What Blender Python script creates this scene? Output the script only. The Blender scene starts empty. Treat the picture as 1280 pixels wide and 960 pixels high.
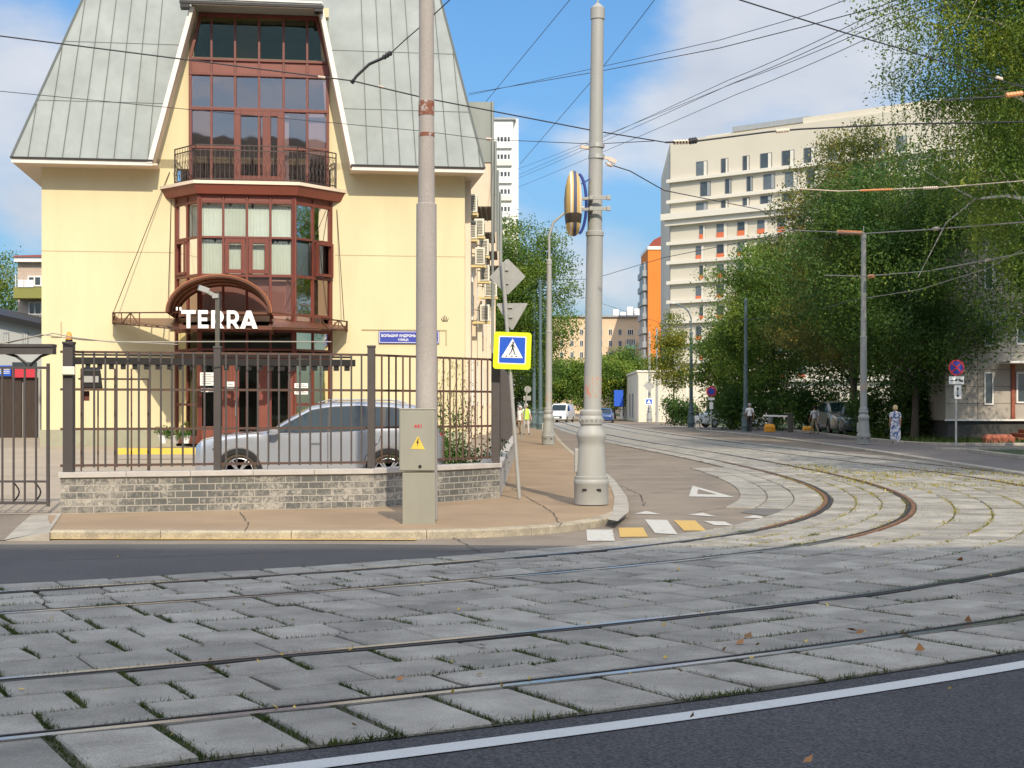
import bpy, bmesh, math, random
import numpy as np
from math import radians as R, sin, cos, pi, sqrt, atan2
from mathutils import Vector, Matrix, geometry
from mathutils import noise as mnoise
random.seed(7)
S = bpy.context.scene
COL = S.collection
# ---------------------------------------------------------------- camera, light, exposure
F = 1850.0; CX = 640.0; HY = 508.0; H = 1.6      # focal length in px of a 1280 px wide picture, horizon row, eye height
cam = bpy.data.objects.new('camera', bpy.data.cameras.new('camera')); COL.objects.link(cam)
cam.location = (0, 0, H); cam.rotation_euler = (R(90), 0, 0)
cam.data.sensor_width = 36; cam.data.lens = F/1280*36; cam.data.shift_y = 28/1280
cam.data.clip_start = .1; cam.data.clip_end = 3000
S.camera = cam
SUN_AZ = 13.0; SUN_EL = 36.0                      # sun behind the camera, a little to the right
sd = Vector((sin(R(SUN_AZ))*cos(R(SUN_EL)), -cos(R(SUN_AZ))*cos(R(SUN_EL)), sin(R(SUN_EL))))
sl = bpy.data.lights.new('sun', 'SUN'); sl.energy = 3.5; sl.angle = R(.55); sl.color = (1, .88, .69)
so = bpy.data.objects.new('sun', sl); COL.objects.link(so); so.location = (10, -40, 60)
so.rotation_euler = (-sd).to_track_quat('-Z', 'Y').to_euler()
W = bpy.data.worlds.new("World"); S.world = W; W.use_nodes = True
wt = W.node_tree; wt.nodes.clear()
def wn(t, **k):
    n = wt.nodes.new(t)
    for a, b in k.items(): setattr(n, a, b)
    return n
sky = wn('ShaderNodeTexSky', sky_type='NISHITA', sun_disc=False, sun_elevation=R(SUN_EL), sun_rotation=R(180-SUN_AZ),
         air_density=1.0, dust_density=.5, ozone_density=2.5)
tc = wn('ShaderNodeTexCoord')
nz = wn('ShaderNodeTexNoise'); nz.inputs['Scale'].default_value = 5.5; nz.inputs['Detail'].default_value = 7; nz.inputs['Roughness'].default_value = .55
mp = wn('ShaderNodeMapping'); mp.inputs['Scale'].default_value = (1, 1, 2.2); mp.inputs['Location'].default_value = (3.1, 0, .4)
wt.links.new(tc.outputs['Generated'], mp.inputs[0]); wt.links.new(mp.outputs[0], nz.inputs['Vector'])
def wmath(op, a, b=None, c=None):
    n = wn('ShaderNodeMath', operation=op)
    for i, x in enumerate((a, b, c)):
        if x is None: continue
        if hasattr(x, 'name'): wt.links.new(x, n.inputs[i])
        else: n.inputs[i].default_value = x
    return n.outputs[0]
dens = wmath('MULTIPLY_ADD', nz.outputs['Fac'], 1.25, -.62)
for bx_, by_, br, bs in ((30, 190, 120, .5), (0, 20, 140, .42), (40, 285, 60, .3), (960, 100, 150, .42), (850, 150, 100, .5), (900, 90, 60, .25), (1080, 70, 130, .5), (735, 190, 60, .38),
                     (780, 350, 80, .36), (690, 330, 60, .2), (1000, -60, 160, .4), (640, 140, 40, .2), (620, 250, 70, .12), (880, 10, 60, .3), (-400, 100, 250, .4), (1700, 100, 300, .4)):
    d = Vector(((bx_-CX)/F, 1, (HY-by_)/F)).normalized()
    vm = wn('ShaderNodeVectorMath', operation='DISTANCE'); wt.links.new(tc.outputs['Generated'], vm.inputs[0]); vm.inputs[1].default_value = d
    mr = wn('ShaderNodeMapRange', interpolation_type='SMOOTHSTEP'); wt.links.new(vm.outputs['Value'], mr.inputs['Value'])
    mr.inputs['From Min'].default_value = 0; mr.inputs['From Max'].default_value = br*1.35/F; mr.inputs['To Min'].default_value = bs; mr.inputs['To Max'].default_value = 0
    dens = wmath('ADD', dens, mr.outputs[0])
sz = wn('ShaderNodeSeparateXYZ'); wt.links.new(tc.outputs['Generated'], sz.inputs[0])
def ramp1(sock, a, b, ta, tb):
    n = wn('ShaderNodeMapRange', interpolation_type='SMOOTHSTEP'); wt.links.new(sock, n.inputs['Value'])
    for k, v in zip(('From Min','From Max','To Min','To Max'), (a, b, ta, tb)): n.inputs[k].default_value = v
    return n.outputs[0]
dens = wmath('ADD', dens, ramp1(sz.outputs[2], .30, .55, 0, .26))      # unseen cloud added overhead and behind the viewer to lift the ambient
dens = wmath('ADD', dens, ramp1(sz.outputs[1], -.3, .4, .30, 0))
cm = wn('ShaderNodeMapRange', interpolation_type='SMOOTHSTEP'); wt.links.new(dens, cm.inputs['Value'])
cm.inputs['From Min'].default_value = .12; cm.inputs['From Max'].default_value = .60; cm.inputs['To Max'].default_value = .88
nz2 = wn('ShaderNodeTexNoise'); nz2.inputs['Scale'].default_value = 11; nz2.inputs['Detail'].default_value = 5; wt.links.new(mp.outputs[0], nz2.inputs['Vector'])
cr = wn('ShaderNodeMix', data_type='RGBA'); wt.links.new(nz2.outputs['Fac'], cr.inputs[0])
cr.inputs[6].default_value = (3.0, 3.3, 3.9, 1); cr.inputs[7].default_value = (5.6, 5.6, 5.7, 1)
tint = wn('ShaderNodeMix', data_type='RGBA', blend_type='MULTIPLY'); tint.inputs[0].default_value = 1
wt.links.new(sky.outputs[0], tint.inputs[6]); tint.inputs[7].default_value = (.92, .96, 1.02, 1)
rp = wn('ShaderNodeValToRGB'); wt.links.new(sz.outputs[2], rp.inputs[0]); e_ = rp.color_ramp.elements
e_[0].position = 0; e_[0].color = (.30, .36, .42, 1); e_[1].position = .50; e_[1].color = (1, 1, 1, 1)
for p_, c_ in ((.06, (.34, .44, .53, 1)), (.15, (.46, .62, .71, 1)), (.28, (.50, .73, .84, 1))): k_ = e_.new(p_); k_.color = c_
tin2 = wn('ShaderNodeMix', data_type='RGBA', blend_type='MULTIPLY'); tin2.inputs[0].default_value = 1; wt.links.new(tint.outputs[2], tin2.inputs[6]); wt.links.new(rp.outputs[0], tin2.inputs[7]); tint = tin2
mx = wn('ShaderNodeMix', data_type='RGBA'); wt.links.new(cm.outputs[0], mx.inputs[0]); wt.links.new(tint.outputs[2], mx.inputs[6]); cbr = wmath('ADD', ramp1(sz.outputs[2], .28, .6, 1.0, 2.3), ramp1(sz.outputs[1], -.2, .5, .6, 0))  # added clouds out of view made brighter for a whiter ambient
cmul = wn('ShaderNodeVectorMath', operation='SCALE'); wt.links.new(cr.outputs[2], cmul.inputs[0]); wt.links.new(cbr, cmul.inputs['Scale'])
wt.links.new(cmul.outputs[0], mx.inputs[7])
bg = wn('ShaderNodeBackground'); bg.inputs['Strength'].default_value = .135; wt.links.new(mx.outputs[2], bg.inputs['Color'])
wo = wn('ShaderNodeOutputWorld'); wt.links.new(bg.outputs[0], wo.inputs[0])
S.render.engine = 'CYCLES'
S.view_settings.view_transform = 'Standard'; S.view_settings.look = 'None'; S.view_settings.gamma = 1; S.view_settings.use_curve_mapping = False
S.view_settings.exposure = .30
S.cycles.max_bounces = 6; S.cycles.diffuse_bounces = 3; S.cycles.transparent_max_bounces = 12
# ---------------------------------------------------------------- helpers
def G(px, py, z=0.0):
    "point of height z seen at a pixel of the 1280x960 picture"
    Y = F*(H-z)/(py-HY); return Vector(((px-CX)/F*Y, Y, z))
def P(px, py, Y): return Vector(((px-CX)/F*Y, Y, H-(py-HY)/F*Y))
def hitp(px, py, p, n):
    d = Vector(((px-CX)/F, 1, -(py-HY)/F)); o = Vector((0, 0, H)); n = Vector(n)
    return o + d*((Vector(p)-o).dot(n)/d.dot(n))
class Frame:
    "upright frame: local x along a wall, local -y out of it"
    def __init__(s, o, ang): s.o = Vector(o); s.a = ang; s.ux = Vector((cos(ang), sin(ang), 0)); s.n = Vector((sin(ang), -cos(ang), 0))
    def hit(s, px, py, out=0.0):
        q = hitp(px, py, s.o + s.n*out, s.n) - s.o
        return q.dot(s.ux), q.z
    def u(s, px, out=0.0): return s.hit(px, 400, out)[0]
    def z(s, px, py, out=0.0): return s.hit(px, py, out)[1]
    def w(s, u, out, z): return s.o + s.ux*u + s.n*out + Vector((0, 0, z))
def noisef(*a): return mnoise.noise(Vector(a))
MATS = {}
def mat(name, col, rough=.7, metal=0, var=.0, vscale=3.0, col2=None, bump=0, bscale=40, spec=.5, island=0, detail=6, coat=0, thr=None, stretch=None, speck=0, speckscale=120):
    if name in MATS: return MATS[name]
    m = bpy.data.materials.new(name); m.use_nodes = True; nt = m.node_tree; b = nt.nodes['Principled BSDF']
    b.inputs['Roughness'].default_value = rough; b.inputs['Metallic'].default_value = metal
    b.inputs['Specular IOR Level'].default_value = spec; b.inputs['Coat Weight'].default_value = coat
    c1 = (*col, 1); L = nt.links.new
    t = nt.nodes.new('ShaderNodeTexCoord'); vec = t.outputs['Object']
    if stretch:
        mpn = nt.nodes.new('ShaderNodeMapping'); mpn.inputs['Scale'].default_value = stretch; L(vec, mpn.inputs[0]); vec = mpn.outputs[0]
    out = None
    def mixc(fac, a, bcol, blend='MIX'):
        n = nt.nodes.new('ShaderNodeMix'); n.data_type = 'RGBA'; n.blend_type = blend
        for i, x in ((0, fac), (6, a), (7, bcol)):
            if hasattr(x, 'links'): L(x, n.inputs[i])
            else: n.inputs[i].default_value = x
        return n.outputs[2]
    cur = c1
    if var or col2:
        n = nt.nodes.new('ShaderNodeTexNoise'); n.inputs['Scale'].default_value = vscale; n.inputs['Detail'].default_value = detail; n.inputs['Roughness'].default_value = .6
        L(vec, n.inputs['Vector']); r = nt.nodes.new('ShaderNodeMapRange'); L(n.outputs['Fac'], r.inputs['Value'])
        r.inputs['From Min'].default_value = (thr or (.3, .7))[0]; r.inputs['From Max'].default_value = (thr or (.3, .7))[1]
        c2 = (*col2, 1) if col2 else (*[max(0, x*(1-var)) for x in col], 1)
        ca = c1 if col2 else (*[min(1, x*(1+var*.6)) for x in col], 1)
        cur = mixc(r.outputs[0], ca, c2)
    if island:
        g = nt.nodes.new('ShaderNodeNewGeometry'); r = nt.nodes.new('ShaderNodeMapRange'); L(g.outputs['Random Per Island'], r.inputs['Value'])
        r.inputs['To Min'].default_value = 1-island; r.inputs['To Max'].default_value = 1+island*.6
        cb = nt.nodes.new('ShaderNodeCombineColor')
        for i in range(3): L(r.outputs[0], cb.inputs[i])
        cur = mixc(1.0, cur, cb.outputs[0], 'MULTIPLY')
    if speck:
        n = nt.nodes.new('ShaderNodeTexNoise'); n.inputs['Scale'].default_value = speckscale; n.inputs['Detail'].default_value = 2; L(t.outputs['Object'], n.inputs['Vector'])
        r = nt.nodes.new('ShaderNodeMapRange'); L(n.outputs['Fac'], r.inputs['Value']); r.inputs['From Min'].default_value = .3; r.inputs['From Max'].default_value = .7
        r.inputs['To Min'].default_value = 1-speck; r.inputs['To Max'].default_value = 1+speck
        cb = nt.nodes.new('ShaderNodeCombineColor')
        for i in range(3): L(r.outputs[0], cb.inputs[i])
        cur = mixc(1.0, cur, cb.outputs[0], 'MULTIPLY')
    if hasattr(cur, 'links'): L(cur, b.inputs['Base Color'])
    else: b.inputs['Base Color'].default_value = cur
    if bump:
        n = nt.nodes.new('ShaderNodeTexNoise'); n.inputs['Scale'].default_value = bscale; n.inputs['Detail'].default_value = 4; L(t.outputs['Object'], n.inputs['Vector'])
        bp = nt.nodes.new('ShaderNodeBump'); bp.inputs['Strength'].default_value = bump; bp.inputs['Distance'].default_value = .02; L(n.outputs['Fac'], bp.inputs['Height']); L(bp.outputs[0], b.inputs['Normal'])
    MATS[name] = m; return m
def glassmat(name, tintc, refl=.25, rough=.02, gc=(.95,.93,1)):
    m = bpy.data.materials.new(name); m.use_nodes = True; nt = m.node_tree; nt.nodes.clear(); L = nt.links.new
    tr = nt.nodes.new('ShaderNodeBsdfTransparent'); tr.inputs[0].default_value = (*tintc, 1)
    gl = nt.nodes.new('ShaderNodeBsdfGlossy'); gl.inputs['Roughness'].default_value = rough; gl.inputs[0].default_value = (*gc, 1)
    n = nt.nodes.new('ShaderNodeTexNoise'); n.inputs['Scale'].default_value = .8
    t = nt.nodes.new('ShaderNodeTexCoord'); L(t.outputs['Object'], n.inputs['Vector'])
    bp = nt.nodes.new('ShaderNodeBump'); bp.inputs['Strength'].default_value = .08; bp.inputs['Distance'].default_value = .05; L(n.outputs['Fac'], bp.inputs['Height']); L(bp.outputs[0], gl.inputs['Normal'])
    fr = nt.nodes.new('ShaderNodeFresnel'); fr.inputs[0].default_value = 1.5
    ad = nt.nodes.new('ShaderNodeMath'); ad.operation = 'ADD'; ad.use_clamp = True; L(fr.outputs[0], ad.inputs[0]); ad.inputs[1].default_value = refl
    mxs = nt.nodes.new('ShaderNodeMixShader'); L(ad.outputs[0], mxs.inputs[0]); L(tr.outputs[0], mxs.inputs[1]); L(gl.outputs[0], mxs.inputs[2])
    o = nt.nodes.new('ShaderNodeOutputMaterial'); L(mxs.outputs[0], o.inputs[0]); MATS[name] = m; return m
def brickmat(name, c1, c2, mortar, bw, bh, ms=.01, rot=False, blot=None, bump=.5):
    m = bpy.data.materials.new(name); m.use_nodes = True; nt = m.node_tree; b = nt.nodes['Principled BSDF']; L = nt.links.new
    b.inputs['Roughness'].default_value = .85
    t = nt.nodes.new('ShaderNodeTexCoord'); s = nt.nodes.new('ShaderNodeSeparateXYZ'); L(t.outputs['Object'], s.inputs[0])
    c = nt.nodes.new('ShaderNodeCombineXYZ')
    ad = nt.nodes.new('ShaderNodeMath'); ad.operation = 'ADD'; L(s.outputs[0], ad.inputs[0]); L(s.outputs[1], ad.inputs[1]); L(ad.outputs[0], c.inputs[0]); L(s.outputs[2], c.inputs[1])
    br = nt.nodes.new('ShaderNodeTexBrick'); L(c.outputs[0], br.inputs['Vector'])
    br.inputs['Color1'].default_value = (*c1, 1); br.inputs['Color2'].default_value = (*c2, 1); br.inputs['Mortar'].default_value = (*mortar, 1)
    br.inputs['Scale'].default_value = 1; br.inputs['Brick Width'].default_value = bw; br.inputs['Row Height'].default_value = bh; br.inputs['Mortar Size'].default_value = ms; br.inputs['Mortar Smooth'].default_value = .1
    br.inputs['Bias'].default_value = 0
    cur = br.outputs['Color']
    if blot:
        n = nt.nodes.new('ShaderNodeTexNoise'); n.inputs['Scale'].default_value = 16; n.inputs['Detail'].default_value = 4; n.inputs['Distortion'].default_value = 1.2; L(t.outputs['Object'], n.inputs['Vector'])
        n2 = nt.nodes.new('ShaderNodeTexNoise'); n2.inputs['Scale'].default_value = .9; n2.inputs['Detail'].default_value = 3; L(t.outputs['Object'], n2.inputs['Vector'])
        a2 = nt.nodes.new('ShaderNodeMath'); a2.operation = 'MULTIPLY_ADD'; L(n2.outputs['Fac'], a2.inputs[0]); a2.inputs[1].default_value = 1.1; L(n.outputs['Fac'], a2.inputs[2])
        r = nt.nodes.new('ShaderNodeMapRange'); L(a2.outputs[0], r.inputs['Value']); r.inputs['From Min'].default_value = .90; r.inputs['From Max'].default_value = 1.18; r.inputs['To Max'].default_value = .85
        mxn = nt.nodes.new('ShaderNodeMix'); mxn.data_type = 'RGBA'; mxn.blend_type = 'MIX'
        ml = nt.nodes.new('ShaderNodeMath'); ml.operation = 'SUBTRACT'; ml.inputs[0].default_value = 1; L(br.outputs['Fac'], ml.inputs[1])
        m2 = nt.nodes.new('ShaderNodeMath'); m2.operation = 'MULTIPLY'; L(ml.outputs[0], m2.inputs[0]); L(r.outputs[0], m2.inputs[1])
        L(m2.outputs[0], mxn.inputs[0]); L(cur, mxn.inputs[6]); mxn.inputs[7].default_value = (*blot, 1); cur = mxn.outputs[2]
    L(cur, b.inputs['Base Color'])
    bp = nt.nodes.new('ShaderNodeBump'); bp.inputs['Strength'].default_value = bump; bp.inputs['Distance'].default_value = .01; bp.invert = True; L(br.outputs['Fac'], bp.inputs['Height']); L(bp.outputs[0], b.inputs['Normal'])
    MATS[name] = m; return m
def leafmat(name, a, b2, c3, trans=.42, nscale=.5):
    m = bpy.data.materials.new(name); m.use_nodes = True; nt = m.node_tree; nt.nodes.clear(); L = nt.links.new
    g = nt.nodes.new('ShaderNodeNewGeometry'); t = nt.nodes.new('ShaderNodeTexCoord')
    n = nt.nodes.new('ShaderNodeTexNoise'); n.inputs['Scale'].default_value = nscale; n.inputs['Detail'].default_value = 3; L(t.outputs['Object'], n.inputs['Vector'])
    ad = nt.nodes.new('ShaderNodeMath'); ad.operation = 'MULTIPLY_ADD'; L(g.outputs['Random Per Island'], ad.inputs[0]); ad.inputs[1].default_value = .5; 
    sb = nt.nodes.new('ShaderNodeMath'); sb.operation = 'MULTIPLY_ADD'; L(n.outputs['Fac'], sb.inputs[0]); sb.inputs[1].default_value = 1.8; sb.inputs[2].default_value = -.7; L(sb.outputs[0], ad.inputs[2])
    cr = nt.nodes.new('ShaderNodeValToRGB'); e = cr.color_ramp.elements; e[0].color = (*a, 1); e[0].position = .1; e[1].color = (*c3, 1); e[1].position = .95
    k = e.new(.5); k.color = (*b2, 1); L(ad.outputs[0], cr.inputs[0])
    d = nt.nodes.new('ShaderNodeBsdfPrincipled'); d.inputs['Roughness'].default_value = .55; d.inputs['Specular IOR Level'].default_value = .35; L(cr.outputs[0], d.inputs['Base Color'])
    tl = nt.nodes.new('ShaderNodeBsdfTranslucent'); L(cr.outputs[0], tl.inputs[0])
    mxs = nt.nodes.new('ShaderNodeMixShader'); mxs.inputs[0].default_value = trans; L(d.outputs[0], mxs.inputs[1]); L(tl.outputs[0], mxs.inputs[2])
    o = nt.nodes.new('ShaderNodeOutputMaterial'); L(mxs.outputs[0], o.inputs[0]); MATS[name] = m; return m
def tag(o, label=None, cat=None, group=None, kind=None):
    if label: o['label'] = label
    if cat: o['category'] = cat
    if group: o['group'] = group
    if kind: o['kind'] = kind
    return o
def empty(name, loc, rz=0, label=None, cat=None, group=None):
    o = bpy.data.objects.new(name, None); COL.objects.link(o); o.location = loc; o.rotation_euler.z = rz; o.empty_display_size = .3
    return tag(o, label, cat, group)
def copy_tree(o, parent=None):
    c = o.copy(); COL.objects.link(c); c.parent = parent
    for ch in list(o.children): copy_tree(ch, c)
    return c
class MB:
    def __init__(s): s.v = []; s.f = []; s.m = []; s.k = 0; s.X = None
    def add(s, vs, fs):
        b = len(s.v)
        for v in vs:
            v = Vector(v); s.v.append(s.X @ v if s.X else v)
        for f in fs: s.f.append([b+i for i in f]); s.m.append(s.k)
    def box(s, a, b):
        x0, y0, z0 = [min(a[i], b[i]) for i in range(3)]; x1, y1, z1 = [max(a[i], b[i]) for i in range(3)]
        s.add([(x0,y0,z0),(x1,y0,z0),(x1,y1,z0),(x0,y1,z0),(x0,y0,z1),(x1,y0,z1),(x1,y1,z1),(x0,y1,z1)],
              [(0,3,2,1),(4,5,6,7),(0,1,5,4),(1,2,6,5),(2,3,7,6),(3,0,4,7)]); return s
    def bar(s, p, q, w, h=None, up=(0,0,1)):
        "rectangular bar from p to q; w across, h along up"
        p = Vector(p); q = Vector(q); h = h or w; d = (q-p).normalized(); u = Vector(up)
        if abs(d.dot(u)) > .98: u = Vector((1,0,0)) if abs(d.x) < .9 else Vector((0,1,0))
        x = d.cross(u).normalized(); u = x.cross(d).normalized(); vs = []
        for c in (p, q):
            for a, b in ((-1,-1),(1,-1),(1,1),(-1,1)): vs.append(c + x*(a*w/2) + u*(b*h/2))
        s.add(vs, [(0,1,2,3),(7,6,5,4),(0,4,5,1),(1,5,6,2),(2,6,7,3),(3,7,4,0)]); return s
    def tube(s, pts, r, n=8, cap=True):
        pts = [Vector(p) for p in pts]; m = len(pts); rs = r if isinstance(r, (list, tuple)) else [r]*m
        vs = []; up = None
        for i in range(m):
            d = (pts[min(i+1, m-1)] - pts[max(i-1, 0)]).normalized()
            if up is None: up = Vector((0,0,1)) if abs(d.z) < .9 else Vector((0,1,0))
            x = d.cross(up).normalized(); up = x.cross(d).normalized()
            for k in range(n): a = 2*pi*k/n; vs.append(pts[i] + (x*cos(a) + up*sin(a))*rs[i])
        fs = [(i*n+k, i*n+(k+1) % n, (i+1)*n+(k+1) % n, (i+1)*n+k) for i in range(m-1) for k in range(n)]
        if cap: fs += [tuple(range(n))[::-1], tuple(range((m-1)*n, m*n))]
        s.add(vs, fs); return s
    def lathe(s, prof, c=(0,0,0), n=24, lean=(0,0)):
        vs = []; c = Vector(c)
        for r, z in prof:
            for k in range(n): a = 2*pi*k/n; vs.append(c + Vector((r*cos(a)+lean[0]*z, r*sin(a)+lean[1]*z, z)))
        m = len(prof)
        fs = [(i*n+k, i*n+(k+1) % n, (i+1)*n+(k+1) % n, (i+1)*n+k) for i in range(m-1) for k in range(n)]
        fs += [tuple(range(n))[::-1], tuple(range((m-1)*n, m*n))]
        s.add(vs, fs); return s
    def prism(s, poly, vec):
        poly = [Vector(p) for p in poly]; vec = Vector(vec); n = len(poly)
        s.add(poly + [p+vec for p in poly], [tuple(range(n)), tuple(range(2*n-1, n-1, -1))] + [(i, i+n, (i+1) % n+n, (i+1) % n) for i in range(n)]); return s
    def face(s, poly): s.add(poly, [tuple(range(len(poly)))]); return s
    def build(s, name, mats, parent=None, smooth=False, bev=0, loc=None, fixn=True, auto=None):
        me = bpy.data.meshes.new(name)
        off = Vector(loc) if loc is not None else Vector((0,0,0))
        me.from_pydata([v-off for v in s.v], [], s.f)
        for m in (mats if isinstance(mats, (list, tuple)) else [mats]): me.materials.append(m if not isinstance(m, str) else MATS[m])
        me.polygons.foreach_set('material_index', s.m)
        if fixn:
            bm = bmesh.new(); bm.from_mesh(me); bmesh.ops.recalc_face_normals(bm, faces=bm.faces); bm.to_mesh(me); bm.free()
        if smooth:
            me.polygons.foreach_set('use_smooth', [True]*len(me.polygons))
            me.set_sharp_from_angle(angle=R(auto or 35))
        o = bpy.data.objects.new(name, me); COL.objects.link(o); o.parent = parent
        if loc is not None: o.location = loc
        if bev:
            b = o.modifiers.new('bevel', 'BEVEL'); b.width = bev; b.segments = 2; b.limit_method = 'ANGLE'; b.angle_limit = R(40)
        return o
def parts(mb, name, m, parent=None, **k):
    "one object per connected piece"
    par = list(range(len(mb.v)))
    def find(i):
        while par[i] != i: par[i] = par[par[i]]; i = par[i]
        return i
    for f in mb.f:
        for j in f[1:]: par[find(j)] = find(f[0])
    g = {}
    for f, mi in zip(mb.f, mb.m): g.setdefault(find(f[0]), []).append((f, mi))
    out = []
    for fs in g.values():
        q = MB(); idx = {}
        for f, mi in fs:
            nf = []
            for i in f:
                if i not in idx: idx[i] = len(q.v); q.v.append(mb.v[i])
                nf.append(idx[i])
            q.f.append(nf); q.m.append(mi)
        out.append(q.build(name, m, parent, **k))
    return out
def npmesh(name, V, Fq, mats, parent=None, mi=None):
    "mesh from numpy arrays; Fq (n,4) or (n,3)"
    me = bpy.data.meshes.new(name); k = Fq.shape[1]
    me.vertices.add(len(V)); me.vertices.foreach_set('co', V.astype(np.float32).ravel())
    me.loops.add(Fq.size); me.loops.foreach_set('vertex_index', Fq.astype(np.int32).ravel())
    me.polygons.add(len(Fq)); me.polygons.foreach_set('loop_start', np.arange(0, Fq.size, k, dtype=np.int32)); me.polygons.foreach_set('loop_total', np.full(len(Fq), k, dtype=np.int32))
    for m in mats: me.materials.append(MATS[m])
    if mi is not None: me.polygons.foreach_set('material_index', mi.astype(np.int32))
    me.update(calc_edges=True); me.validate()
    o = bpy.data.objects.new(name, me); COL.objects.link(o); o.parent = parent; return o
def leaf_quads(C, size, rng, up=.3, aspect=.55):
    n = len(C); a = rng.normal(size=(n,3)); a /= np.linalg.norm(a, axis=1)[:,None]
    nn = rng.normal(size=(n,3)); nn[:,2] += up*2; b = np.cross(nn, a); b /= np.linalg.norm(b, axis=1)[:,None]+1e-9
    s = size*(.6+.8*rng.random(n))[:,None]
    V = np.empty((n,4,3)); V[:,0] = C-a*s*.5; V[:,1] = C+b*s*aspect*.5; V[:,2] = C+a*s*.5; V[:,3] = C-b*s*aspect*.5
    return V.reshape(-1,3), np.arange(n*4).reshape(n,4)
def text_mesh(name, s, size, m, parent, loc, rot, ex=.004, off=0, align='CENTER', sx=1, world=None):
    cu = bpy.data.curves.new(name, 'FONT'); cu.body = s; cu.size = size; cu.align_x = align; cu.align_y = 'CENTER'; cu.extrude = ex; cu.offset = off
    t = bpy.data.objects.new(name, cu); COL.objects.link(t)
    dg = bpy.context.evaluated_depsgraph_get(); me = bpy.data.meshes.new_from_object(t.evaluated_get(dg)); COL.objects.unlink(t); bpy.data.objects.remove(t)
    me.materials.clear(); me.materials.append(MATS[m]); o = bpy.data.objects.new(name, me); COL.objects.link(o); o.parent = parent; o.location = loc; o.rotation_euler = rot; o.scale = (sx, 1, 1); return o
# ---------------------------------------------------------------- materials
mat('road_asphalt', (.215, .178, .140), .9, var=.30, vscale=.6, bump=.35, bscale=60, speck=.22, speckscale=70)
mat('left_shade_asphalt', (.085, .081, .080), .88, var=.25, vscale=.4, bump=.4, bscale=80, speck=.35, speckscale=85)  # road asphalt darkened to carry the shade on the left
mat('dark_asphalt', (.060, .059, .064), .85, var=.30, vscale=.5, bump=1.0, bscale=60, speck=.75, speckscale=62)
mat('walk_asphalt', (.30, .215, .135), .9, var=.22, vscale=.6, bump=.25, bscale=80, speck=.14, speckscale=90)
mat('right_walk_asphalt', (.16, .14, .13), .9, var=.15, vscale=.6, bump=.25, bscale=80)
mat('yard_asphalt', (.34, .28, .21), .9, var=.15, vscale=.5, bump=.2, bscale=60)
mat('patch_asphalt', (.135,.125,.115), .88, var=.2, speck=.3)
mat('slab_stone', (.305, .286, .248), .8, var=.34, vscale=2.3, bump=.6, bscale=38, island=.22, speck=.26, speckscale=110)
mat('soil', (.075, .07, .05), 1, var=.4, vscale=6)
mat('kerb_stone', (.36, .33, .28), .85, var=.25, vscale=2.5, bump=.3, bscale=50)
mat('kerb_stain', (.42, .365, .265), .85, var=.35, vscale=3.2, bump=.5, bscale=40, col2=(.27, .235, .18), thr=(.42,.62), speck=.2, speckscale=60)
mat('lawn', (.035, .06, .018), 1, var=.4, vscale=1.2, bump=.6, bscale=30)
mat('paint_white', (.50, .51, .50), .7, col2=(.28,.28,.28), thr=(.58,.8), var=.12, vscale=5, speck=.12, speckscale=80)
mat('road_white', (.48, .47, .43), .8, col2=(.26, .24, .21), vscale=9, thr=(.48, .78), speck=.15, speckscale=90)
mat('road_yellow', (.52, .34, .09), .8, col2=(.32, .24, .13), vscale=9, thr=(.45, .8), speck=.15, speckscale=90)
mat('yellow_paint', (.66, .47, .07), .6, var=.15)
mat('rail_steel', (.62, .60, .58), .25, metal=1, col2=(.36, .26, .19), vscale=1.5, thr=(.6, .95))
mat('rail_rust', (.19, .095, .052), .75, metal=.3, var=.35, vscale=4)
mat('rail_groove', (.02, .018, .017), .9)
mat('stucco', (.645, .565, .352), .92, stretch=(1.4,1.4,.3), var=.07, vscale=.9, bump=.12, bscale=60)
mat('stucco_side', (.62, .55, .39), .92, var=.10, vscale=.8, bump=.12, bscale=60)
mat('stucco_pink', (.72, .60, .47), .92, var=.05, vscale=.8)
mat('plinth', (.33, .32, .23), .9, var=.15, vscale=1.2)
mat('joint', (.40, .33, .19), .9)
mat('roof_metal', (.265, .285, .268), .6, metal=.0, spec=.3, var=.16, vscale=1.1, stretch=(1, 1, .35))
mat('seam_metal', (.10, .11, .10), .5, metal=.3)
mat('trim_white', (.70, .66, .60), .6, var=.08)
mat('brown_frame', (.155, .040, .026), .42, var=.15, vscale=3)
mat('brown_panel', (.20, .055, .035), .45, var=.12, vscale=2)
mat('brown_dark', (.035, .018, .014), .5)
mat('canopy_brown', (.12, .045, .025), .4, var=.2, vscale=2)
mat('canopy_vault', (.42, .15, .055), .32, var=.15, vscale=2)
mat('curtain', (.68, .72, .66), .9, var=.08, vscale=3, stretch=(6, 6, .5))
mat('interior_dark', (.06, .055, .05), .9, var=.3, vscale=.8)
mat('interior_mid', (.34, .33, .24), .9, var=.35, vscale=.7)
mat('railing_iron', (.060, .042, .036), .55, metal=.2)
mat('bracket_yellow', (.62,.50,.25), .7)
mat('iron_black', (.018, .016, .016), .5, metal=.3)
mat('fence_grey', (.085, .075, .072), .5, metal=.25, var=.12, vscale=4)
mat('fence_brown', (.105, .06, .045), .5, metal=.25, var=.15, vscale=4)
mat('concrete_pole', (.36, .325, .30), .85, var=.16, vscale=2.2, bump=.25, bscale=60, stretch=(1, 1, .35), speck=.10, speckscale=60)
mat('rust_paint', (.20, .07, .04), .8, col2=(.40, .365, .34), vscale=14, thr=(.5, .62))
mat('pole_pale', (.325, .325, .305), .55, var=.10, vscale=3, stretch=(1, 1, .3))
mat('pole_grey', (.30, .31, .30), .5, var=.12, vscale=3, stretch=(1, 1, .3))
mat('pole_teal', (.085, .13, .14), .5, var=.15, vscale=2)
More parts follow.
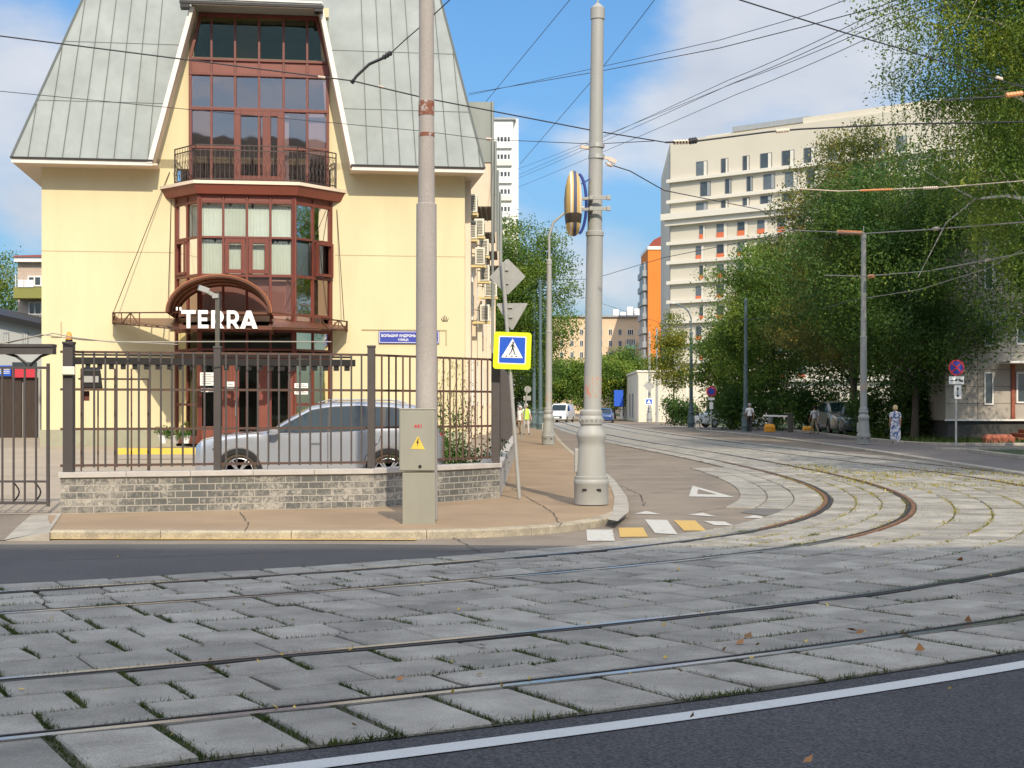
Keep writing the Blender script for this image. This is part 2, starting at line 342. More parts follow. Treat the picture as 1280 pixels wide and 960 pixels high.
mat('pole_graffiti', (.34, .325, .29), .6, col2=(.50, .20, .14), vscale=22, thr=(.57, .6), stretch=(1, 1, .55))
mat('cabinet', (.275, .268, .222), .5, var=.12, vscale=2.5, stretch=(1, 1, .4))
mat('sign_blue', (.012, .09, .52), .45); mat('sign_lime', (.62, .78, .01), .5); mat('sign_white', (.80, .80, .78), .5); mat('sign_black', (.015, .015, .017), .5)
mat('sign_red', (.50, .03, .05), .5); mat('sign_back', (.36, .36, .34), .5, metal=.3, var=.1, vscale=5); mat('sign_navy', (.03, .05, .33), .5)
mat('galv', (.42, .42, .40), .5, metal=.4, var=.12, vscale=3)
mat('white_plastic', (.72, .69, .58), .5, var=.06); mat('slot_dark', (.09, .085, .07), .7)
mat('letter_white', (.88, .87, .85), .45)
mat('car_silver', (.47, .49, .53), .24, metal=.5, coat=1.0); mat('car_black', (.012, .012, .013), .5); mat('tyre', (.03, .026, .022), .85, col2=(.10, .075, .05), vscale=6)
mat('alloy', (.42, .42, .44), .35, metal=.7); mat('car_glass', (.008, .02, .025), .04, spec=.6); mat('lamp_red', (.35, .01, .01), .3); mat('lamp_clear', (.5, .52, .55), .12)
mat('car_white', (.72, .72, .70), .3, coat=1); mat('car_navy', (.02, .05, .16), .25, coat=1); mat('car_darkgrey', (.10, .11, .12), .3, metal=.5, coat=1); mat('car_tan', (.42, .38, .33), .3, metal=.5, coat=1)
mat('skin', (.42, .23, .15), .6); mat('blond', (.50, .38, .20), .7); mat('hair_dark', (.03, .02, .015), .7); mat('hair_grey', (.35, .33, .30), .7)
mat('cloth_white', (.72, .73, .76), .85, var=.08, vscale=8); mat('cloth_dark', (.03, .03, .035), .85); mat('cloth_beige', (.36, .30, .22), .85); mat('cloth_lime', (.50, .70, .08), .7)
mat('cloth_grey', (.45, .45, .43), .85); mat('cloth_red', (.45, .05, .05), .85)
mat('floral', (.62, .62, .66), .85, col2=(.05, .10, .26), vscale=11, thr=(.46, .56))
mat('shoe', (.45, .42, .15), .7); mat('shoe_dark', (.02, .02, .02), .7)
mat('concrete_orange', (.72, .33, .03), .75, var=.12); mat('bin_grey', (.22, .23, .25), .6)
mat('bark', (.10, .08, .06), .95, var=.4, vscale=4, stretch=(1, 1, .3)); mat('bark_birch', (.55, .53, .48), .9, col2=(.05, .045, .04), vscale=5, thr=(.55, .66), stretch=(1, 1, 3.5))
mat('cream_wall', (.60, .55, .45), .9, var=.05, vscale=.15); mat('cream_side', (.50, .49, .45), .9, var=.05, vscale=.2); mat('ledge', (.68, .64, .55), .85)
mat('win_dark', (.05, .065, .075), .12, spec=.8, var=.4, vscale=.6); mat('win_frame', (.14,.15,.16), .5)
mat('win_grey', (.30, .32, .33), .5, var=.1); mat('win_white', (.74, .73, .70), .6); mat('win_mid', (.12,.15,.17), .2, spec=.7, var=.3, vscale=.5)
mat('panel_red', (.60, .15, .06), .7)
mat('orange_wall', (.66, .20, .03), .85, var=.04, vscale=.2); mat('redroof', (.26, .05, .03), .7); mat('pink_brick', (.66, .49, .33), .9, var=.08, vscale=.4); mat('balc_green', (.32, .52, .38), .8)
mat('white_wall', (.80, .79, .75), .85, var=.04, vscale=.3); mat('panel_beige', (.40, .36, .31), .9, var=.08, vscale=.8); mat('plinth_dark', (.07, .07, .065), .95, var=.2, vscale=2)
mat('red_brick', (.32, .10, .06), .9, var=.3, vscale=5); mat('grey_wall', (.40, .41, .40), .9, var=.08, vscale=1); mat('olive_panel', (.22, .22, .06), .8)
mat('garage_brown', (.045, .03, .022), .8, var=.3, vscale=5, stretch=(6, 1, .4)); mat('cap_stone', (.46, .43, .40), .85, var=.15, vscale=3, bump=.2)
mat('siding_pink', (.66, .55, .43), .7, var=.05); mat('soffit_brown', (.12, .075, .05), .8); mat('cable', (.03, .03, .035), .6); mat('insulator', (.62, .50, .40), .5); mat('insulator_orange', (.62, .26, .10), .5); mat('cable_pale', (.30, .28, .24), .6)
mat('stripe_cloth', (.75, .52, .20), .75); mat('stripe_pale', (.78, .72, .60), .75); mat('blue_frame', (.02, .04, .22), .5)
mat('amber', (.75, .30, .02), .3); mat('leaf_litter', (.50, .34, .05), .8, island=.5); mat('leaf_brown', (.33, .16, .06), .8, island=.4)
brickmat('fence_brick', (.20, .19, .17), (.42, .39, .34), (.36, .335, .29), .225, .098, .007, blot=(.075, .08, .078))
brickmat('house_brick', (.45, .33, .26), (.50, .38, .30), (.52, .47, .40), .25, .08, .012)
glassmat('glass_clear', (.86, .90, .88), .03); glassmat('glass_dark', (.72, .76, .62), .02, gc=(.85,.8,.6)); glassmat('glass_tint', (.66, .52, .55), .26, gc=(1,.76,.68))
leafmat('leaf_green', (.055, .12, .016), (.125, .215, .03), (.27, .33, .045)); leafmat('leaf_deep', (.034, .09, .018), (.078, .155, .026), (.17, .24, .035))
leafmat('leaf_birch', (.06, .125, .018), (.14, .225, .03), (.34, .37, .045)); leafmat('leaf_autumn', (.07, .12, .018), (.19, .22, .03), (.46, .36, .04))
leafmat('leaf_olive', (.055, .095, .02), (.14, .16, .03), (.32, .25, .05)); leafmat('leaf_bush', (.03, .08, .01), (.07, .16, .02), (.16, .26, .03)); leafmat('grass_blade', (.03, .06, .01), (.06, .10, .015), (.14, .15, .03), nscale=2)
leafmat('grass_yellow', (.20, .20, .03), (.36, .30, .04), (.50, .40, .06), nscale=2)
# ================================================================ ground
def sheet(name, poly, z, m, kind='structure', thick=0):
    mb = MB()
    if thick:
        tri = geometry.tessellate_polygon([[Vector((p[0], p[1], 0)) for p in poly]])
        n = len(poly); mb.add([(p[0], p[1], z) for p in poly], [tuple(t) for t in tri])
        mb.add([(p[0], p[1], z) for p in poly]+[(p[0], p[1], z-thick) for p in poly], [(i, (i+1) % n, n+(i+1) % n, n+i) for i in range(n)])
        o = mb.build(name, m, fixn=False)
        bm = bmesh.new(); bm.from_mesh(o.data); bmesh.ops.remove_doubles(bm, verts=bm.verts, dist=1e-5); bmesh.ops.recalc_face_normals(bm, faces=bm.faces); bm.to_mesh(o.data); bm.free()
    else:
        tri = geometry.tessellate_polygon([[Vector((p[0], p[1], 0)) for p in poly]])
        mb.add([(p[0], p[1], z) for p in poly], [tuple(t) for t in tri]); o = mb.build(name, m, fixn=False)
        for p in o.data.polygons:
            if p.normal.z < 0: p.flip()
    if kind: o['kind'] = kind
    return o
sheet('ground', [(-900,-300),(900,-300),(900,1500),(-900,1500)], -.03, 'lawn')
sheet('road', [(-120,-11),(70,-11),(70,30),(30,42),(17,60),(17,400),(-6,400),(-6,150),(-1,46),(-1,22),(-120,22)], 0, 'road_asphalt')

def catmull(pts, step=.12):
    pts = [Vector((p[0], p[1], 0)) for p in pts]; pts = [pts[0]*2-pts[1]] + pts + [pts[-1]*2-pts[-2]]; out = []
    for i in range(1, len(pts)-2):
        a, b, c, d = pts[i-1:i+3]; L = (c-b).length; n = max(2, int(L/step))
        for k in range(n):
            t = k/n; out.append(.5*((2*b)+(-a+c)*t+(2*a-5*b+4*c-d)*t*t+(-a+3*b-3*c+d)*t**3))
    out.append(pts[-2]); return out
RAIL3 = [(-22,1.6),(-16,4.85),(-10,8.0),(-7,9.55),(-3.9,11.2),(-.98,12.95),(1.9,15.2),(3.95,17.6),(5.25,20.1),(6.1,22.5),(6.75,25.2),(7.2,28.6),(7.42,32.5),(7.45,37),(7.3,43),(6.95,50),(6.35,60),(5.7,74),(5.2,92),(4.95,120),(4.95,160),(5,220)]
cl = catmull(RAIL3)
for _ in range(30): cl = [cl[0]] + [(cl[i-1]+cl[i]*2+cl[i+1])/4 for i in range(1, len(cl)-1)] + [cl[-1]]
cl = [p for i, p in enumerate(cl)]
# arc length table
arc = [0.0]
for i in range(1, len(cl)): arc.append(arc[-1]+(cl[i]-cl[i-1]).length)
arcn = np.array(arc); clx = np.array([p.x for p in cl]); cly = np.array([p.y for p in cl])
TOT = arc[-1]
def tc_pt(s, t, z=0.0):
    "point at arc length s along the third rail, offset t to the right of it"
    x = float(np.interp(s, arcn, clx)); y = float(np.interp(s, arcn, cly))
    x2 = float(np.interp(s+.3, arcn, clx)); y2 = float(np.interp(s+.3, arcn, cly)); x1 = float(np.interp(s-.3, arcn, clx)); y1 = float(np.interp(s-.3, arcn, cly))
    dx, dy = x2-x1, y2-y1; L = sqrt(dx*dx+dy*dy)
    k = 1.0
    if t > 1.5:
        f = min(1, max(0, (y-30)/18)) if s > TOT*.1 else 0
        f = f*f*(3-2*f); t = t - .75*f*min(1, (t-1.5)/1.0)
    return Vector((x+dy/L*t, y-dx/L*t, z))
GAUGE = 1.5
T4, T3, T2, T1 = -1.38, 0.0, 2.80, 4.42
rows = [(-1.90, -1.43), (-1.26, -.90), (-.88, -.50), (-.48, -.12), (.05, .60), (.62, 1.13), (1.15, 1.67), (1.69, 2.20), (2.22, 2.75), (2.92, 3.37), (3.39, 3.86), (3.88, 4.30), (4.47, 5.20)]
def slab(mb, a, b, c, d, z):
    "a paving slab with chamfered rim; a b c d counter-clockwise"
    q = [a, b, c, d]; m = (a+b+c+d)/4
    ins = [p + (m-p).normalized()*.018 for p in q]
    dz = [random.gauss(0, .0035) for _ in range(4)]
    top = [Vector((p.x, p.y, z+dz[i])) for i, p in enumerate(ins)]; mid = [Vector((p.x, p.y, z-.010+dz[i])) for i, p in enumerate(q)]; bot = [Vector((p.x, p.y, 0)) for p in q]
    mb.add(top+mid+bot, [(0,1,2,3),(4,5,1,0),(5,6,2,1),(6,7,3,2),(7,4,0,3),(8,9,5,4),(9,10,6,5),(10,11,7,6),(11,8,4,7)])
pv = MB(); grass_pts = []; joint_pts = []
sY = lambda y: float(arcn[int(np.argmin(np.abs(cly-y)))])
S_END = sY(62); S_C0 = sY(19); S_C1 = sY(40)
for ri, (t0, t1) in enumerate(rows):
    s = random.uniform(0, .6); base = (.525 if ri < 12 else .45) + random.uniform(-.03, .03)
    while s < S_END:
        L = base + random.uniform(-.05, .05)
        if random.random() < .05: L *= 1.25
        g = random.choice((.018, .022, .03, .045)) if ri < 12 else random.choice((.03, .045, .06))
        j = lambda: random.gauss(0, .006)
        a = tc_pt(s+j(), t1+j()); b = tc_pt(s+L-g+j(), t1+j()); c = tc_pt(s+L-g+j(), t0+j()); d = tc_pt(s+j(), t0+j())
        slab(pv, a, b, c, d, .030)
        mid = tc_pt(s+L-g/2, (t0+t1)/2)
        if -8 < mid.x < 14 and mid.y < 34:
            joint_pts.append((s+L-g/2, t0, t1, g, mid.y, ri)); grass_pts.append((s, s+L, t1, mid.y, ri))
        s += L
# extra inner rows of slabs in the bend
for t0, t1 in ((-2.36, -1.92), (-2.84, -2.38)):
    s = sY(22.5)
    while s < sY(38):
        L = .55; slab(pv, tc_pt(s, t1), tc_pt(s+L-.03, t1), tc_pt(s+L-.03, t0), tc_pt(s, t0), .024); s += L
o = pv.build('tram_paving', 'slab_stone', fixn=False); o['kind'] = 'structure'
# a ragged bed of soil under the slabs
def strip(t0, t1, s0, s1, z, name, m, step=.4, kind='structure'):
    mb = MB(); s = s0; vs = []
    while s < s1+step:
        vs += [tc_pt(min(s, s1), t0, z), tc_pt(min(s, s1), t1, z)]; s += step
    n = len(vs)//2; mb.add(vs, [(2*i, 2*i+1, 2*i+3, 2*i+2) for i in range(n-1)]); ob = mb.build(name, m, fixn=False)
    for p in ob.data.polygons:
        if p.normal.z < 0: p.flip()
    if kind: ob['kind'] = kind
    return ob
strip(-1.92, 5.22, 0, S_END, .010, 'track_bed', 'soil')
strip(-1.9, 5.1, S_END, sY(210), .012, 'far_track_slabs', 'slab_stone', 2.0)
sheet('near_carriageway', [tuple(tc_pt(s, 5.23)[:2]) for s in np.arange(0, sY(24), .5)] + [(40,20),(60,-11),(-30,-11)], .006, 'dark_asphalt')
strip(5.44, 5.60, 0, sY(19), .012, 'lane_edge_line', 'paint_white', .25)
# the left carriageway: shade painted as a darker sheet between the pavement kerb and the tracks
sheet('left_shade_sheet', [(-60,17.1),(-6,17.1),(-2.0,17.15)] + [tuple(tc_pt(s, -1.93)[:2]) for s in np.arange(sY(15.6), 0.0, -1.2)] + [(-60,-11)], .005, 'left_shade_asphalt')
# rails
mat('rail_dark', (.08, .07, .065), .5, metal=.6)
def rail(t, side, lab):
    r = MB(); g = MB(); s0 = 0; s1 = sY(205); st = .35
    def ribbon(mb, a, b, z0, z1):
        s = s0; vs = []
        while s <= s1:
            for q in (a, b): vs.append(tc_pt(s, t+q*side, z1))
            for q in (a, b): vs.append(tc_pt(s, t+q*side, z0))
            s += st if s < S_END else 3
        n = len(vs)//4
        mb.add(vs, [(4*i, 4*i+1, 4*i+5, 4*i+4) for i in range(n-1)] + [(4*i+1, 4*i+3, 4*i+7, 4*i+5) for i in range(n-1)] + [(4*i+2, 4*i, 4*i+4, 4*i+6) for i in range(n-1)])
    ribbon(r, -.030, .030, .0, .034)
    root = r.build('tram_rail', ['rail_steel', 'rail_rust']); c0, c1 = sY(18.2), sY(38)
    for p in root.data.polygons:
        c = p.center
        if 17.8 < c.y < 42 and c.x > 3.2: p.material_index = 1
    tag(root, lab, 'rail', 'tram rails')
    ribbon(g, .031, .078, .0, .027); g.build('flangeway', 'rail_groove', root)
    g2 = MB(); ribbon(g2, .079, .100, .0, .032); g2.build('guard_lip', 'rail_dark', root)
rail(T4, 1, 'tram rail farthest from the white edge line, beside the yellow squares')
rail(T3, -1, 'rusty-bend tram rail second in from the asphalt corner')
rail(T2, 1, 'tram rail third in from the asphalt corner, inner rail of the near track')
rail(T1, -1, 'tram rail nearest the white edge line in the foreground')
# grass and litter in the joints
rng = np.random.default_rng(3)
def blades(name, C, hgt, w, mname, kind='stuff'):
    n = len(C); a = rng.random(n)*2*pi; le = rng.normal(size=(n,2))*.5
    V = np.empty((n,3,3)); dx = np.stack([np.cos(a), np.sin(a), np.zeros(n)], 1)*w
    hh = hgt*(.5+rng.random(n))
    V[:,0] = C-dx; V[:,1] = C+dx; V[:,2] = C + np.stack([le[:,0]*hh, le[:,1]*hh, hh], 1)
    ob = npmesh(name, V.reshape(-1,3), np.arange(n*3).reshape(n,3), [mname]); ob['kind'] = kind; return ob
pts = []; ypts = []
for (s, t0, t1, g, y, ri) in joint_pts:
    q = noisef(s*.35, ri*.7, 2.0)
    pr = .72 + q*1.1 + (.2 if ri == 12 else 0)
    if y > 16: pr -= .12
    if random.random() < pr:
        dens_ = (260 if y < 10 else 130 if y < 14 else 50) * random.uniform(.3, 1.2); gg = g/2 + .012
        for k in range(int(dens_)):
            tt = random.uniform(t0-.01, t1+.01)
            if noisef(s*3, tt*9, 5) < -.22: continue
            p = tc_pt(s+random.gauss(0, gg*.55), tt, .008); (ypts if y > 17.5 and random.random() < .8 else pts).append(p)
for (s0, s1, t, y, ri) in grass_pts:
    n = int((70 if y < 14 else 26)*random.random()**1.5*2)
    if noisef(s0*.4, t*1.3, 9) < -.18 and y < 16: continue
    if y > 16: n = int(n*1.6)
    for k in range(n):
        ss = random.uniform(s0, s1)
        p = tc_pt(ss, t+random.gauss(.01, .014 if y < 16 else .035), .012); (ypts if y > 16.8 and random.random() < .85 else pts).append(p)
for k in range(10):   # fuller tufts
    s = random.uniform(sY(8), sY(18)); t = random.choice([r[1]+.01 for r in rows])
    for j in range(320):
        p = tc_pt(s+random.gauss(0, .10), t+random.gauss(0, .03), .01); pts.append(p)
blades('joint_grass', np.array(pts), .030, .0045, 'grass_blade')
blades('dry_joint_grass', np.array(ypts), .028, .010, 'grass_yellow')
def litter(name, C, size, mname, up=3.0):
    V, Fq = leaf_quads(np.array(C), size, rng, up=up, aspect=.7); V[:,2] = np.maximum(V[:,2], .037); ob = npmesh(name, V, Fq, [mname]); ob['kind'] = 'stuff'; return ob
C = []
for k in range(700):     # yellow litter gathered on the sunny bend under the trees
    y = random.uniform(27, 41); x = random.uniform(6.3, 12.0)
    if noisef(x*.5, y*.35, 1) > -.05 and noisef(x*2, y*.9, 4) > -.1: C.append((x, y, .045))
for k in range(160):
    s = random.uniform(sY(6), sY(24)); t = random.choice((T1+.06, T2+.06, T1-.03, 4.2, 3.15, 1.58, .6)) + random.gauss(0, .05); p = tc_pt(s, t, .045); C.append(tuple(p))
for k in range(22):
    p = G(random.uniform(0, 1280), random.uniform(700, 950)); C.append((p.x, p.y, .045))
litter('fallen_yellow_leaves', C, .036, 'leaf_litter')
C = [tuple(G(x, y, .045)) for x, y in ((925,803),(1130,792),(850,838),(905,812),(1150,812),(1010,950),(865,895),(1065,787),(1075,790),(603,806),(500,848),(268,838),(1200,700),(935,795),(1210,776))]
litter('fallen_brown_leaves', C, .075, 'leaf_brown', up=1.0)
C = []
for k in range(2600):
    y = random.uniform(29, 40); x = random.uniform(7, 12.2)
    if noisef(x*.6, y*.5, 7) > .0: C.append((x, y, .03))
blades('moss_patch', np.array(C), .03, .02, 'grass_yellow')

# ---------------------------------------------------------------- pavements
KZ = .10
outer = [G(*p, KZ) for p in ((62,664),(200,664),(480,664),(600,662),(690,657),(745,650),(772,643),(786,634),(784,624),(772,606),(757,592),(738,578),(718,565),(704,553),(694,541),(691,533))]
outer = [Vector((p.x, p.y, 0)) for p in outer] + [Vector((4.2,160,0)), Vector((4.5,260,0))]
oc = catmull(outer[:-2], .35) + outer[-2:]
fence_line = [(-.16,24.3),(.10,46),(.2,60),(.3,100),(.3,260)]
wall_line = [(-6.5,20.75),(-2.05,22.05)]
def inset(path, w, side):
    out = []
    for i, p in enumerate(path):
        d = (path[min(i+1, len(path)-1)]-path[max(i-1, 0)]).normalized(); out.append((p.x-d.y*w*side, p.y+d.x*w*side))
    return out
sheet('pavement', inset(oc, .1, 1) + [(-3,260),(-3,62),(.0,58),(-.2,24.5),(-2.0,22.3),(-6.6,21.0)], KZ-.004, 'walk_asphalt', thick=.15)
def kerb(path, w, z, name, m, inward=1, gap=1.0, kind='structure'):
    mb = MB(); ds = 0; seg = [path[0]]
    def emit(seg):
        vs = []
        for i, p in enumerate(seg):
            d = (seg[min(i+1, len(seg)-1)]-seg[max(i-1, 0)]).normalized(); n = Vector((-d.y, d.x, 0))*inward
            vs += [p + Vector((0,0,z-.02)) , p + n*.02 + Vector((0,0,z)), p+n*w+Vector((0,0,z)), p+Vector((0,0,-.02)), p+n*w+Vector((0,0,z-.1))]
        k = len(seg)
        fs = []
        for i in range(k-1):
            a, b = 5*i, 5*i+5; fs += [(a, b, b+1, a+1), (a+1, b+1, b+2, a+2), (a+3, b+3, b, a), (a+2, b+2, b+4, a+4)]
        fs += [(3, 0, 1, 2, 4), tuple(x+5*(k-1) for x in (4, 2, 1, 0, 3))]
        mb.add(vs, fs)
    for i in range(1, len(path)):
        seg.append(path[i]); ds += (path[i]-path[i-1]).length
        if ds >= gap:
            emit(seg); last = path[i] + (path[i]-path[i-1]).normalized()*.008; seg = [last]; ds = 0
    if len(seg) > 1: emit(seg)
    ob = mb.build(name, m); ob['kind'] = kind; return ob
kerb(oc, .17, KZ+.004, 'kerb', ['kerb_stain'], 1, 1.2)
# broad stone apron at the corner
apr = [G(*p, KZ) for p in ((772,652),(786,640),(784,622),(768,600),(752,587),(750,592),(762,604),(768,622),(766,640),(760,650))]
sheet('corner_apron', [(p.x, p.y) for p in apr], KZ+.008, 'kerb_stone')
# wide gutter stain / edge line below kerb
sheet('gutter_line', [tuple(G(30,674,0)[:2]), tuple(G(300,674.2,0)[:2]), tuple(G(520,675,0)[:2]), tuple(G(520,676.3,0)[:2]), tuple(G(300,675.6,0)[:2]), tuple(G(30,675,0)[:2])], .012, 'road_yellow')
# entry ramp and yard behind the fence (rises a little to the house)
def slope(name, pts, m):
    mb = MB(); mb.face(pts); o = mb.build(name, m, fixn=False); o['kind'] = 'structure'
    for p in o.data.polygons:
        if p.normal.z < 0: p.flip()
    return o
slope('entry_ramp', [(-40,17.6,.008),(-6.02,17.6,.008),(-6.69,20.6,.095),(-40,20.6,.10)], 'road_asphalt')
slope('yard', [(-60,20.6,.10),(-6.35,20.6,.10),(-6.2,20.9,.10),(-2.0,22.2,.10),(-.2,24.5,.10),(-.1,29,.12),(-60,29,.12)], 'yard_asphalt')
slope('ramp_kerb', [(-6.05,17.62,.009),(-5.55,17.78,KZ+.006),(-6.30,20.72,KZ+.006),(-6.72,20.62,.095)], 'kerb_stone')
slope('ramp_kerb_face', [(-6.05,17.62,.0),(-5.50,17.60,.0),(-5.50,17.60,KZ),(-5.55,17.78,KZ+.006)], 'kerb_stone')
slope('yard_upper', [(-60,29,.12),(-.1,29,.12),(.05,60,.46),(-60,60,.46)], 'yard_asphalt')
mb = MB(); a, b = (145, 563), (262, 563)
pa = G(148,566,.40); pb = G(560,566,.40)
mb.bar((pa.x, pa.y, .44), (pb.x-1.2, pb.y+.5, .44), .16, .16); o = mb.build('yellow_kerb', 'yellow_paint'); tag(o, 'yellow painted kerb edging the forecourt in front of the yellow building', 'kerb')
# right-hand pavement
rouc = [Vector((16,18,0)), Vector((12.7,24,0)), Vector((11.7,29,0)), Vector((11.5,33,0)), Vector((12.2,47.2,0)), Vector((12.55,56,0)), Vector((12.7,65,0)), Vector((12.9,76,0)), Vector((12.6,86,0)), Vector((12.2,96,0)), Vector((13,104,0)), Vector((16,110,0))]
rc = catmull(rouc, .5)
sheet('right_pavement', inset(rc, .1, -1) + [(60,110),(60,18)], KZ-.004, 'right_walk_asphalt', thick=.15)
kerb(rc, .20, KZ+.004, 'right_kerb', ['kerb_stone'], -1, 1.2)
inn = catmull([Vector((17.2,104,0)), Vector((16.9,86,0)), Vector((16.2,72,0)), Vector((15.9,65,0)), Vector((16.4,57.5,0)), Vector((22,57,0))], .5)
sheet('lawn_strip', [(p.x, p.y) for p in inn] + [(70,57),(70,104)], KZ+.03, 'lawn')
kerb(inn, .12, KZ+.10, 'lawn_edging', ['kerb_stone'], 1, 1.2)
inn2 = catmull([Vector((30,50.5,0)), Vector((15.6,50.5,0)), Vector((15.1,49,0)), Vector((14.6,42,0)), Vector((14.9,34,0)), Vector((17,24,0))], .5)
sheet('lawn_near', [(p.x, p.y) for p in inn2] + [(60,24),(60,50.5)], KZ+.03, 'lawn')
kerb(inn2, .14, KZ+.10, 'lawn_edging_near', ['kerb_stone'], 1, 1.2)
sheet('far_pavement', [(-3,152),(26,138),(26,200),(-3,230)], .02, 'walk_asphalt')
sheet('far_verge', [(5,162),(20,150),(20,154),(5,170)], .05, 'lawn')
# lawn texture: blades near the kerb
C = []
for k in range(5200):
    x = random.uniform(16.5, 27); y = random.uniform(58, 76)
    C.append((x, y, KZ+.03))
blades('lawn_grass', np.array(C), .14, .03, 'grass_blade')
# ---------------------------------------------------------------- painted markings
def marking(name, px, m, lab, cat='road marking', group=None, z=.008, holes=None):
    pts = [G(x, y, z) for x, y in px]
    mb = MB()
    if holes:
        hp = [G(x, y, z) for x, y in holes]; n = len(pts); mb.add(pts+hp, [(i, (i+1) % n, n+(i+1) % n, n+i) for i in range(n)])
    else: mb.face(pts)
    c = sum(pts, Vector())/len(pts); o = mb.build(name, m, fixn=False, loc=(c.x, c.y, z))
    for v in o.data.vertices: v.co.z = 0
    o.data.update()
    for p in o.data.polygons:
        if p.normal.z < 0: p.flip()
    tag(o, lab, cat, group); return o
g_ = 'checkered crossing squares'
marking('crossing_square', [(733,662),(765.5,662),(768.5,676),(734,676)], 'road_white', 'white painted square nearest the kerb corner, left end of the checkered crossing', group=g_)
marking('crossing_square', [(773,659.5),(804,659.3),(810,670.8),(775,671.2)], 'road_yellow', 'yellow painted square beside the white one at the kerb corner', group=g_)
marking('crossing_square', [(806,649.3),(834,650),(847,667.6),(819,666.5)], 'road_white', 'largest white painted square, between the two yellow ones', group=g_)
marking('crossing_square', [(842,650.2),(869,650.6),(883,663.3),(855,663.2)], 'road_yellow', 'yellow painted square farther from the kerb, before the narrow white one', group=g_)
marking('crossing_square', [(879,651),(906,652),(917,656.8),(893,656.3)], 'road_white', 'narrow worn white painted patch beside the farther yellow square', group=g_)
marking('crossing_square', [(897,666.4),(917,666.8),(920,668.4),(895,668.3)], 'road_white', 'thin worn sliver of white paint against the tram slabs', group=g_)
marking('give_way_tooth', [(793,642),(808,638.6),(827,643)], 'road_white', 'flat white give-way tooth closest to the kerb corner', group='give-way teeth')
marking('give_way_tooth', [(860,643.5),(878,640.8),(896,645.8)], 'road_white', 'flat white give-way tooth in the middle of the three', group='give-way teeth')
marking('give_way_tooth', [(929,647),(943,643.8),(965,648)], 'road_white', 'flat white give-way tooth nearest the tram rails', group='give-way teeth')
marking('give_way_triangle', [(865.6,607),(861,620.5),(919,621.6)], 'road_white', 'hollow white give-way triangle painted on the lane', holes=[(872.5,611.5),(871.5,617.6),(896,618.2)])
sheet('asphalt_patch', [tuple(G(*p)[:2]) for p in ((955,626),(1000,627),(1004,633),(992,640),(965,646),(925,641),(950,634))], .007, 'patch_asphalt')

# cracks and repair seams in the asphalt
mat('crack', (.035,.032,.03), 1)
def crack(px, w=.012, z=.012):
    pts = [G(x, y, z) for x, y in px]; out = []
    for a, b in zip(pts[:-1], pts[1:]):
        n = max(2, int((b-a).length/.15))
        for i in range(n): out.append(a.lerp(b, i/n) + Vector((random.gauss(0,.012), random.gauss(0,.012), 0)))
    out.append(pts[-1]); mb = MB(); vs = []
    for i, p in enumerate(out):
        d = (out[min(i+1, len(out)-1)]-out[max(i-1, 0)]).normalized(); n = Vector((-d.y, d.x, 0))*w*random.uniform(.3, 1); vs += [p+n, p-n]
    mb.add(vs, [(2*i, 2*i+1, 2*i+3, 2*i+2) for i in range(len(out)-1)]); o = mb.build('asphalt_crack', 'crack', fixn=False); o['kind'] = 'structure'
for c, z in ((((790,620),(850,612),(930,600),(990,592)), .006), (((760,600),(800,618),(806,632)), .006), (((800,585),(850,590),(960,603)), .006), (((870,640),(920,632),(955,626)), .006), (((620,576),(700,580),(745,586)), KZ+.004), (((560,668),(600,690)), .009), (((700,690),(640,684),(560,690)), .009), (((640,610),(690,640),(700,656)), KZ+.004), (((300,640),(310,655),(306,664)), KZ+.004), (((650,560),(712,562)), KZ+.004), (((60,700),(200,696),(360,690)), .009)):
    crack(c, .010 if z < .02 else .008, z)
# ================================================================ yellow office building
A = Vector((-14.94, 47, 0)); ANG = atan2(48.9-47, -1.586+14.94); fr = Frame(A, ANG)
bld = empty('office_building', A, ANG, 'cream yellow building with grey metal mansard roof and brown glazed bay over the entrance', 'building')
def V3(u, out, z): return Vector((u, -out, z))
def fp(px, py, out=0.0): u, z = fr.hit(px, py, out); return V3(u, out, z)
ZG = .42
ze = fr.z(120, 205, 0)                       # eave level
uL, uR = fr.u(52), fr.u(581)
uBL, uBR = fr.u(220.5), fr.u(413)
mb = MB()
TH = .45
mb.box((uL, 0, ZG-.5), (uBL, TH, ze+.2)); mb.box((uBR, 0, ZG-.5), (uR, TH, ze+.2))
_a, _b, _c, _d = fp(188,204,.95), fp(241,8,.95), fp(440,207,.95), fp(400,8,.95); _u0, _u1 = fr.u(236.5), fr.u(411)
mb.prism([Vector((_a.x+.02, 0, _a.z)), Vector((_u0, 0, _a.z)), Vector((_u0, 0, _b.z)), Vector((_b.x+.02, 0, _b.z))], (0, TH, 0))
mb.prism([Vector((_u1, 0, _c.z)), Vector((_c.x-.02, 0, _c.z)), Vector((_d.x-.02, 0, _d.z)), Vector((min(_u1, _d.x-.03), 0, _d.z))], (0, TH, 0))
mb.prism([fp(236.5,21.5), fp(411,21.5), fp(411,10), fp(236.5,10)], (0, TH, 0))
wall = mb.build('front_wall', 'stucco', bld)
for v in wall.data.vertices: pass
mb = MB(); mb.box((uL-.04, -.05, ZG-.5), (uBL, 0.01, fr.z(120, 537))); mb.box((uBR, -.05, ZG-.5), (uR+.05, .01, fr.z(500, 540)))
parts(mb, 'plinth', 'plinth', bld)
mb = MB(); z1 = fr.z(120, 315); mb.box((uL, -.004, z1), (uBL-.1, .01, z1+.025)); z1b = fr.z(500, 320.5); mb.box((uBR+.15, -.004, z1b), (uR, .01, z1b+.025))
mb.box((fr.u(452), -.02, fr.z(460,413)), (fr.u(557), .0, fr.z(460,413)+.04)); mb.box((fr.u(557), -.02, fr.z(460,431)), (fr.u(558.5), .0, fr.z(460,413)+.04))
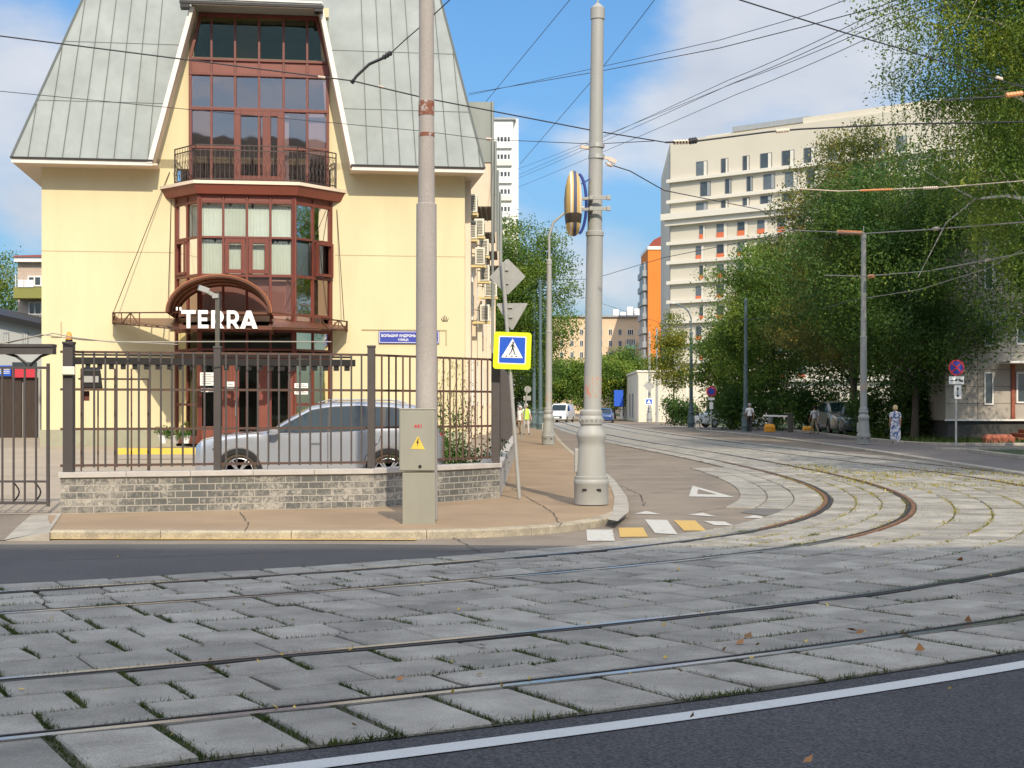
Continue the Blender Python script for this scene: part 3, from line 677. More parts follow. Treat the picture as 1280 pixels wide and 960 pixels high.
mb.box((fr.u(64), -.03, fr.z(64,421.5)), (fr.u(77), .0, fr.z(64,420.5))); mb.box((fr.u(76), -.03, fr.z(64,421)), (fr.u(77), .0, fr.z(64,402)))
mb.build('wall_joint', 'joint', bld)
# body behind, side wall (local coordinates of world points)
Minv = Matrix.Rotation(-ANG, 4, 'Z') @ Matrix.Translation(-A)
def L(p): return Minv @ Vector(p)
sideA = Vector((-1.586, 48.9, 0)); sideB = Vector((-1.05, 92, 0)); leftB = Vector((-17, 92, 0)); leftA = A.copy()
mb = MB()
zt = ze+.2
def wallseg(p, q, z0, z1, th, mb):
    d = (Vector(q)-Vector(p)).normalized(); n = Vector((-d.y, d.x, 0))*th
    mb.prism([L(Vector(p)+Vector((0,0,z0))), L(Vector(q)+Vector((0,0,z0))), L(Vector(q)+Vector((0,0,z1))), L(Vector(p)+Vector((0,0,z1)))], (Minv.to_3x3() @ n))
wallseg(sideA+Vector((0,.03,0)), sideB, -.1, zt, .4, mb); wallseg(leftB, leftA+Vector((0,.5,0)), -.1, zt, .4, mb); wallseg(sideB, leftB, -.1, zt, .4, mb)
mb.build('side_wall', 'stucco_side', bld)
# downpipe-like pilasters and windows on the side wall
sfr = Frame(sideA, atan2(sideB.y-sideA.y, sideB.x-sideA.x))   # local x goes back along the side wall, out = street side
for i in range(10):
    yy = 2.4 + i*3.9
    for zz in (1.7, 4.9):
        w = MB(); g = MB()
        for (x0, x1, a, b) in ((yy, yy+.1, zz, zz+1.7), (yy+1.5, yy+1.6, zz, zz+1.7), (yy+.1, yy+1.5, zz, zz+.1), (yy+.1, yy+1.5, zz+1.6, zz+1.7), (yy+.75, yy+.85, zz+.1, zz+1.6), (yy-.06, yy+1.66, zz-.08, zz)):
            w.add([L(sfr.w(x, o_, z)) for x in (x0, x1) for o_ in (-.02, .06) for z in (a, b)], [(0,1,3,2),(4,6,7,5),(0,4,5,1),(2,3,7,6),(0,2,6,4),(1,5,7,3)])
        wo_ = w.build('window', 'win_white', bld)
        g.add([L(sfr.w(x, .03, z)) for x, z in ((yy+.1, zz+.1), (yy+1.5, zz+.1), (yy+1.5, zz+1.6), (yy+.1, zz+1.6))], [(0,1,2,3)]); g.build('pane', 'win_dark', wo_)
for i in range(7):
    yy = 1.0 + i*5.9; w = MB()
    w.add([L(sfr.w(x, o_, z)) for x in (yy, yy+.32) for o_ in (-.02, .18) for z in (.3, ze)], [(0,1,3,2),(4,6,7,5),(0,4,5,1),(2,3,7,6),(0,2,6,4),(1,5,7,3)]); w.build('pilaster', 'stucco_pink', bld)
# ---- mansard roof
EO = .95
eL = fp(14, 196.5, EO); eR = fp(605.5, 207.5, EO); zE = eL.z
PITCH = R(52)
def onroof(px, py):
    "point of the front roof slope seen at a pixel"
    p0 = fr.w(0, EO, zE); n = (-fr.n*0 + Vector((0,0,1)))*cos(PITCH) + fr.n*sin(PITCH)
    return L(hitp(px, py, p0, n))
zR = 17.5
def up(px0, px1, py0=200, py1=0):
    "eave point and the matching upper point at height zR"
    a = onroof(px0, py0); b = onroof(px1, py1); a = Vector((a.x, -EO, zE)); d = b-a; return a, a + d*((zR-zE)/d.z)
a0, a1 = up(14, 103, 197, 0); b0, b1 = up(605.5, 551, 208, 0); i0, i1 = up(190, 262, 203, 0); j0, j1 = up(440, 396, 206, 0)
a0.x, b0.x = eL.x, eR.x
rf = MB()
rf.prism([a0, i0, i1, a1], (0, .12, -.10)); rf.prism([j0, b0, b1, j1], (0, .12, -.10))
# part above the dormer, between the two slopes
topz = 11.2
rf.prism([i1+(i0-i1)*.30, j1+(j0-j1)*.30, j1, i1], (0, .12, -.10))
# side slopes and flat top
bk = 42
for e0, e1, sx in ((a0, a1, 1), (b0, b1, -1)):
    q0 = e0 + Vector((0, bk, 0)); q1 = e1 + Vector((0, bk-12, 0))
    rf.prism([e0, e1, q1, q0], (sx*.12, 0, -.1))
rf.face([a1, b1, b1+Vector((0, bk-12, 0)), a1+Vector((0, bk-12, 0))])
roof = rf.build('roof', 'roof_metal', bld)
sm = MB()
def seamline(p, q, w=.018, h=.035):
    sm.bar(p, q, w, h, up=(0, -1, .8))
for x0, x1, ea, eb, ta, tb in ((a0.x, i0.x, a0, i0, a1, i1), (j0.x, b0.x, j0, b0, j1, b1)):
    x = x0 + .50
    while x < x1-.1:
        # the slope runs straight back; clip at the hip or dormer lines
        t = 1.0
        def xl(f): return ea.x + (ta.x-ea.x)*f
        def xr(f): return eb.x + (tb.x-eb.x)*f
        f = 1.0
        while f > 0 and not (xl(f) < x < xr(f)) : f -= .01
        k0 = 0.0
        if f > .02:
            y = lambda ff: -EO + (a1.y+EO)*ff
            seamline(Vector((x, y(0)-.02, zE+.01)), Vector((x, y(f)-.02, zE+(zR-zE)*f)))
        x += .52
for f in (.26, .55, .85):     # cross joints
    for ea, eb, ta, tb in ((a0, i0, a1, i1), (j0, b0, j1, b1)):
        p = ea + (ta-ea)*f; q = eb + (tb-eb)*f; sm.bar(p+Vector((.02,-.012,.008)), q+Vector((-.02,-.012,.008)), .008, .012, up=(0,-1,.8))
for p, q in ((a0, a1), (b0, b1)): seamline(p, q, .07, .06)
sm.build('standing_seam', 'seam_metal', roof)
ev = MB(); 
for p, q in ((a0, Vector((i0.x, i0.y, zE))), (Vector((j0.x, j0.y, zE)), b0)):
    ev.box((p.x, -EO-.0, zE-.16), (q.x, -EO+.06, zE-.02))
parts(ev, 'fascia', 'trim_white', roof)
dk = MB()
for p, q in ((a0, i0), (j0, b0)): dk.box((p.x-.03, -EO-.05, zE-.03), (q.x+.02, -EO+.05, zE+.02))
parts(dk, 'gutter', 'iron_black', roof)
sf = MB(); sf.box((a0.x, -EO+.06, zE-.14), (fr.u(200), .02, zE-.08)); sf.box((fr.u(437), -EO+.06, zE-.14), (b0.x, .02, zE-.08)); sf.box((uR, .02, zE-.14), (b0.x, bk-2, zE-.08)); sf.box((a0.x, .02, zE-.14), (uL, bk-2, zE-.08))
parts(sf, 'soffit', 'siding_pink', roof)
# ---- dormer: frame edges in the plane of the eave, cheeks running back into the roof
L0, L1 = fp(188,204,EO), fp(241,8,EO); R0, R1 = fp(440,207,EO), fp(400,8,EO)
zTop = (L1.z+R1.z)/2
ck = MB()
ck.prism([L0, L1, L1+Vector((-.09,0,0)), L0+Vector((-.09,0,0))], (0, 7.5, 0)); ck.prism([R0, R1, R1+Vector((.09,0,0)), R0+Vector((.09,0,0))], (0, 7.5, 0))
cheek = parts(ck, 'dormer_cheek', 'roof_metal', bld)[0]
rv = MB()
rv.prism([L0+Vector((.004,.03,0)), L1+Vector((.004,.03,0)), L1+Vector((.05,.03,0)), L0+Vector((.05,.03,0))], (0, EO-.03, 0)); rv.prism([R0+Vector((-.05,.03,0)), R1+Vector((-.05,.03,0)), R1+Vector((-.004,.03,0)), R0+Vector((-.004,.03,0))], (0, EO-.03, 0))
parts(rv, 'reveal', 'stucco_pink', cheek)
tr = MB(); tr.prism([L0+Vector((-.10,-.02,0)), L1+Vector((-.10,-.02,0)), L1+Vector((.05,-.02,0)), L0+Vector((.05,-.02,0))], (0, .05, 0)); tr.prism([R0+Vector((-.05,-.02,0)), R1+Vector((-.05,-.02,0)), R1+Vector((.10,-.02,0)), R0+Vector((.10,-.02,0))], (0, .05, 0))
parts(tr, 'edge_trim', 'trim_white', cheek)
dr = MB(); dl = fp(226,6,EO+.25); drr = fp(403,8,EO+.25)
dr.box((dl.x, -EO-.25, zTop-.02), (drr.x, -EO+.0, zTop+.10)); dr.prism([Vector((dl.x, -EO-.30, zTop+.15)), Vector((drr.x, -EO-.30, zTop+.15)), Vector((drr.x-.6, 6, zTop+1.9)), Vector((dl.x+.6, 6, zTop+1.9))], (0, 0, -.06))
drf = dr.build('dormer_roof', 'trim_white', bld); dsl = MB(); dsl.box((L1.x-.05, -EO+.002, zTop-.02), (R1.x+.05, 6, zTop+.08)); dsl.build('roof_slab', 'roof_metal', drf)
dg = MB(); dg.box((dl.x-.04, -EO-.32, zTop-.06), (drr.x+.04, -EO-.24, zTop+.03)); dg.box((dl.x-.02, -EO-.30, zTop-.18), (dl.x+.25, -EO+.1, zTop-.05)); dg.box((drr.x-.25, -EO-.30, zTop-.16), (drr.x+.02, -EO+.1, zTop-.05)); dg.build('gutter', 'iron_black', drf)
# ---- upper glazing (in the wall plane)
def glazing(name, cols, rows, out, mframe, mglass, back=None, fw=.07, top=None):
    pass
gz = MB(); pn = MB(); cu = MB()
cols = [236.5, 264.5, 294, 324, 354.5, 384, 411]; ux = [fr.u(c, 0) for c in cols]
zr = {n: fr.z(324, y) for n, y in dict(top=21.5, a=76.5, b=95, c=138, c2=143, d=186, e=232).items()}
tl = fr.u(251); trr = fr.u(395.5)
def vb(u, z0, z1, w=.075, d=.08, o=-.02): gz.box((u-w/2, o-d, z0), (u+w/2, o+.03, z1))
def hb(z, u0, u1, w=.08, d=.10, o=-.02): gz.box((u0, o-d, z-w/2), (u1, o+.03, z+w/2))
for i, u in enumerate(ux):
    if i in (0, 6):
        vb(u + (.04 if i == 0 else -.04), zr['e'], zr['a'], .10)
    else: vb(u, zr['e'], zr['top'])
hb(zr['a'], ux[0], ux[6]); hb(zr['b'], ux[0], ux[6]); hb(zr['c'], ux[0], ux[6], .10); hb(zr['d'], ux[0], ux[2]); hb(zr['d'], ux[4], ux[6]); hb(zr['top'], tl-.05, trr+.05, .12)
gz.bar((ux[0]+.03, -.05, zr['a']), (tl, -.05, zr['top']), .09, .1); gz.bar((ux[6]-.03, -.05, zr['a']), (trr, -.05, zr['top']), .09, .1)
# balcony door frame
d0, d1, d2 = ux[2], ux[3]+.25, ux[4]
gz.box((d0, -.12, zr['e']), (d0+.18, -.02, zr['c']-.05)); gz.box((d2-.20, -.12, zr['e']), (d2, -.02, zr['c']-.05)); gz.box((d1-.14, -.13, zr['e']), (d1+.12, -.02, zr['c']-.05)); gz.box((d0+.18, -.115, zr['c']-.20), (d2-.2, -.02, zr['c']-.05)); gz.box((d0+.18, -.11, zr['e']), (d2-.2, -.02, zr['e']+.3))
ug = gz.build('upper_glazing', 'brown_frame', bld, bev=.006)
sp = MB()
for i in range(6): sp.box((ux[i]+.04, -.05, zr['b']+.04), (ux[i+1]-.04, -.02, zr['a']-.04))
sp.build('spandrel', 'brown_panel', ug)
# the roof slope rests over the side triangles: fill them with wall
fl = MB(); fl.prism([Vector((ux[0], -.0, zr['a'])), Vector((_b.x+.06, 0, zr['top']+.3)), Vector((tl, 0, zr['top']+.3)), Vector((tl, 0, zr['top']))], (0, .2, 0)); fl.prism([Vector((ux[6], -.0, zr['a'])), Vector((_d.x-.06, 0, zr['top']+.3)), Vector((trr, 0, zr['top']+.3)), Vector((trr, 0, zr['top']))], (0, .2, 0)); fl.build('corner_wall', 'stucco', ug)
for i in range(6):
    for (z0, z1) in ((zr['a'], zr['top']), (zr['c'], zr['b']), (zr['e'], zr['c'])):
        g = MB(); t_ = .012*((i*7+int(z0*3)) % 3-1)
        g.add([(ux[i], .0+t_, z0), (ux[i+1], .0-t_, z0), (ux[i+1], .0-t_, z1), (ux[i], .0+t_, z1)], [(0,1,2,3)]); g.build('pane', 'glass_dark' if z1 == zr['top'] else 'glass_tint', ug)
inn_ = MB(); 
inn_.box((ux[0]-.3, 3.8, zr['e']-.3), (ux[6]+.3, 3.9, zr['b'])); inn_.box((tl+.1, 3.8, zr['b']), (trr-.1, 3.9, zr['top']+.2)); inn_.box((ux[0]-.3, .5, zr['e']-.3), (ux[0]-.2, 3.8, zr['b'])); inn_.box((ux[6]+.2, .5, zr['e']-.3), (ux[6]+.3, 3.8, zr['b']))
inn_.box((ux[0]+.1, .3, zr['a']+.05), (ux[6]-.1, 3.8, zr['a']+.15)); inn_.build('interior_wall', 'interior_mid', bld)
cf = MB(); cf.box((ux[3]+.62, .25, zr['e']+.1), (ux[3]+.95, .3, zr['c']-.1)); cf.box((ux[5]+.05, .25, zr['e']+.9), (ux[5]+.75, .3, zr['c'])); cf.build('curtain', 'curtain', ug)
# ---- bay (three facets) from the ground to the balcony
BO = 1.2
plan = [V3(uBL, 0.0, 0), V3(fr.u(249.5, BO), BO, 0), V3(fr.u(367.5, BO), BO, 0), V3(uBR, 0.0, 0)]
zb = {n: fr.z(308, y, BO) for n, y in dict(cap=233, hd=243, h1=252.5, w1=297, w2=344.5, w3=393, lo=412, lo2=437, dr=446, gr=531).items()}
facets = []
for k in range(3):
    p, q = plan[k], plan[k+1]; d = (q-p); Lf = d.length; d.normalize(); n = Vector((d.y, -d.x, 0))
    nm = ('bay_facet')
    M = Matrix.Translation(p) @ Matrix(((d.x, -n.x, 0, 0), (d.y, -n.y, 0, 0), (0, 0, 1, 0), (0, 0, 0, 1)))   # local x along facet, -y outward
    f = MB(); f.X = M; ncol = 4 if k == 1 else 2
    cs = [Lf*i/ncol for i in range(ncol+1)]
    for i, c in enumerate(cs):
        w = .14 if i in (0, ncol) else .07
        f.box((c-w/2, -.05, ZG), (c+w/2, .05, zb['cap']))
    for nme, w in (('hd', .10), ('h1', .10), ('w1', .07), ('w2', .09), ('w3', .08), ('lo', .16), ('lo2', .07), ('dr', .10)):
        f.box((.07, -.045, zb[nme]-w/2), (Lf-.07, .045, zb[nme]+w/2))
    fo = f.build('bay_frame', 'brown_frame', bld, bev=.006)
    s = MB(); s.X = M
    for i in range(ncol): s.box((cs[i]+.05, -.02, zb['h1']+.05), (cs[i+1]-.05, .02, zb['hd']-.05))
    s.build('header_panel', 'brown_panel', fo)
    # opening casements
    opens = {1: (1, 2), 0: (0,), 2: (1,)}[k]
    for i in opens:
        c = MB(); x0, x1 = cs[i]+.05, cs[i+1]-.05; z0, z1 = zb['w2']+.06, zb['w1']-.05; wd = .13 if k == 1 else .09
        tilt = .0
        c.X = M
        y0, y1 = -.09, -.046
        if k == 2: y0 -= .10; y1 -= .0
        c.box((x0, y0, z0), (x0+wd, y1, z1)); c.box((x1-wd, y0, z0), (x1, y1, z1)); c.box((x0+wd, y0, z0), (x1-wd, y1, z0+wd)); c.box((x0+wd, y0, z1-wd), (x1-wd, y1, z1)); c.build('casement', 'brown_frame', fo, bev=.005)
    for i in range(ncol):
        for a, b, m in (('w1', 'h1', 'glass_clear'), ('w2', 'w1', 'glass_clear'), ('w3', 'w2', 'glass_tint'), ('lo2', 'lo', 'glass_dark')):
            g = MB(); g.X = M; t_ = .010*((i*5+k+len(a)) % 3-1); g.add([(cs[i], .0+t_, zb[a]), (cs[i+1], .0-t_, zb[a]), (cs[i+1], -t_, zb[b]), (cs[i], t_, zb[b])], [(0,1,2,3)]); g.build('pane', m, fo)
    c = MB(); c.X = M                                       # curtains hung behind the glass, slightly pleated
    for i in range(ncol):
        for a, b in (('w1', 'h1'), ('w2', 'w1')):
            x0, x1 = cs[i]+.02, cs[i+1]-.02; npl = 14; ds = random.uniform(0, .04)
            if k == 2 and i == 1: x1 -= .15
            vs = []
            for j in range(npl+1):
                x = x0+(x1-x0)*j/npl; yy = .16+.02*(j % 2)
                zt_ = zb[b]-.06-ds-(random.uniform(.0, .12) if random.random() < .15 else 0)
                vs += [(x, yy, zb[a]+.02), (x, yy, zt_)]
            c.add(vs, [(2*j, 2*j+2, 2*j+3, 2*j+1) for j in range(npl)])
    c.build('curtain', 'curtain', fo)
    sh = MB(); sh.X = M; sh.box((.0, .30, zb['w3']-.2), (Lf, .34, zb['w2']-.1)); sh.build('apron_wall', 'stucco_pink', fo)
    facets.append((M, Lf, fo, cs))
# ground floor of the bay: door, windows
M, Lf, fo, cs = facets[1]
gd = MB(); gd.X = M
bp = lambda px: (fp(px, 500, BO)-plan[1]).dot((plan[2]-plan[1]).normalized())
zg0 = ZG
for x0, x1 in ((278, 286), (291, 299), (323, 335), (360, 367)): gd.box((bp(x0), -.06, zg0), (bp(x1), .03, zb['dr']-.05))
gd.box((bp(286), -.03, zg0), (bp(291), .02, zb['dr']-.05)); gd.box((bp(299), -.05, zb['dr']-.22), (bp(360), .03, zb['dr']-.05)); gd.box((bp(337), -.05, zg0+.0), (bp(360), .03, zg0+.35))
gd.box((0.07, -.05, zg0), (bp(278), .05, zg0+.55))
door = gd.build('door', 'brown_panel', bld, bev=.006)
hd_ = MB(); hd_.X = M; hd_.tube([(bp(295), -.14, 1.3), (bp(295), -.14, 1.75)], .02); hd_.build('handle', 'galv', door)
for x0, x1, z0 in ((250, 278, zg0+.55), (299, 323, zg0), (335, 360, zg0+.35)):
    g = MB(); g.X = M; g.add([(bp(x0), .0, z0), (bp(x1), .0, z0), (bp(x1), .0, zb['dr']), (bp(x0), .0, zb['dr'])], [(0,1,2,3)]); g.build('pane', 'glass_dark', door)
for k in (0, 2):
    M2, L2, f2, c2 = facets[k]; g = MB(); g.X = M2; b_ = MB(); b_.X = M2
    for i in range(2):
        g.add([(c2[i], 0, ZG+.1), (c2[i+1], 0, ZG+.1), (c2[i+1], 0, zb['dr']), (c2[i], 0, zb['dr'])], [(0,1,2,3)])
    g.build('pane', 'glass_dark', f2); b_.box((.07, -.05, ZG), (L2-.07, .04, ZG+(.9 if k == 2 else .25))); b_.box((.07, -.04, 1.62), (L2-.07, .03, 1.70)); b_.build('kick_panel', 'brown_frame', f2)
si = MB(); si.X = M
def paper(x0, x1, y0, y1):
    a = fp(x0, y0, BO+.08); b = fp(x1, y1, BO+.08); 
    q = MB(); q.box((a.x, a.y-.004, b.z), (b.x, a.y+.004, a.z)); return q
for nme, x0, x1, y0, y1, nl in (('notice_board', 250, 270, 465.5, 482, 5), ('notice_board', 251, 270, 485, 490, 1), ('notice_board', 283, 293, 477, 488, 2), ('notice_board', 368, 385, 479, 485, 2), ('notice_board', 368, 385, 487, 493, 2)):
    no = paper(x0, x1, y0, y1).build(nme, 'sign_white', bld)
    ln = MB(); a = fp(x0, y0, BO+.086); b = fp(x1, y1, BO+.086)
    for j in range(nl):
        zz = a.z + (b.z-a.z)*(j+1)/(nl+1); ww = (b.x-a.x)*(.8 if j % 2 else .6); ln.box((a.x+.05, a.y-.004, zz-.012), (a.x+.05+ww, a.y, zz+.012))
    ln.build('printed_line', 'sign_back', no)
it = MB(); it.box((uBL-.3, 3.5, -.1), (uBR+.3, 3.6, zb['cap'])); it.box((uBL-.35, .46, -.1), (uBL-.25, 3.5, zb['cap'])); it.box((uBR+.25, .46, -.1), (uBR+.35, 3.5, zb['cap'])); it.box((uBL-.2, -.1, zb['lo']+.05), (uBR+.2, 3.5, zb['lo']+.2)); it.build('interior_room', 'interior_dark', bld)
# cornice and balcony over the bay
cn = MB()
def offplan(e): return [V3(plan[0].x-e*1.2-.12, -.0, 0), V3(plan[1].x-e*.5, BO+e, 0), V3(plan[2].x+e*.5, BO+e, 0), V3(plan[3].x+e*1.2+.12, -.0, 0)]
o1, o2 = offplan(.18), offplan(.30)
zc0, zc1 = zb['hd']-.02, zb['cap']+.02
cn.add([p+Vector((0,0,zc0)) for p in o1] + [p+Vector((0,0,zc1)) for p in o2], [(0,1,5,4),(1,2,6,5),(2,3,7,6),(3,2,1,0),(4,5,6,7),(0,4,7,3)])
cor = cn.build('cornice', 'brown_panel', bld)
bs = MB(); o3 = offplan(.34); bs.prism([p+Vector((0,0,zc1+.004)) for p in o3], (0,0,.10)); bal = bs.build('balcony', 'stucco_pink', bld)
rail_ = MB(); o4 = offplan(.22); o4[0] = V3(fr.u(218.5, .35), .35, 0); o4[3] = V3(fr.u(420, .35), .35, 0); zf = zc1+.11; zt2 = zf+1.12
pth = o4
for k in range(3):
    p, q = pth[k], pth[k+1]; d = q-p; Lk = d.length; d.normalize()
    for z in (zt2, zf+.06, zt2-.16): rail_.bar(p+Vector((0,0,z)), q+Vector((0,0,z)), .035, .03)
    nb = max(3, int(Lk/.15))
    for i in range(nb+1):
        c = p + d*(Lk*i/nb); w = .045 if i in (0, nb) else .016
        rail_.bar(c+Vector((0,0,zf)), c+Vector((0,0,zt2)), w, w)
    # scroll work: S curves and rings between the bars
    for i in range(nb):
        c = p + d*(Lk*(i+.5)/nb); h = (zt2-zf)
        for zz, rr in ((zf+.24, .05), (zf+.62, .055), (zf+.86, .04)):
            pts = [c + d*(rr*cos(a)) + Vector((0,0,zz+rr*sin(a)*1.25)) for a in [2*pi*j/10 for j in range(9)]]
            rail_.tube(pts, .0055, 4)
        pts = [c + d*(.05*sin(j*1.25+i)) + Vector((0,0,zf+.15+h*.7*j/8)) for j in range(9)]; rail_.tube(pts, .006, 4)
        for sg in (1, -1):   # outward bellies
            n = Vector((d.y, -d.x, 0)); pts = [c + n*(.09*sin(pi*j/6)) + Vector((0,0,zf+.08+.45*j/6)) for j in range(7)]
        rail_.tube(pts, .006, 4)
rail_.build('railing', 'railing_iron', bal)
# ---- canopy
CO = 4.3
can = empty('entrance_canopy', V3(0,0,0), 0); can.parent = bld
cz_t = fr.z(280, 391, CO); cz_b = fr.z(280, 410, CO)
e0t = fp(141, 391, .5); e0b = fp(141, 404, .5); c0t = fp(216, 391, CO-.6); c0b = fp(222, 410, CO-.6); c1t = fp(352, 391, CO-.6); c1b = fp(350, 409, CO-.6); e1t = fp(434, 402, .5); e1b = fp(434, 413, .5)
f0t = fp(224, 390.5, CO); f0b = fp(224, 411.5, CO); f1t = fp(340, 390.5, CO); f1b = fp(340, 411, CO)
w0t, w0b = Vector((e0t.x, -.02, e0t.z)), Vector((e0b.x, -.02, e0b.z)); w1t, w1b = Vector((e1t.x, -.02, e1t.z)), Vector((e1b.x, -.02, e1b.z))
trs = MB()
def truss(a, b, c, d, n, mbx, w=.045):
    mbx.bar(a, b, w); mbx.bar(c, d, w)
    for i in range(n+1):
        p = a.lerp(b, i/n); q = c.lerp(d, i/n); mbx.bar(p, q, w*.8)
        if i < n: mbx.bar(a.lerp(b, i/n) if i % 2 == 0 else c.lerp(d, i/n), c.lerp(d, (i+1)/n) if i % 2 == 0 else a.lerp(b, (i+1)/n), w*.7)
for a_, b_, c_, d_, lo_, hi_ in ((e0t, f0t, e0b, f0b, 0, .42), (f1t, e1t, f1b, e1b, .62, 1)):
    trs.bar(a_, b_, .04); trs.bar(c_, d_, .04); truss(a_.lerp(b_, lo_), a_.lerp(b_, hi_), c_.lerp(d_, lo_), c_.lerp(d_, hi_), 3, trs, .04); truss(w0t, e0t, w0b, e0b, 1, trs); truss(w1t, e1t, w1b, e1b, 1, trs)
for i in range(1, 6): 
    p = e0b.lerp(f0b, i/6); trs.bar(p, Vector((p.x, -.05, p.z+.3)), .04)
    p = f1b.lerp(e1b, i/6); trs.bar(p, Vector((p.x, -.05, p.z+.3)), .04)
parts(trs, 'truss', 'canopy_brown', can)
pl = MB()
pl.prism([e0b+Vector((0,0,.03)), f0b+Vector((0,0,.03)), Vector((f0b.x, -BO, f0t.z-.02)), w0b.lerp(w0t,.5)+Vector((0,0,.0))], (0,0,.03))
pl.prism([f1b+Vector((0,0,.03)), e1b+Vector((0,0,.03)), w1b.lerp(w1t,.5), Vector((f1b.x, -BO, f1t.z-.02))], (0,0,.03))
parts(pl, 'wing_panel', 'canopy_brown', can)
be = MB(); be.box((f0t.x, -CO-.03, f0b.z), (f1t.x, -CO+.05, f0b.z+.12)); be.box((f0t.x, -CO-.02, f0t.z-.04), (f1t.x, -CO+.04, f0t.z+.04)); be.box((f0t.x, -CO+.05, f0b.z), (f0t.x+.10, -BO, f0b.z+.16)); be.box((f1t.x-.1, -CO+.05, f0b.z), (f1t.x, -BO, f0b.z+.16))
be.build('front_beam', 'canopy_brown', can)
va = MB(); xa, xb = fp(207, 390, CO).x, fp(340, 390, CO).x; xc = (xa+xb)/2; ra = (xb-xa)/2; za = f0t.z; hz_ = fr.z(270, 343, CO)-za; NA = 28
yf, yb = -CO-.15, -BO-.03
def arcp(a, y, dr=0): return (xc-(ra+dr)*cos(a), y, za+(hz_+dr)*sin(a))
vs = []
for y in (yf, yb):
    for dr_ in (0, -.05):
        for j in range(NA+1): vs.append(arcp(pi*j/NA, y, dr_))
n1 = NA+1
fs = [(j, j+1, 2*n1+j+1, 2*n1+j) for j in range(NA)] + [(n1+j+1, n1+j, 3*n1+j, 3*n1+j+1) for j in range(NA)] + [(j+1, j, n1+j, n1+j+1) for j in range(NA)] + [(2*n1+j, 2*n1+j+1, 3*n1+j+1, 3*n1+j) for j in range(NA)]
va.add(vs, fs); va.build('vault', 'canopy_vault', can, smooth=True)
ribs = MB()
for y in (yf-.02, yf+1.0, yf+2.0, yb+.02): ribs.tube([arcp(pi*j/NA, y, -.07) for j in range(NA+1)], .045, 6)
ribs.build('arch_rib', 'canopy_brown', can)
cb = MB()
for a, b in (((142,390,.6),(212,215,.05)), ((210,385,CO-.8),(214,250,.05)), ((356,385,CO-.8),(408,262,.4)), ((430,400,.6),(421,262,.05)), ((409,392,1.5),(398,300,.9))):
    cb.tube([fp(*a), fp(*b)], .012, 4)
parts(cb, 'tie_cable', 'brown_dark', can)
# letters
sg_ = empty('name_sign', V3(0,0,0), 0, None, None); sg_.parent = bld
def letter(polys, x0, w, z0, h, y):
    mb = MB()
    for poly in polys: mb.prism([Vector((x0+p[0]*w, y, z0+p[1]*h)) for p in poly], (0, .07, 0))
    return mb.build('letter', 'letter_white', sg_, bev=.0)
Tp = [[(0,.80),(1,.80),(1,1),(0,1)], [(.37,0),(.63,0),(.63,.80),(.37,.80)]]
Ep = [[(0,0),(.30,0),(.30,1),(0,1)], [(.30,.80),(.95,.80),(.95,1),(.30,1)], [(.30,.40),(.88,.40),(.88,.59),(.30,.59)], [(.30,0),(1,0),(1,.20),(.30,.20)]]
def Rp():
    out = [[(0,0),(.27,0),(.27,1),(0,1)]]; N = 10
    for j in range(N):
        a0_, a1_ = -pi/2+pi*j/N, -pi/2+pi*(j+1)/N; cx_, cz_ = .52, .645
        o_ = lambda a: (cx_+.43*cos(a), cz_+.355*sin(a)); i_ = lambda a: (cx_+.16*cos(a), cz_+.165*sin(a))
        out.append([i_(a0_), o_(a0_), o_(a1_), i_(a1_)])
    out += [[(.27,.81),(.52,.81),(.52,1),(.27,1)], [(.27,.29),(.52,.29),(.52,.48),(.27,.48)], [(.42,.30),(.70,.33),(1,0),(.70,0)]]
    return out
Ap = [[(0,0),(.28,0),(.5,.66),(.5,1),(.37,1)], [(.72,0),(1,0),(.63,1),(.5,1),(.5,.66)], [(.24,.18),(.76,.18),(.68,.38),(.32,.38)]]
ly = -CO-.14; lz0 = fr.z(280, 410.5, CO+.14); lh = fr.z(280, 388, CO+.14)-lz0
for ch, x0, x1 in (('T',226.5,244.5), ('E',247.5,260.5), ('R',264,280.5), ('R',283.5,299.5), ('A',300,322)):
    a = fp(x0, 400, CO+.14).x; b = fp(x1, 400, CO+.14).x
    letter({'T': Tp, 'E': Ep, 'R': Rp(), 'A': Ap}[ch], a, b-a, lz0, lh, ly)
q = MB(); qa = fp(220, 388, CO+.14)
for dx in (0, .1): q.box((qa.x+dx, ly, qa.z), (qa.x+dx+.05, ly+.05, qa.z+.1))
q.build('letter', 'letter_white', sg_)
# light fittings under the canopy, planters by the wall
# address plate
ap = empty('street_name_plate', fr.w(0,0,0), 0); 
a = fp(473.5, 413.5, .06); b = fp(549, 429.5, .06); q = MB(); q.box((a.x, -.06, b.z), (b.x, -.02, a.z)); bpl = q.build('street_name_plate', 'sign_navy', bld); 
q = MB(); 
for x0_, z0_, x1_, z1_ in ((a.x+.02, a.z-.035, b.x-.02, a.z-.02), (a.x+.02, b.z+.02, b.x-.02, b.z+.035), (a.x+.02, b.z+.035, a.x+.035, a.z-.035), (b.x-.035, b.z+.035, b.x-.02, a.z-.035)): q.box((x0_, -.064, z0_), (x1_, -.06, z1_))
q.build('plate_border', 'sign_white', bpl); bpy.data.objects.remove(ap)
text_mesh('lettering', 'БОЛЬШАЯ АНДРОНЬЕВСКАЯ', .118, 'sign_white', bpl, (a.x+.86, -.065, (a.z+b.z)/2+.045), (R(90),0,0), ex=.002, off=.003, sx=.92)
text_mesh('lettering', 'УЛИЦА', .10, 'sign_white', bpl, (a.x+.80, -.065, (a.z+b.z)/2-.09), (R(90),0,0), ex=.002, off=.002)
text_mesh('lettering', '7А', .26, 'sign_white', bpl, (b.x-.22, -.065, (a.z+b.z)/2-.01), (R(90),0,0), ex=.002, off=.004)
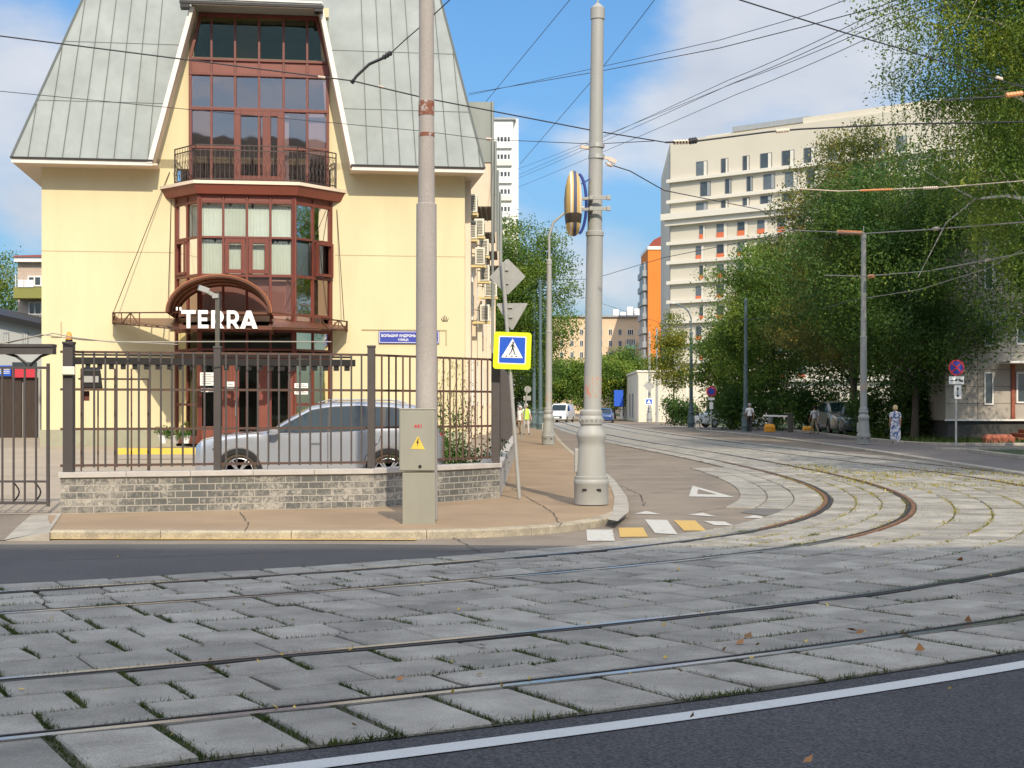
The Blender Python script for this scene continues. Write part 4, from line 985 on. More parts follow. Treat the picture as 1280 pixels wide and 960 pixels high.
# emblem outline on the wall (small crown-like drawing)
q = MB(); c = fp(556, 398, .01)
for dx, dz, ex, ez in ((-.12,.0,-.08,-.08),(-.06,.06,-.04,-.08),(0,.10,0,-.08),(.06,.06,.04,-.08),(.12,0,.08,-.08),(-.09,-.09,.09,-.09)): q.tube([c+Vector((dx,0,dz)), c+Vector((ex,0,ez))], .010, 4)
q.build('wall_drawing', 'iron_black', bld)
# ---- oriels along the street side, metal above, pink siding below, brown soffit
for Yf, x0, x1, zsoff, ztop in ((54, 590, 613.7, 8.9, 12.7), (62, 603, 617.8, 8.9, 12.7), (69.6, 608, 621, 8.9, 12.7), (76.7, 611, 624, 8.9, 12.7), (84, 612, 625.5, 8.9, 12.7)):
    X1 = (x1-640)/F*Yf; X0 = X1-1.6; dpt = 4.0
    q = MB(); vs = [(X0, Yf, zsoff), (X1, Yf, zsoff), (X1, Yf+dpt, zsoff), (X0, Yf+dpt, zsoff)]
    q.add([L(v) for v in vs] + [L((v[0], v[1], zsoff+1.6)) for v in vs], [(0,1,5,4),(1,2,6,5),(2,3,7,6),(3,0,4,7)]); orl = q.build('oriel', 'siding_pink', bld)
    q = MB(); vs2 = [(X0-3, Yf-.05, 0), (X1+.04, Yf-.05, 0), (X1+.04, Yf+dpt+.05, 0), (X0-3, Yf+dpt+.05, 0)]
    q.add([L((v[0], v[1], zsoff+1.6)) for v in vs2] + [L((v[0], v[1], ztop)) for v in vs2], [(0,1,5,4),(1,2,6,5),(2,3,7,6),(3,0,4,7),(4,5,6,7),(0,3,2,1)]); q.build('metal_cladding', 'roof_metal', orl)
    q = MB(); q.add([L((v[0], v[1], zsoff-.02)) for v in vs] + [L((v[0], v[1], zsoff-.004)) for v in vs], [(0,1,5,4),(1,2,6,5),(2,3,7,6),(3,0,4,7),(4,5,6,7),(0,3,2,1)])
    q.build('soffit', 'soffit_brown', orl)
    q = MB()
    for j in range(8): xx = X0+.1+j*(X1-X0-.1)/8; q.bar(L((xx, Yf+.02, zsoff-.04)), L((xx, Yf+dpt-.02, zsoff-.04)), .03, .04)
    q.tube([L((X1+.06, Yf-.1, 0.3)), L((X1+.06, Yf-.1, ztop))] if Yf == 54 else [L((X1+.06, Yf-.1, zsoff)), L((X1+.06, Yf-.1, ztop))], .05, 6)
    q.build('soffit_batten', 'roof_metal', orl)
# ---- air conditioners on the side wall
AC = [(590,254,50.2,'upper cream air conditioner nearest the front corner, just under the eave'),
      (589.5,287,50.6,'cream air conditioner second from the top by the front corner, on a yellow bracket'),
      (599,284,53.5,'cream air conditioner tucked behind the second unit from the top'),
      (605,309,56,'small cream air conditioner in the third row, partly hidden by its neighbour'),
      (600,320,53,'large cream air conditioner in the third row down the side wall'),
      (606,341,57,'cream air conditioner in the fourth row, above the back of the square sign'),
      (611,361,60,'cream air conditioner in the fifth row beside the diamond sign'),
      (616,362,64,'farther cream air conditioner of the fifth-row pair by the diamond sign'),
      (612,376,61,'cream air conditioner in the sixth row, just left of the triangle sign'),
      (606,391,55,'lowest cream air conditioner with a square grille above the fence')]
for px, py, Y, lab in AC:
    p = P(px, py, Y); r_ = empty('air_conditioner', p, 0, lab, 'air conditioner', 'air conditioners on the side wall')
    w, h, dp = .36, .62, .80
    q = MB(); q.box((-w/2, 0, -h/2), (w/2, dp, h/2)); q.build('casing', 'white_plastic', r_, bev=.02)
    q = MB()
    for j in range(9): z = -h/2+.07+j*(h-.14)/8.5; q.box((-w/2+.06, -.012, z), (w/2-.06, .01, z+.028))
    q.build('grille', 'slot_dark', r_)
    q = MB(); q.box((-w/2-.25, .04, -h/2-.06), (w/2+.02, .10, -h/2-.005)); q.box((-w/2-.25, dp-.1, -h/2-.06), (w/2+.02, dp-.04, -h/2-.005)); q.box((-w/2-.3, .0, -h/2-.09), (w/2+.04, .03, -h/2-.03)); q.build('bracket', 'bracket_yellow', r_)
    q = MB(); q.lathe([(.0,0),(.19,0),(.19,.01),(0,.01)], (0,0,0), 20); fo_ = q.build('fan_cover', 'slot_dark', r_); fo_.rotation_euler = (0, R(90), 0); fo_.location = (w/2+.002, dp*.5, 0)
    a_ = MB(); a_.tube([(-w/2, .3, .1), (-w/2-.3, .3, .15), (-w/2-.35, .3, -.6)], .025, 6); a_.build('pipe', 'slot_dark', r_)
# ================================================================ brick wall and railings round the yard
def wframe(p, q):
    p = Vector((*p[:2], 0)); q = Vector((*q[:2], 0)); return Frame(p, atan2(q.y-p.y, q.x-p.x)), (q-p).length
wallpts = [(-6.32, 20.7), (-2.06, 22.0), (-.20, 24.25), (.12, 46.5)]
fence = empty('railing_fence', (-6.32, 20.7, 0), 0, 'dark metal bar fence on a low grey brick wall around the corner yard', 'fence')
WT = .60
def fchild(o): o.location = o.location - Vector(fence.location) if False else o.location; o.parent = fence; o.matrix_parent_inverse = Matrix.Translation(fence.location).inverted(); return o
for k in range(3):
    f, Ln = wframe(wallpts[k], wallpts[k+1]); m = MB()
    a0_, a1_ = (0, Ln) if k != 1 else (.0, Ln)
    m.box((a0_, .0, -.02), (a1_, .30, WT)); o = m.build('brick_wall', 'fence_brick' if k < 2 else 'cap_stone', None); o.location = f.o; o.rotation_euler.z = f.a; bpy.context.view_layer.update(); fchild(o)
    m = MB(); n = int(Ln/.9)+1
    for i in range(n): m.box((Ln*i/n+(.004 if i else -.03), -.035, WT), (Ln*(i+1)/n, .335, WT+.075))
    o = m.build('coping', 'cap_stone', None, bev=.006); o.location = f.o; o.rotation_euler.z = f.a; fchild(o)
ZF0, ZF1 = WT+.075, 2.43
def post(px=None, pos=None, w=.10, z1=2.46, m='fence_grey', base=ZF0):
    q = MB(); q.box((-w/2, -w/2, base), (w/2, w/2, z1)); q.box((-w/2-.008, -w/2-.008, z1-.02), (w/2+.008, w/2+.008, z1+.012)); o = q.build('post', m, None, bev=.004); o.location = (pos[0], pos[1], 0); fchild(o); return o
def on(f, u, out=-.15, z=0): return f.w(u, out, z)
for k in range(3):
    f, Ln = wframe(wallpts[k], wallpts[k+1])
    zlo = ZF0+.09
    m = MB()
    for z in (zlo, 1.28, 1.84, 2.37): m.bar(on(f, 0, -.15, z), on(f, Ln, -.15, z), .022, .034)
    o = m.build('cross_rail', 'fence_brown', None); fchild(o)
    m = MB(); sp_ = .149; n = int(Ln/sp_)
    if k == 2:
        for i in range(n*1): 
            if i*sp_ > 22.4: break
            x = i*sp_; m.bar(on(f, x, -.13, zlo-.06), on(f, x, -.13, 2.43), .06, .02)
    else:
        for i in range(1, n): m.bar(on(f, i*Ln/n, -.13, zlo-.03), on(f, i*Ln/n, -.13, 2.385), .026, .018, up=(0,1,0))
    o = m.build('bars', 'fence_grey' if k != 1 else 'fence_brown', None); fchild(o)
f0, L0_ = wframe(wallpts[0], wallpts[1])
u272 = f0.u(272, -.15); pm = on(f0, u272); post(pos=pm)
p467 = on(f0, L0_); post(pos=(p467.x, p467.y), w=.11, z1=2.50)
p0 = on(f0, .12); gp = post(pos=(p0.x, p0.y), w=.14, z1=2.50)
f2, L2_ = wframe(wallpts[2], wallpts[3])
post(pos=(-.26, 24.28), w=.12)
for u in (2.6, 5.2, 7.8, 10.4, 13, 16, 19, 22): c = on(f2, u); post(pos=(c.x, c.y), w=.09)
# dark sliding-gate rail and leaf standing behind the first bay
sg = empty('sliding_gate', on(f0, 0, -.6), f0.a, 'black sliding gate leaf with heavy top rail behind the fence near the grey car', 'gate')
q = MB(); q.box((.05, 0, 2.21), (4.3, .14, 2.31)); q.box((.05, .01, 2.335), (4.25, .10, 2.36)); q.build('top_rail', 'iron_black', sg)
q = MB()
for i in range(24): q.box((.35+i*.165, .02, 2.14), (.42+i*.165, .10, 2.212))
q.build('rail_bracket', 'iron_black', sg)
q = MB()
for i in range(5): x = .28+i*.235; q.box((x, .04, .25), (x+.022, .07, 2.15 if i < 4 else 2.0))
q.box((.25, .03, 1.985), (1.25, .07, 2.01)); q.box((1.22, .03, .2), (1.26, .08, 2.0)); q.build('bars', 'fence_brown', sg)
# floodlight on the gate post
fl_ = empty('floodlight', on(f0, .42, -.25, 1.98), f0.a, 'black floodlight box on the post between gate and fence', 'floodlight')
q = MB(); q.add([(-.12,0,-.16),(.14,0,-.16),(.16,-.10,-.12),(-.14,-.10,-.12),(-.10,0,.18),(.10,0,.18),(.13,-.1,.14),(-.12,-.1,.14)], [(0,1,2,3),(4,7,6,5),(3,2,6,7),(1,0,4,5),(0,3,7,4),(2,1,5,6)]); q.build('housing', 'iron_black', fl_, bev=.01)
q = MB(); q.box((-.10,-.115,-.04), (.10,-.105,.05)); q.build('lens', 'galv', fl_); q = MB(); q.box((-.10,.0,-.30), (-.02,.06,-.16)); q.build('bracket', 'brown_frame', fl_)
bc = empty('warning_beacon', on(f0, .12, -.15, 2.512), 0, 'small amber beacon lamp on top of the gate post', 'beacon lamp')
q = MB(); q.lathe([(.0,.0),(.05,0),(.05,.03),(0,.03)], n=14); q.build('base', 'iron_black', bc); q = MB(); q.lathe([(.045,.03),(.042,.08),(.025,.13),(.006,.145)], n=14); q.build('dome', 'amber', bc, smooth=True)
jb = empty('junction_box', on(f0, .12, -.06, 2.10), 0, 'small cream junction box on the gate post under the amber lamp', 'junction box'); q = MB(); q.box((-.09,-.05,-.06), (.09,0,.06)); q.build('case', 'white_plastic', jb, bev=.01); q = MB(); q.box((-.08,-.056,-.05), (.08,-.05,.05)); q.build('lid', 'white_plastic', jb, bev=.004)
# swing gate at the left with a curved ornament and heavy lintel
gt = empty('entrance_gate', (-7.9, 20.7, 0), 0, 'dark bar entrance gate with curved brace under a heavy top beam at the left edge', 'gate')
q = MB(); xg0, xg1 = -7.0+.0, 1.42
q = MB()
for i in range(50):
    x = 1.40-i*.157; q.box((x-.012, -.012, .25), (x+.012, .012, 2.14))
q.build('bars', 'fence_grey', gt)
q = MB()
for z, h in ((2.14, .035), (.55, .03), (.25, .04)): q.box((-6.6, -.02, z-h/2), (1.42, .02, z+h/2))
q.box((1.395, -.025, .2), (1.43, .025, 2.2)); q.build('gate_frame', 'fence_grey', gt)
q = MB()
for cx_ in (1.15,):
    q.tube([(cx_-.32+.0, 0, 2.34), (cx_-.18, 0, 2.30), (cx_-.04, 0, 2.20), (cx_, 0, 2.14)], .02, 6); q.tube([(cx_+.28, 0, 2.34), (cx_+.16, 0, 2.30), (cx_+.04, 0, 2.20), (cx_, 0, 2.14)], .02, 6)
for i in range(6): q.tube([(1.2-i*.30+.1*sin(j/6*pi), .03, .25-.0+.30*(j/6)) for j in range(7)], .012, 5)
parts(q, 'curved_brace', 'iron_black', gt)
q = MB(); q.box((-6.6, -.07, 2.33), (1.5, .09, 2.43)); q.box((-6.6, -.09, 2.43), (1.5, .11, 2.47)); q.build('lintel', 'fence_grey', gt)
cbm = MB(); cbm.tube([(-6.6,-.1,2.53), (-2,-.1,2.49), (.2,-.1,2.50), (.9,-.08,2.49), (1.2,-.08,2.56), (1.5,-.05,2.62), (1.8,-.05,2.56), (2.3,.0,2.50), (4.0,.3,2.52), (5.3,.6,2.53)], .009, 6)
cbm.tube([(-6.6,-.1,2.50), (-1,-.12,2.48), (.8,-.1,2.48), (1.35,-.08,2.60), (1.9,-.02,2.53), (3.2,.1,2.47)], .008, 6); o = cbm.build('loose_cable', 'cable_pale', gt)
# camera mast on the middle post
cmh = empty('camera_mast', (pm.x, pm.y, 2.47), 0, 'thin grey mast with a small surveillance camera above the middle fence post', 'camera mast')
q = MB(); q.box((-.03,-.03,0), (.03,.03,.78)); q.build('mast', 'slot_dark', cmh)
q = MB(); q.box((-.07,-.05,.70), (.02,.05,.76)); q.bar((-.02,0,.73), (-.24,-.12,.84), .05, .05); q.bar((-.25,-.12,.845), (-.12,-.06,.80), .075, .075); q.build('camera_body', 'galv', cmh)
# ---------------------------------------------------------------- concrete pole with cabinet
cp = empty('concrete_pole', (-1.13, 19.55, .11), 0, 'tall round concrete utility pole rising behind the small electrical cabinet', 'utility pole')
q = MB(); q.lathe([(.148,0),(.142,1.5),(.134,4.12),(.134,4.16),(.118,4.17)], n=28, lean=(.000,0)); q.build('lower_shaft', 'concrete_pole', cp, smooth=True)
q = MB(); q.lathe([(.112,4.14),(.100,5.4),(.095,8.5),(.09,9.3)], n=28, lean=(-.0,0)); q.build('upper_shaft', 'concrete_pole', cp, smooth=True)
q = MB(); q.lathe([(.1058,5.33),(.1052,5.52)], n=28); q.lathe([(.1068,5.05),(.1066,5.10)], n=28); parts(q, 'rusty_band', 'rust_paint', cp, smooth=True)
q = MB(); q.lathe([(.121,4.28),(.1195,4.40)], n=28); q.lathe([(.145,1.75),(.1445,1.80)], n=28); 
cb_ = empty('electrical_cabinet', (-1.20, 19.06, .10), R(2), 'grey-green metal electrical cabinet with a yellow warning triangle at the foot of the concrete pole', 'electrical cabinet')
q = MB(); q.box((-.205,-.15,-.02), (.215,.16,.655)); q.build('pedestal', 'cabinet', cb_, bev=.008)
q = MB(); q.box((-.245,-.17,.67), (.215,.17,1.455)); q.box((-.25,-.18,1.455), (.225,.18,1.475)); box_ = q.build('cabinet_box', 'cabinet', cb_, bev=.008)
q = MB(); q.box((-.235,-.180,.685), (.205,-.171,1.445)); dr_ = q.build('door', 'cabinet', cb_, bev=.004)
q = MB(); q.lathe([(.0,0),(.020,0),(.020,.012),(0,.012)], n=14); k_ = q.build('lock', 'iron_black', dr_); k_.location = (.02,-.181,.735); k_.rotation_euler = (R(90),0,0)
q = MB(); q.prism([(-.098,-.1835,.958),(.082,-.1835,.950),(-.005,-.1835,1.125)], (0,.003,0)); tri = q.build('warning_triangle', 'yellow_paint', dr_)
q = MB(); q.prism([(-.004,-.1848,1.09),(-.028,-.1848,1.035),(-.012,-.1848,1.035),(-.022,-.1848,.985),(.008,-.1848,1.048),(-.006,-.1848,1.046),(.006,-.1848,1.09)], (0,.001,0)); q.build('lightning_bolt', 'sign_black', tri)
text_mesh('lettering', '441', .075, 'sign_red', dr_, (-.0,-.183,1.245), (R(90),0,R(0)), ex=.0005, off=.001)
# ---------------------------------------------------------------- cast tram poles
def tram_pole(x, y, h, label, mats, k=1.0, lean=(0,0), ring=0, parts_=True, group='cast-base tram and lamp poles', n=28, cut=.5, arm=None):
    r_ = empty('tram_pole', (x, y, .11 if y < 150 else .02), 0, label, 'tram pole', group)
    mb_, ms_ = mats
    q = MB(); pf = [(.262,0),(.262,.30),(.268,.31),(.268,.36),(.255,.38),(.258,.42),(.232,.43),(.222,.62),(.205,.86),(.200,.95),(.212,.97),(.212,1.0),(.222,1.02),(.226,1.06),(.20,1.12),(.165,1.18),(.158,1.20)]
    q.lathe([(a*k, b*k) for a, b in pf], n=n); base = q.build('cast_base', mb_, r_, smooth=True)
    if k == 1.0 and parts_:
        q = MB()
        for i in range(16): a = 2*pi*i/16; q.bar((.150*cos(a), .150*sin(a), 1.22), (.185*cos(a), .185*sin(a), 1.30), .03, .03)
        q.lathe([(.15,1.20),(.175,1.22),(.182,1.27),(.185,1.31),(.162,1.35),(.172,1.38),(.168,1.42),(.15,1.44)], n=n); q.build('collar', mb_, r_, smooth=True)
        q = MB()
        for a in (-1.95, -1.25): q.prism([(.258*cos(a)-.06, .262*sin(a)-.004, .215), (.258*cos(a)+.06, .262*sin(a)-.004, .205), (.258*cos(a)+.05, .262*sin(a)-.004, .245), (.258*cos(a)-.05, .262*sin(a)-.004, .245)], (0,.01,0))
        q.build('drain_slot', 'iron_black', base)
        q = MB(); q.box((-.26,-.06,.48), (-.19,.06,.85)); q.build('access_door', mb_, base, bev=.02)
    else:
        q = MB(); q.lathe([(.15*k,1.19*k),(.18*k,1.25*k),(.185*k,1.31*k),(.165*k,1.36*k),(.17*k,1.41*k),(.14*k,1.44*k)], n=n); q.build('collar', mb_, r_, smooth=True)
    zc = h*cut; r0 = .135*k; r1 = .112*k
    lx = lambda z: (lean[0]*z, lean[1]*z)
    q = MB(); q.lathe([(r0,1.42*k),(r0*.93,zc),(r0*1.02,zc),(r0*1.02,zc+.06),(r1,zc+.08)], n=n, lean=lean); q.build('lower_shaft', ms_, r_, smooth=True)
    q = MB(); q.lathe([(r1,zc+.06),(r1*.86,h-.25),(r1*.98,h-.25),(r1*.98,h-.08),(r1*.5,h-.03),(.02,h)], n=n, lean=lean); q.lathe([(.015,h),(.012,h+.25)], c=(lean[0]*h*.0,0,0), n=6, lean=lean); q.build('upper_shaft', ms_, r_, smooth=True)
    if ring:
        q = MB(); q.lathe([(r0*1.005, ring*k),(r0*1.002, ring*k+.33)], n=n, lean=lean); q.build('graffiti_band', 'pole_graffiti', r_, smooth=True)
    if arm:
        q = MB(); sgn = arm; q.tube([(lean[0]*h, 0, h-.1), (lean[0]*h, 0, h+.9), (sgn*.25, 0, h+1.4), (sgn*.75, 0, h+1.75), (sgn*1.5, 0, h+1.95)], .05, 8); q.build('lamp_arm', ms_, r_, smooth=True)
        q = MB(); q.box((sgn*1.45, -.12, h+1.9), (sgn*1.95, .12, h+2.02)); q.build('lamp_head', 'galv', r_, bev=.04)
    return r_
tp = tram_pole(1.21, 22.6, 7.65, 'big pale tram pole with fluted cast base on the kerb corner by the painted squares', ('pole_pale', 'pole_pale'), lean=(.013,0), ring=1.62, cut=.535)
tram_pole(1.43, 58, 7.3, 'slim pale tram pole on the left pavement with a curved lamp arm', ('pole_pale', 'pole_pale'), lean=(.004,0), ring=1.7, arm=.8, cut=.6)
tram_pole(1.86, 97, 9.8, 'tall dark teal pole on the left pavement just behind the slim pale pole', ('pole_teal', 'pole_teal'))
tram_pole(1.55, 104, 9.0, 'dark teal pole in tree shade, farthest along the left pavement', ('pole_teal', 'pole_teal'))
tram_pole(13.85, 58.3, 8.35, 'grey tram pole on the right pavement beside the woman in the floral dress', ('pole_grey', 'pole_grey'), ring=2.1)
tram_pole(13.9, 88, 7.9, 'teal tram pole on the right pavement with a pedestrian in white beside it', ('pole_teal', 'pole_teal'))
tram_pole(12.65, 104.5, 6.8, 'far teal tram pole at the end of the right kerb with a curved lamp arm', ('pole_teal', 'pole_teal'), arm=-.75)
tram_pole(13.1, 141, 8.6, 'distant pale pole with dark base carrying a diamond sign, before the low cream building', ('pole_grey', 'pole_pale'))
q = MB(); q.tube([(14.1,144,0),(14.1,144,9.2)], [.14,.10], 8); tag(q.build('slim_pole', 'pole_pale'), 'plain slender distant pole right of the diamond-sign pole, against the cream building', 'pole')
# clamps, bracket and the wrapped oval light box on the big pole
lb = empty('wrapped_light_box', (.93, 22.5, 4.68), 0, 'oval light box wrapped in yellow and dark striped cloth on the big pale pole', 'light box')
def oval(y0, y1, prof, mname, nm, par):
    q = MB(); fr_ = []; n = 14
    for z, w, d in prof:
        for k in range(n): a = 2*pi*k/n; fr_.append((w*(abs(cos(a))**.75)*(1 if cos(a) >= 0 else -1), d*(abs(sin(a))**.75)*(1 if sin(a) >= 0 else -1), z))
    m = len(prof); q.add(fr_, [(i*n+k, i*n+(k+1) % n, (i+1)*n+(k+1) % n, (i+1)*n+k) for i in range(m-1) for k in range(n)] + [tuple(range(n))[::-1], tuple(range((m-1)*n, m*n))])
    return q.build(nm, mname, par, smooth=True)
stripe = bpy.data.materials.new('stripe_wrap'); stripe.use_nodes = True; nt = stripe.node_tree; b_ = nt.nodes['Principled BSDF']; b_.inputs['Roughness'].default_value = .7
t_ = nt.nodes.new('ShaderNodeTexCoord'); s_ = nt.nodes.new('ShaderNodeSeparateXYZ'); nt.links.new(t_.outputs['Object'], s_.inputs[0])
mr_ = nt.nodes.new('ShaderNodeMapRange'); nt.links.new(s_.outputs[0], mr_.inputs['Value']); mr_.inputs['From Min'].default_value = -.15; mr_.inputs['From Max'].default_value = .15
cr_ = nt.nodes.new('ShaderNodeValToRGB'); cr_.color_ramp.interpolation = 'CONSTANT'; nt.links.new(mr_.outputs[0], cr_.inputs[0]); e = cr_.color_ramp.elements; e[0].position = 0; e[0].color = (.30,.22,.14,1); e[1].position = .12; e[1].color = (.62,.40,.12,1)
for p_, c_ in ((.30,(.78,.70,.55,1)),(.40,(.66,.43,.14,1)),(.47,(.07,.08,.14,1)),(.64,(.68,.45,.16,1)),(.78,(.78,.70,.55,1)),(.93,(.05,.06,.16,1))): k = e.new(p_); k.color = c_
mz = nt.nodes.new('ShaderNodeMath'); mz.operation = 'LESS_THAN'; nt.links.new(s_.outputs[2], mz.inputs[0]); mz.inputs[1].default_value = -.18
mz2 = nt.nodes.new('ShaderNodeMath'); mz2.operation = 'GREATER_THAN'; nt.links.new(s_.outputs[2], mz2.inputs[0]); mz2.inputs[1].default_value = -.32
mm_ = nt.nodes.new('ShaderNodeMath'); mm_.operation = 'MULTIPLY'; nt.links.new(mz.outputs[0], mm_.inputs[0]); nt.links.new(mz2.outputs[0], mm_.inputs[1])
mx_ = nt.nodes.new('ShaderNodeMix'); mx_.data_type = 'RGBA'; nt.links.new(mm_.outputs[0], mx_.inputs[0]); nt.links.new(cr_.outputs[0], mx_.inputs[6]); mx_.inputs[7].default_value = (.06,.045,.03,1); nt.links.new(mx_.outputs[2], b_.inputs['Base Color']); MATS['stripe_wrap'] = stripe
oval(0, 0, [(-.49,.03,.04),(-.46,.075,.15),(-.36,.11,.30),(-.15,.135,.40),(.05,.14,.42),(.25,.12,.38),(.40,.085,.28),(.48,.05,.12),(.50,.02,.03)], 'stripe_wrap', 'wrapped_body', lb)
q = MB(); q.tube([(.07+.13*cos(a)*1.0, 0, .46*sin(a)) for a in [(-pi/2+.15)+(pi-.3)*j/12 for j in range(13)]], .022, 8); q.build('bow_bracket', 'blue_frame', lb, smooth=True)
q = MB()
for z in (.075, -.09): q.bar((.14,0,z), (.30,0,z+.01), .05, .045); q.box((.24,-.16,z-.03), (.30,.02,z+.03)); q.box((.30,-.14,z-.03), (.54,-.128,z+.03)); q.box((.50,-.16,z-.035), (.56,-.10,z+.035))
parts(q, 'clamp', 'pole_pale', lb, bev=.006)
q = MB(); q.bar((.12,0,.30), (.26,0,.38), .02); q.build('stay', 'blue_frame', lb)
cl_ = empty('wire_clamp', (1.29, 22.6, 5.5), 0, 'steel band clamps with pale insulators near the top of the big pale pole', 'pole clamp')
q = MB()
for z in (-.12, .05): q.lathe([(.112,z),(.124,z),(.124,z+.06),(.112,z+.06)], n=20)
q.build('band', 'galv', cl_, smooth=True)
q = MB(); q.bar((-.12,0,.05), (-.24,0,.06), .04); q.lathe([(0,0),(.03,0),(.03,.05),(0,.05)], c=(-.22,0,.035), n=8); q.bar((.11,0,-.1), (.20,0,-.12), .04); q.bar((.19,0,-.12), (.30,0,-.17), .06); q.build('insulator', 'insulator', cl_)
# ---------------------------------------------------------------- road signs
def rrect(w, h, r, n=5, cx=0, cz=0):
    pts = []
    for sx, sz, a0_ in ((1,1,0),(-1,1,pi/2),(-1,-1,pi),(1,-1,3*pi/2)):
        for j in range(n+1): a = a0_+pi/2*j/n; pts.append((cx+sx*(w/2-r)+r*cos(a), cz+sz*(h/2-r)+r*sin(a)))
    return pts
def plate(poly, y0, y1, m, nm, par): q = MB(); q.prism([(x, y0, z) for x, z in poly], (0, y1-y0, 0)); return q.build(nm, m, par)
def disc(r, n=32, cx=0, cz=0): return [(cx+r*cos(2*pi*k/n), cz+r*sin(2*pi*k/n)) for k in range(n)]
sp_ = empty('sign_post', (.12, 24.0, .11), 0, 'leaning white post carrying the crossing sign and two sign backs at the fence corner', 'sign post')
ltop = -.275
q = MB(); q.tube([(0,0,0), (ltop*.50,0,1.9), (ltop,0,3.83)], .031, 14); q.build('pole', 'pole_pale', sp_, smooth=True)
for i, (cx_, cz_, shape) in enumerate((( -.18, 3.58, 'diamond'), (-.16, 2.995, 'tri'))): pass
ds = empty('diamond_sign', (.12-.20, 24.05, 3.71), R(-6), 'unpainted grey back of a diamond sign above the triangle sign on the leaning post', 'road sign')
plate([(-.295,-.005),(-.28,.015),(-.02,.285),(.02,.285),(.29,.012),(.29,-.012),(.02,-.285),(-.02,-.285)], .03, .034, 'sign_back', 'sign_plate', ds)
q = MB(); q.box((-.06,.0,-.12), (.02,.03,-.09)); q.box((-.06,.0,.10), (.02,.03,.13)); parts(q, 'bracket', 'galv', ds)
ts = empty('triangle_sign', (.12-.125, 24.05, 3.10), R(-6), 'unpainted grey back of a downward triangle sign under the diamond one', 'road sign')
plate([(-.25,.16),(-.235,.18),(.245,.18),(.255,.16),(.02,-.25),(-.015,-.25)], .03, .034, 'sign_back', 'sign_plate', ts)
q = MB(); q.box((-.07,.0,.10), (.01,.03,.13)); q.box((-.05,.0,-.06), (.01,.03,-.03)); parts(q, 'bracket', 'galv', ts)
zs = empty('crossing_sign', (.005, 23.93, 2.50), R(-4), 'square blue pedestrian crossing sign with a lime border on the leaning post', 'road sign')
zs.rotation_euler = (0, R(2), R(-4))
plate(rrect(.61,.60,.05), -.014, -.010, 'sign_lime', 'lime_board', zs)
plate(rrect(.45,.45,.025,4,.0,.01), -.017, -.0145, 'sign_white', 'white_margin', zs)
plate(rrect(.415,.415,.015,4,.0,.01), -.020, -.0175, 'sign_blue', 'blue_field', zs)
plate([(-.175,-.115),(.175,-.115),(.0,.195)], -.0225, -.0205, 'sign_white', 'white_triangle', zs)
q = MB(); Y_ = -.0245
def pp(pl, q=q): q.prism([(x, Y_, z) for x, z in pl], (0, .0015, 0))
pp(disc(.016, 12, .012, .128)); pp([(-.012,.108),(.018,.108),(.022,.03),(-.008,.03)]); pp([(-.010,.105),(-.040,.06),(-.032,.054),(-.004,.09)]); pp([(.014,.102),(.042,.062),(.048,.052),(.040,.052),(.010,.085)])
pp([(-.008,.036),(.012,.036),(-.008,-.02),(-.045,-.075),(-.058,-.070),(-.022,-.015)]); pp([(.004,.036),(.024,.036),(.038,-.015),(.058,-.068),(.046,-.075),(.022,-.018)])
for x in (-.085, -.0, .075): pp([(x-.025,-.098),(x+.006,-.098),(x+.018,-.082),(x-.010,-.082)])
q.build('walking_figure', 'sign_black', zs)
q = MB(); q.bar((-.02,-.011,-.30), (-.02,-.011,-.36), .02, .004); q.build('loose_tab', 'sign_lime', zs)
# small leaning sign on the left pavement
s2 = empty('sign_post', (.42, 66.0, .11), 0, 'small leaning post with a round sign back and a small plate on the left pavement', 'sign post')
q = MB(); q.tube([(0,0,0), (.28,0,2.4)], .035, 8); q.build('pole', 'sign_back', s2); 
plate(disc(.155, 24, .285, 2.25), .03, .04, 'sign_back', 'round_plate', s2); plate(rrect(.33,.20,.02,3,.26,1.86), .03, .04, 'sign_back', 'small_plate', s2)
# no-stopping sign group on the right
ns = empty('sign_post', ((1195-640)/F*55.0, 55.0, .11), 0, 'thin post with round no-stopping sign, tow plate and arrow plate at right', 'sign post')
q = MB(); q.tube([(0,0,0), (0,0,3.18)], .04, 10); q.build('pole', 'galv', ns, smooth=True)
plate(disc(.295, 36, 0, 2.93), -.06, -.052, 'sign_red', 'round_sign', ns); plate(disc(.235, 36, 0, 2.93), -.066, -.0605, 'sign_navy', 'blue_disc', ns)
q = MB(); q.bar((-.19,-.069,2.74), (.19,-.069,3.12), .055, .004, up=(0,1,0)); q.bar((-.19,-.0695,3.12), (.19,-.0695,2.74), .055, .004, up=(0,1,0)); q.build('red_cross', 'sign_red', ns)
plate(rrect(.56,.29,.03,3,0,2.46), -.055, -.05, 'sign_white', 'tow_plate', ns)
q = MB(); q.box((-.23,-.059,2.43), (-.06,-.056,2.46)); q.prism([(-.05,-.059,2.42),(.02,-.059,2.42),(.02,-.059,2.52),(-.02,-.059,2.52),(-.05,-.059,2.48)], (0,.003,0)); q.bar((.02,-.058,2.46), (.12,-.058,2.53), .02, .003, up=(0,1,0)); q.prism([(.08,-.059,2.44),(.24,-.059,2.38),(.24,-.059,2.45),(.20,-.059,2.47),(.10,-.059,2.50)], (0,.003,0)); q.build('tow_symbol', 'sign_black', ns)
plate(rrect(.27,.50,.03,3,.05,2.02), -.055, -.05, 'sign_white', 'arrow_plate', ns)
q = MB(); q.box((.035,-.059,1.90), (.065,-.056,2.14)); q.prism([(.05,-.059,2.22),(-.01,-.059,2.12),(.11,-.059,2.12)], (0,.003,0)); q.prism([(.05,-.059,1.82),(-.01,-.059,1.92),(.11,-.059,1.92)], (0,.003,0)); q.build('double_arrow', 'sign_black', ns)
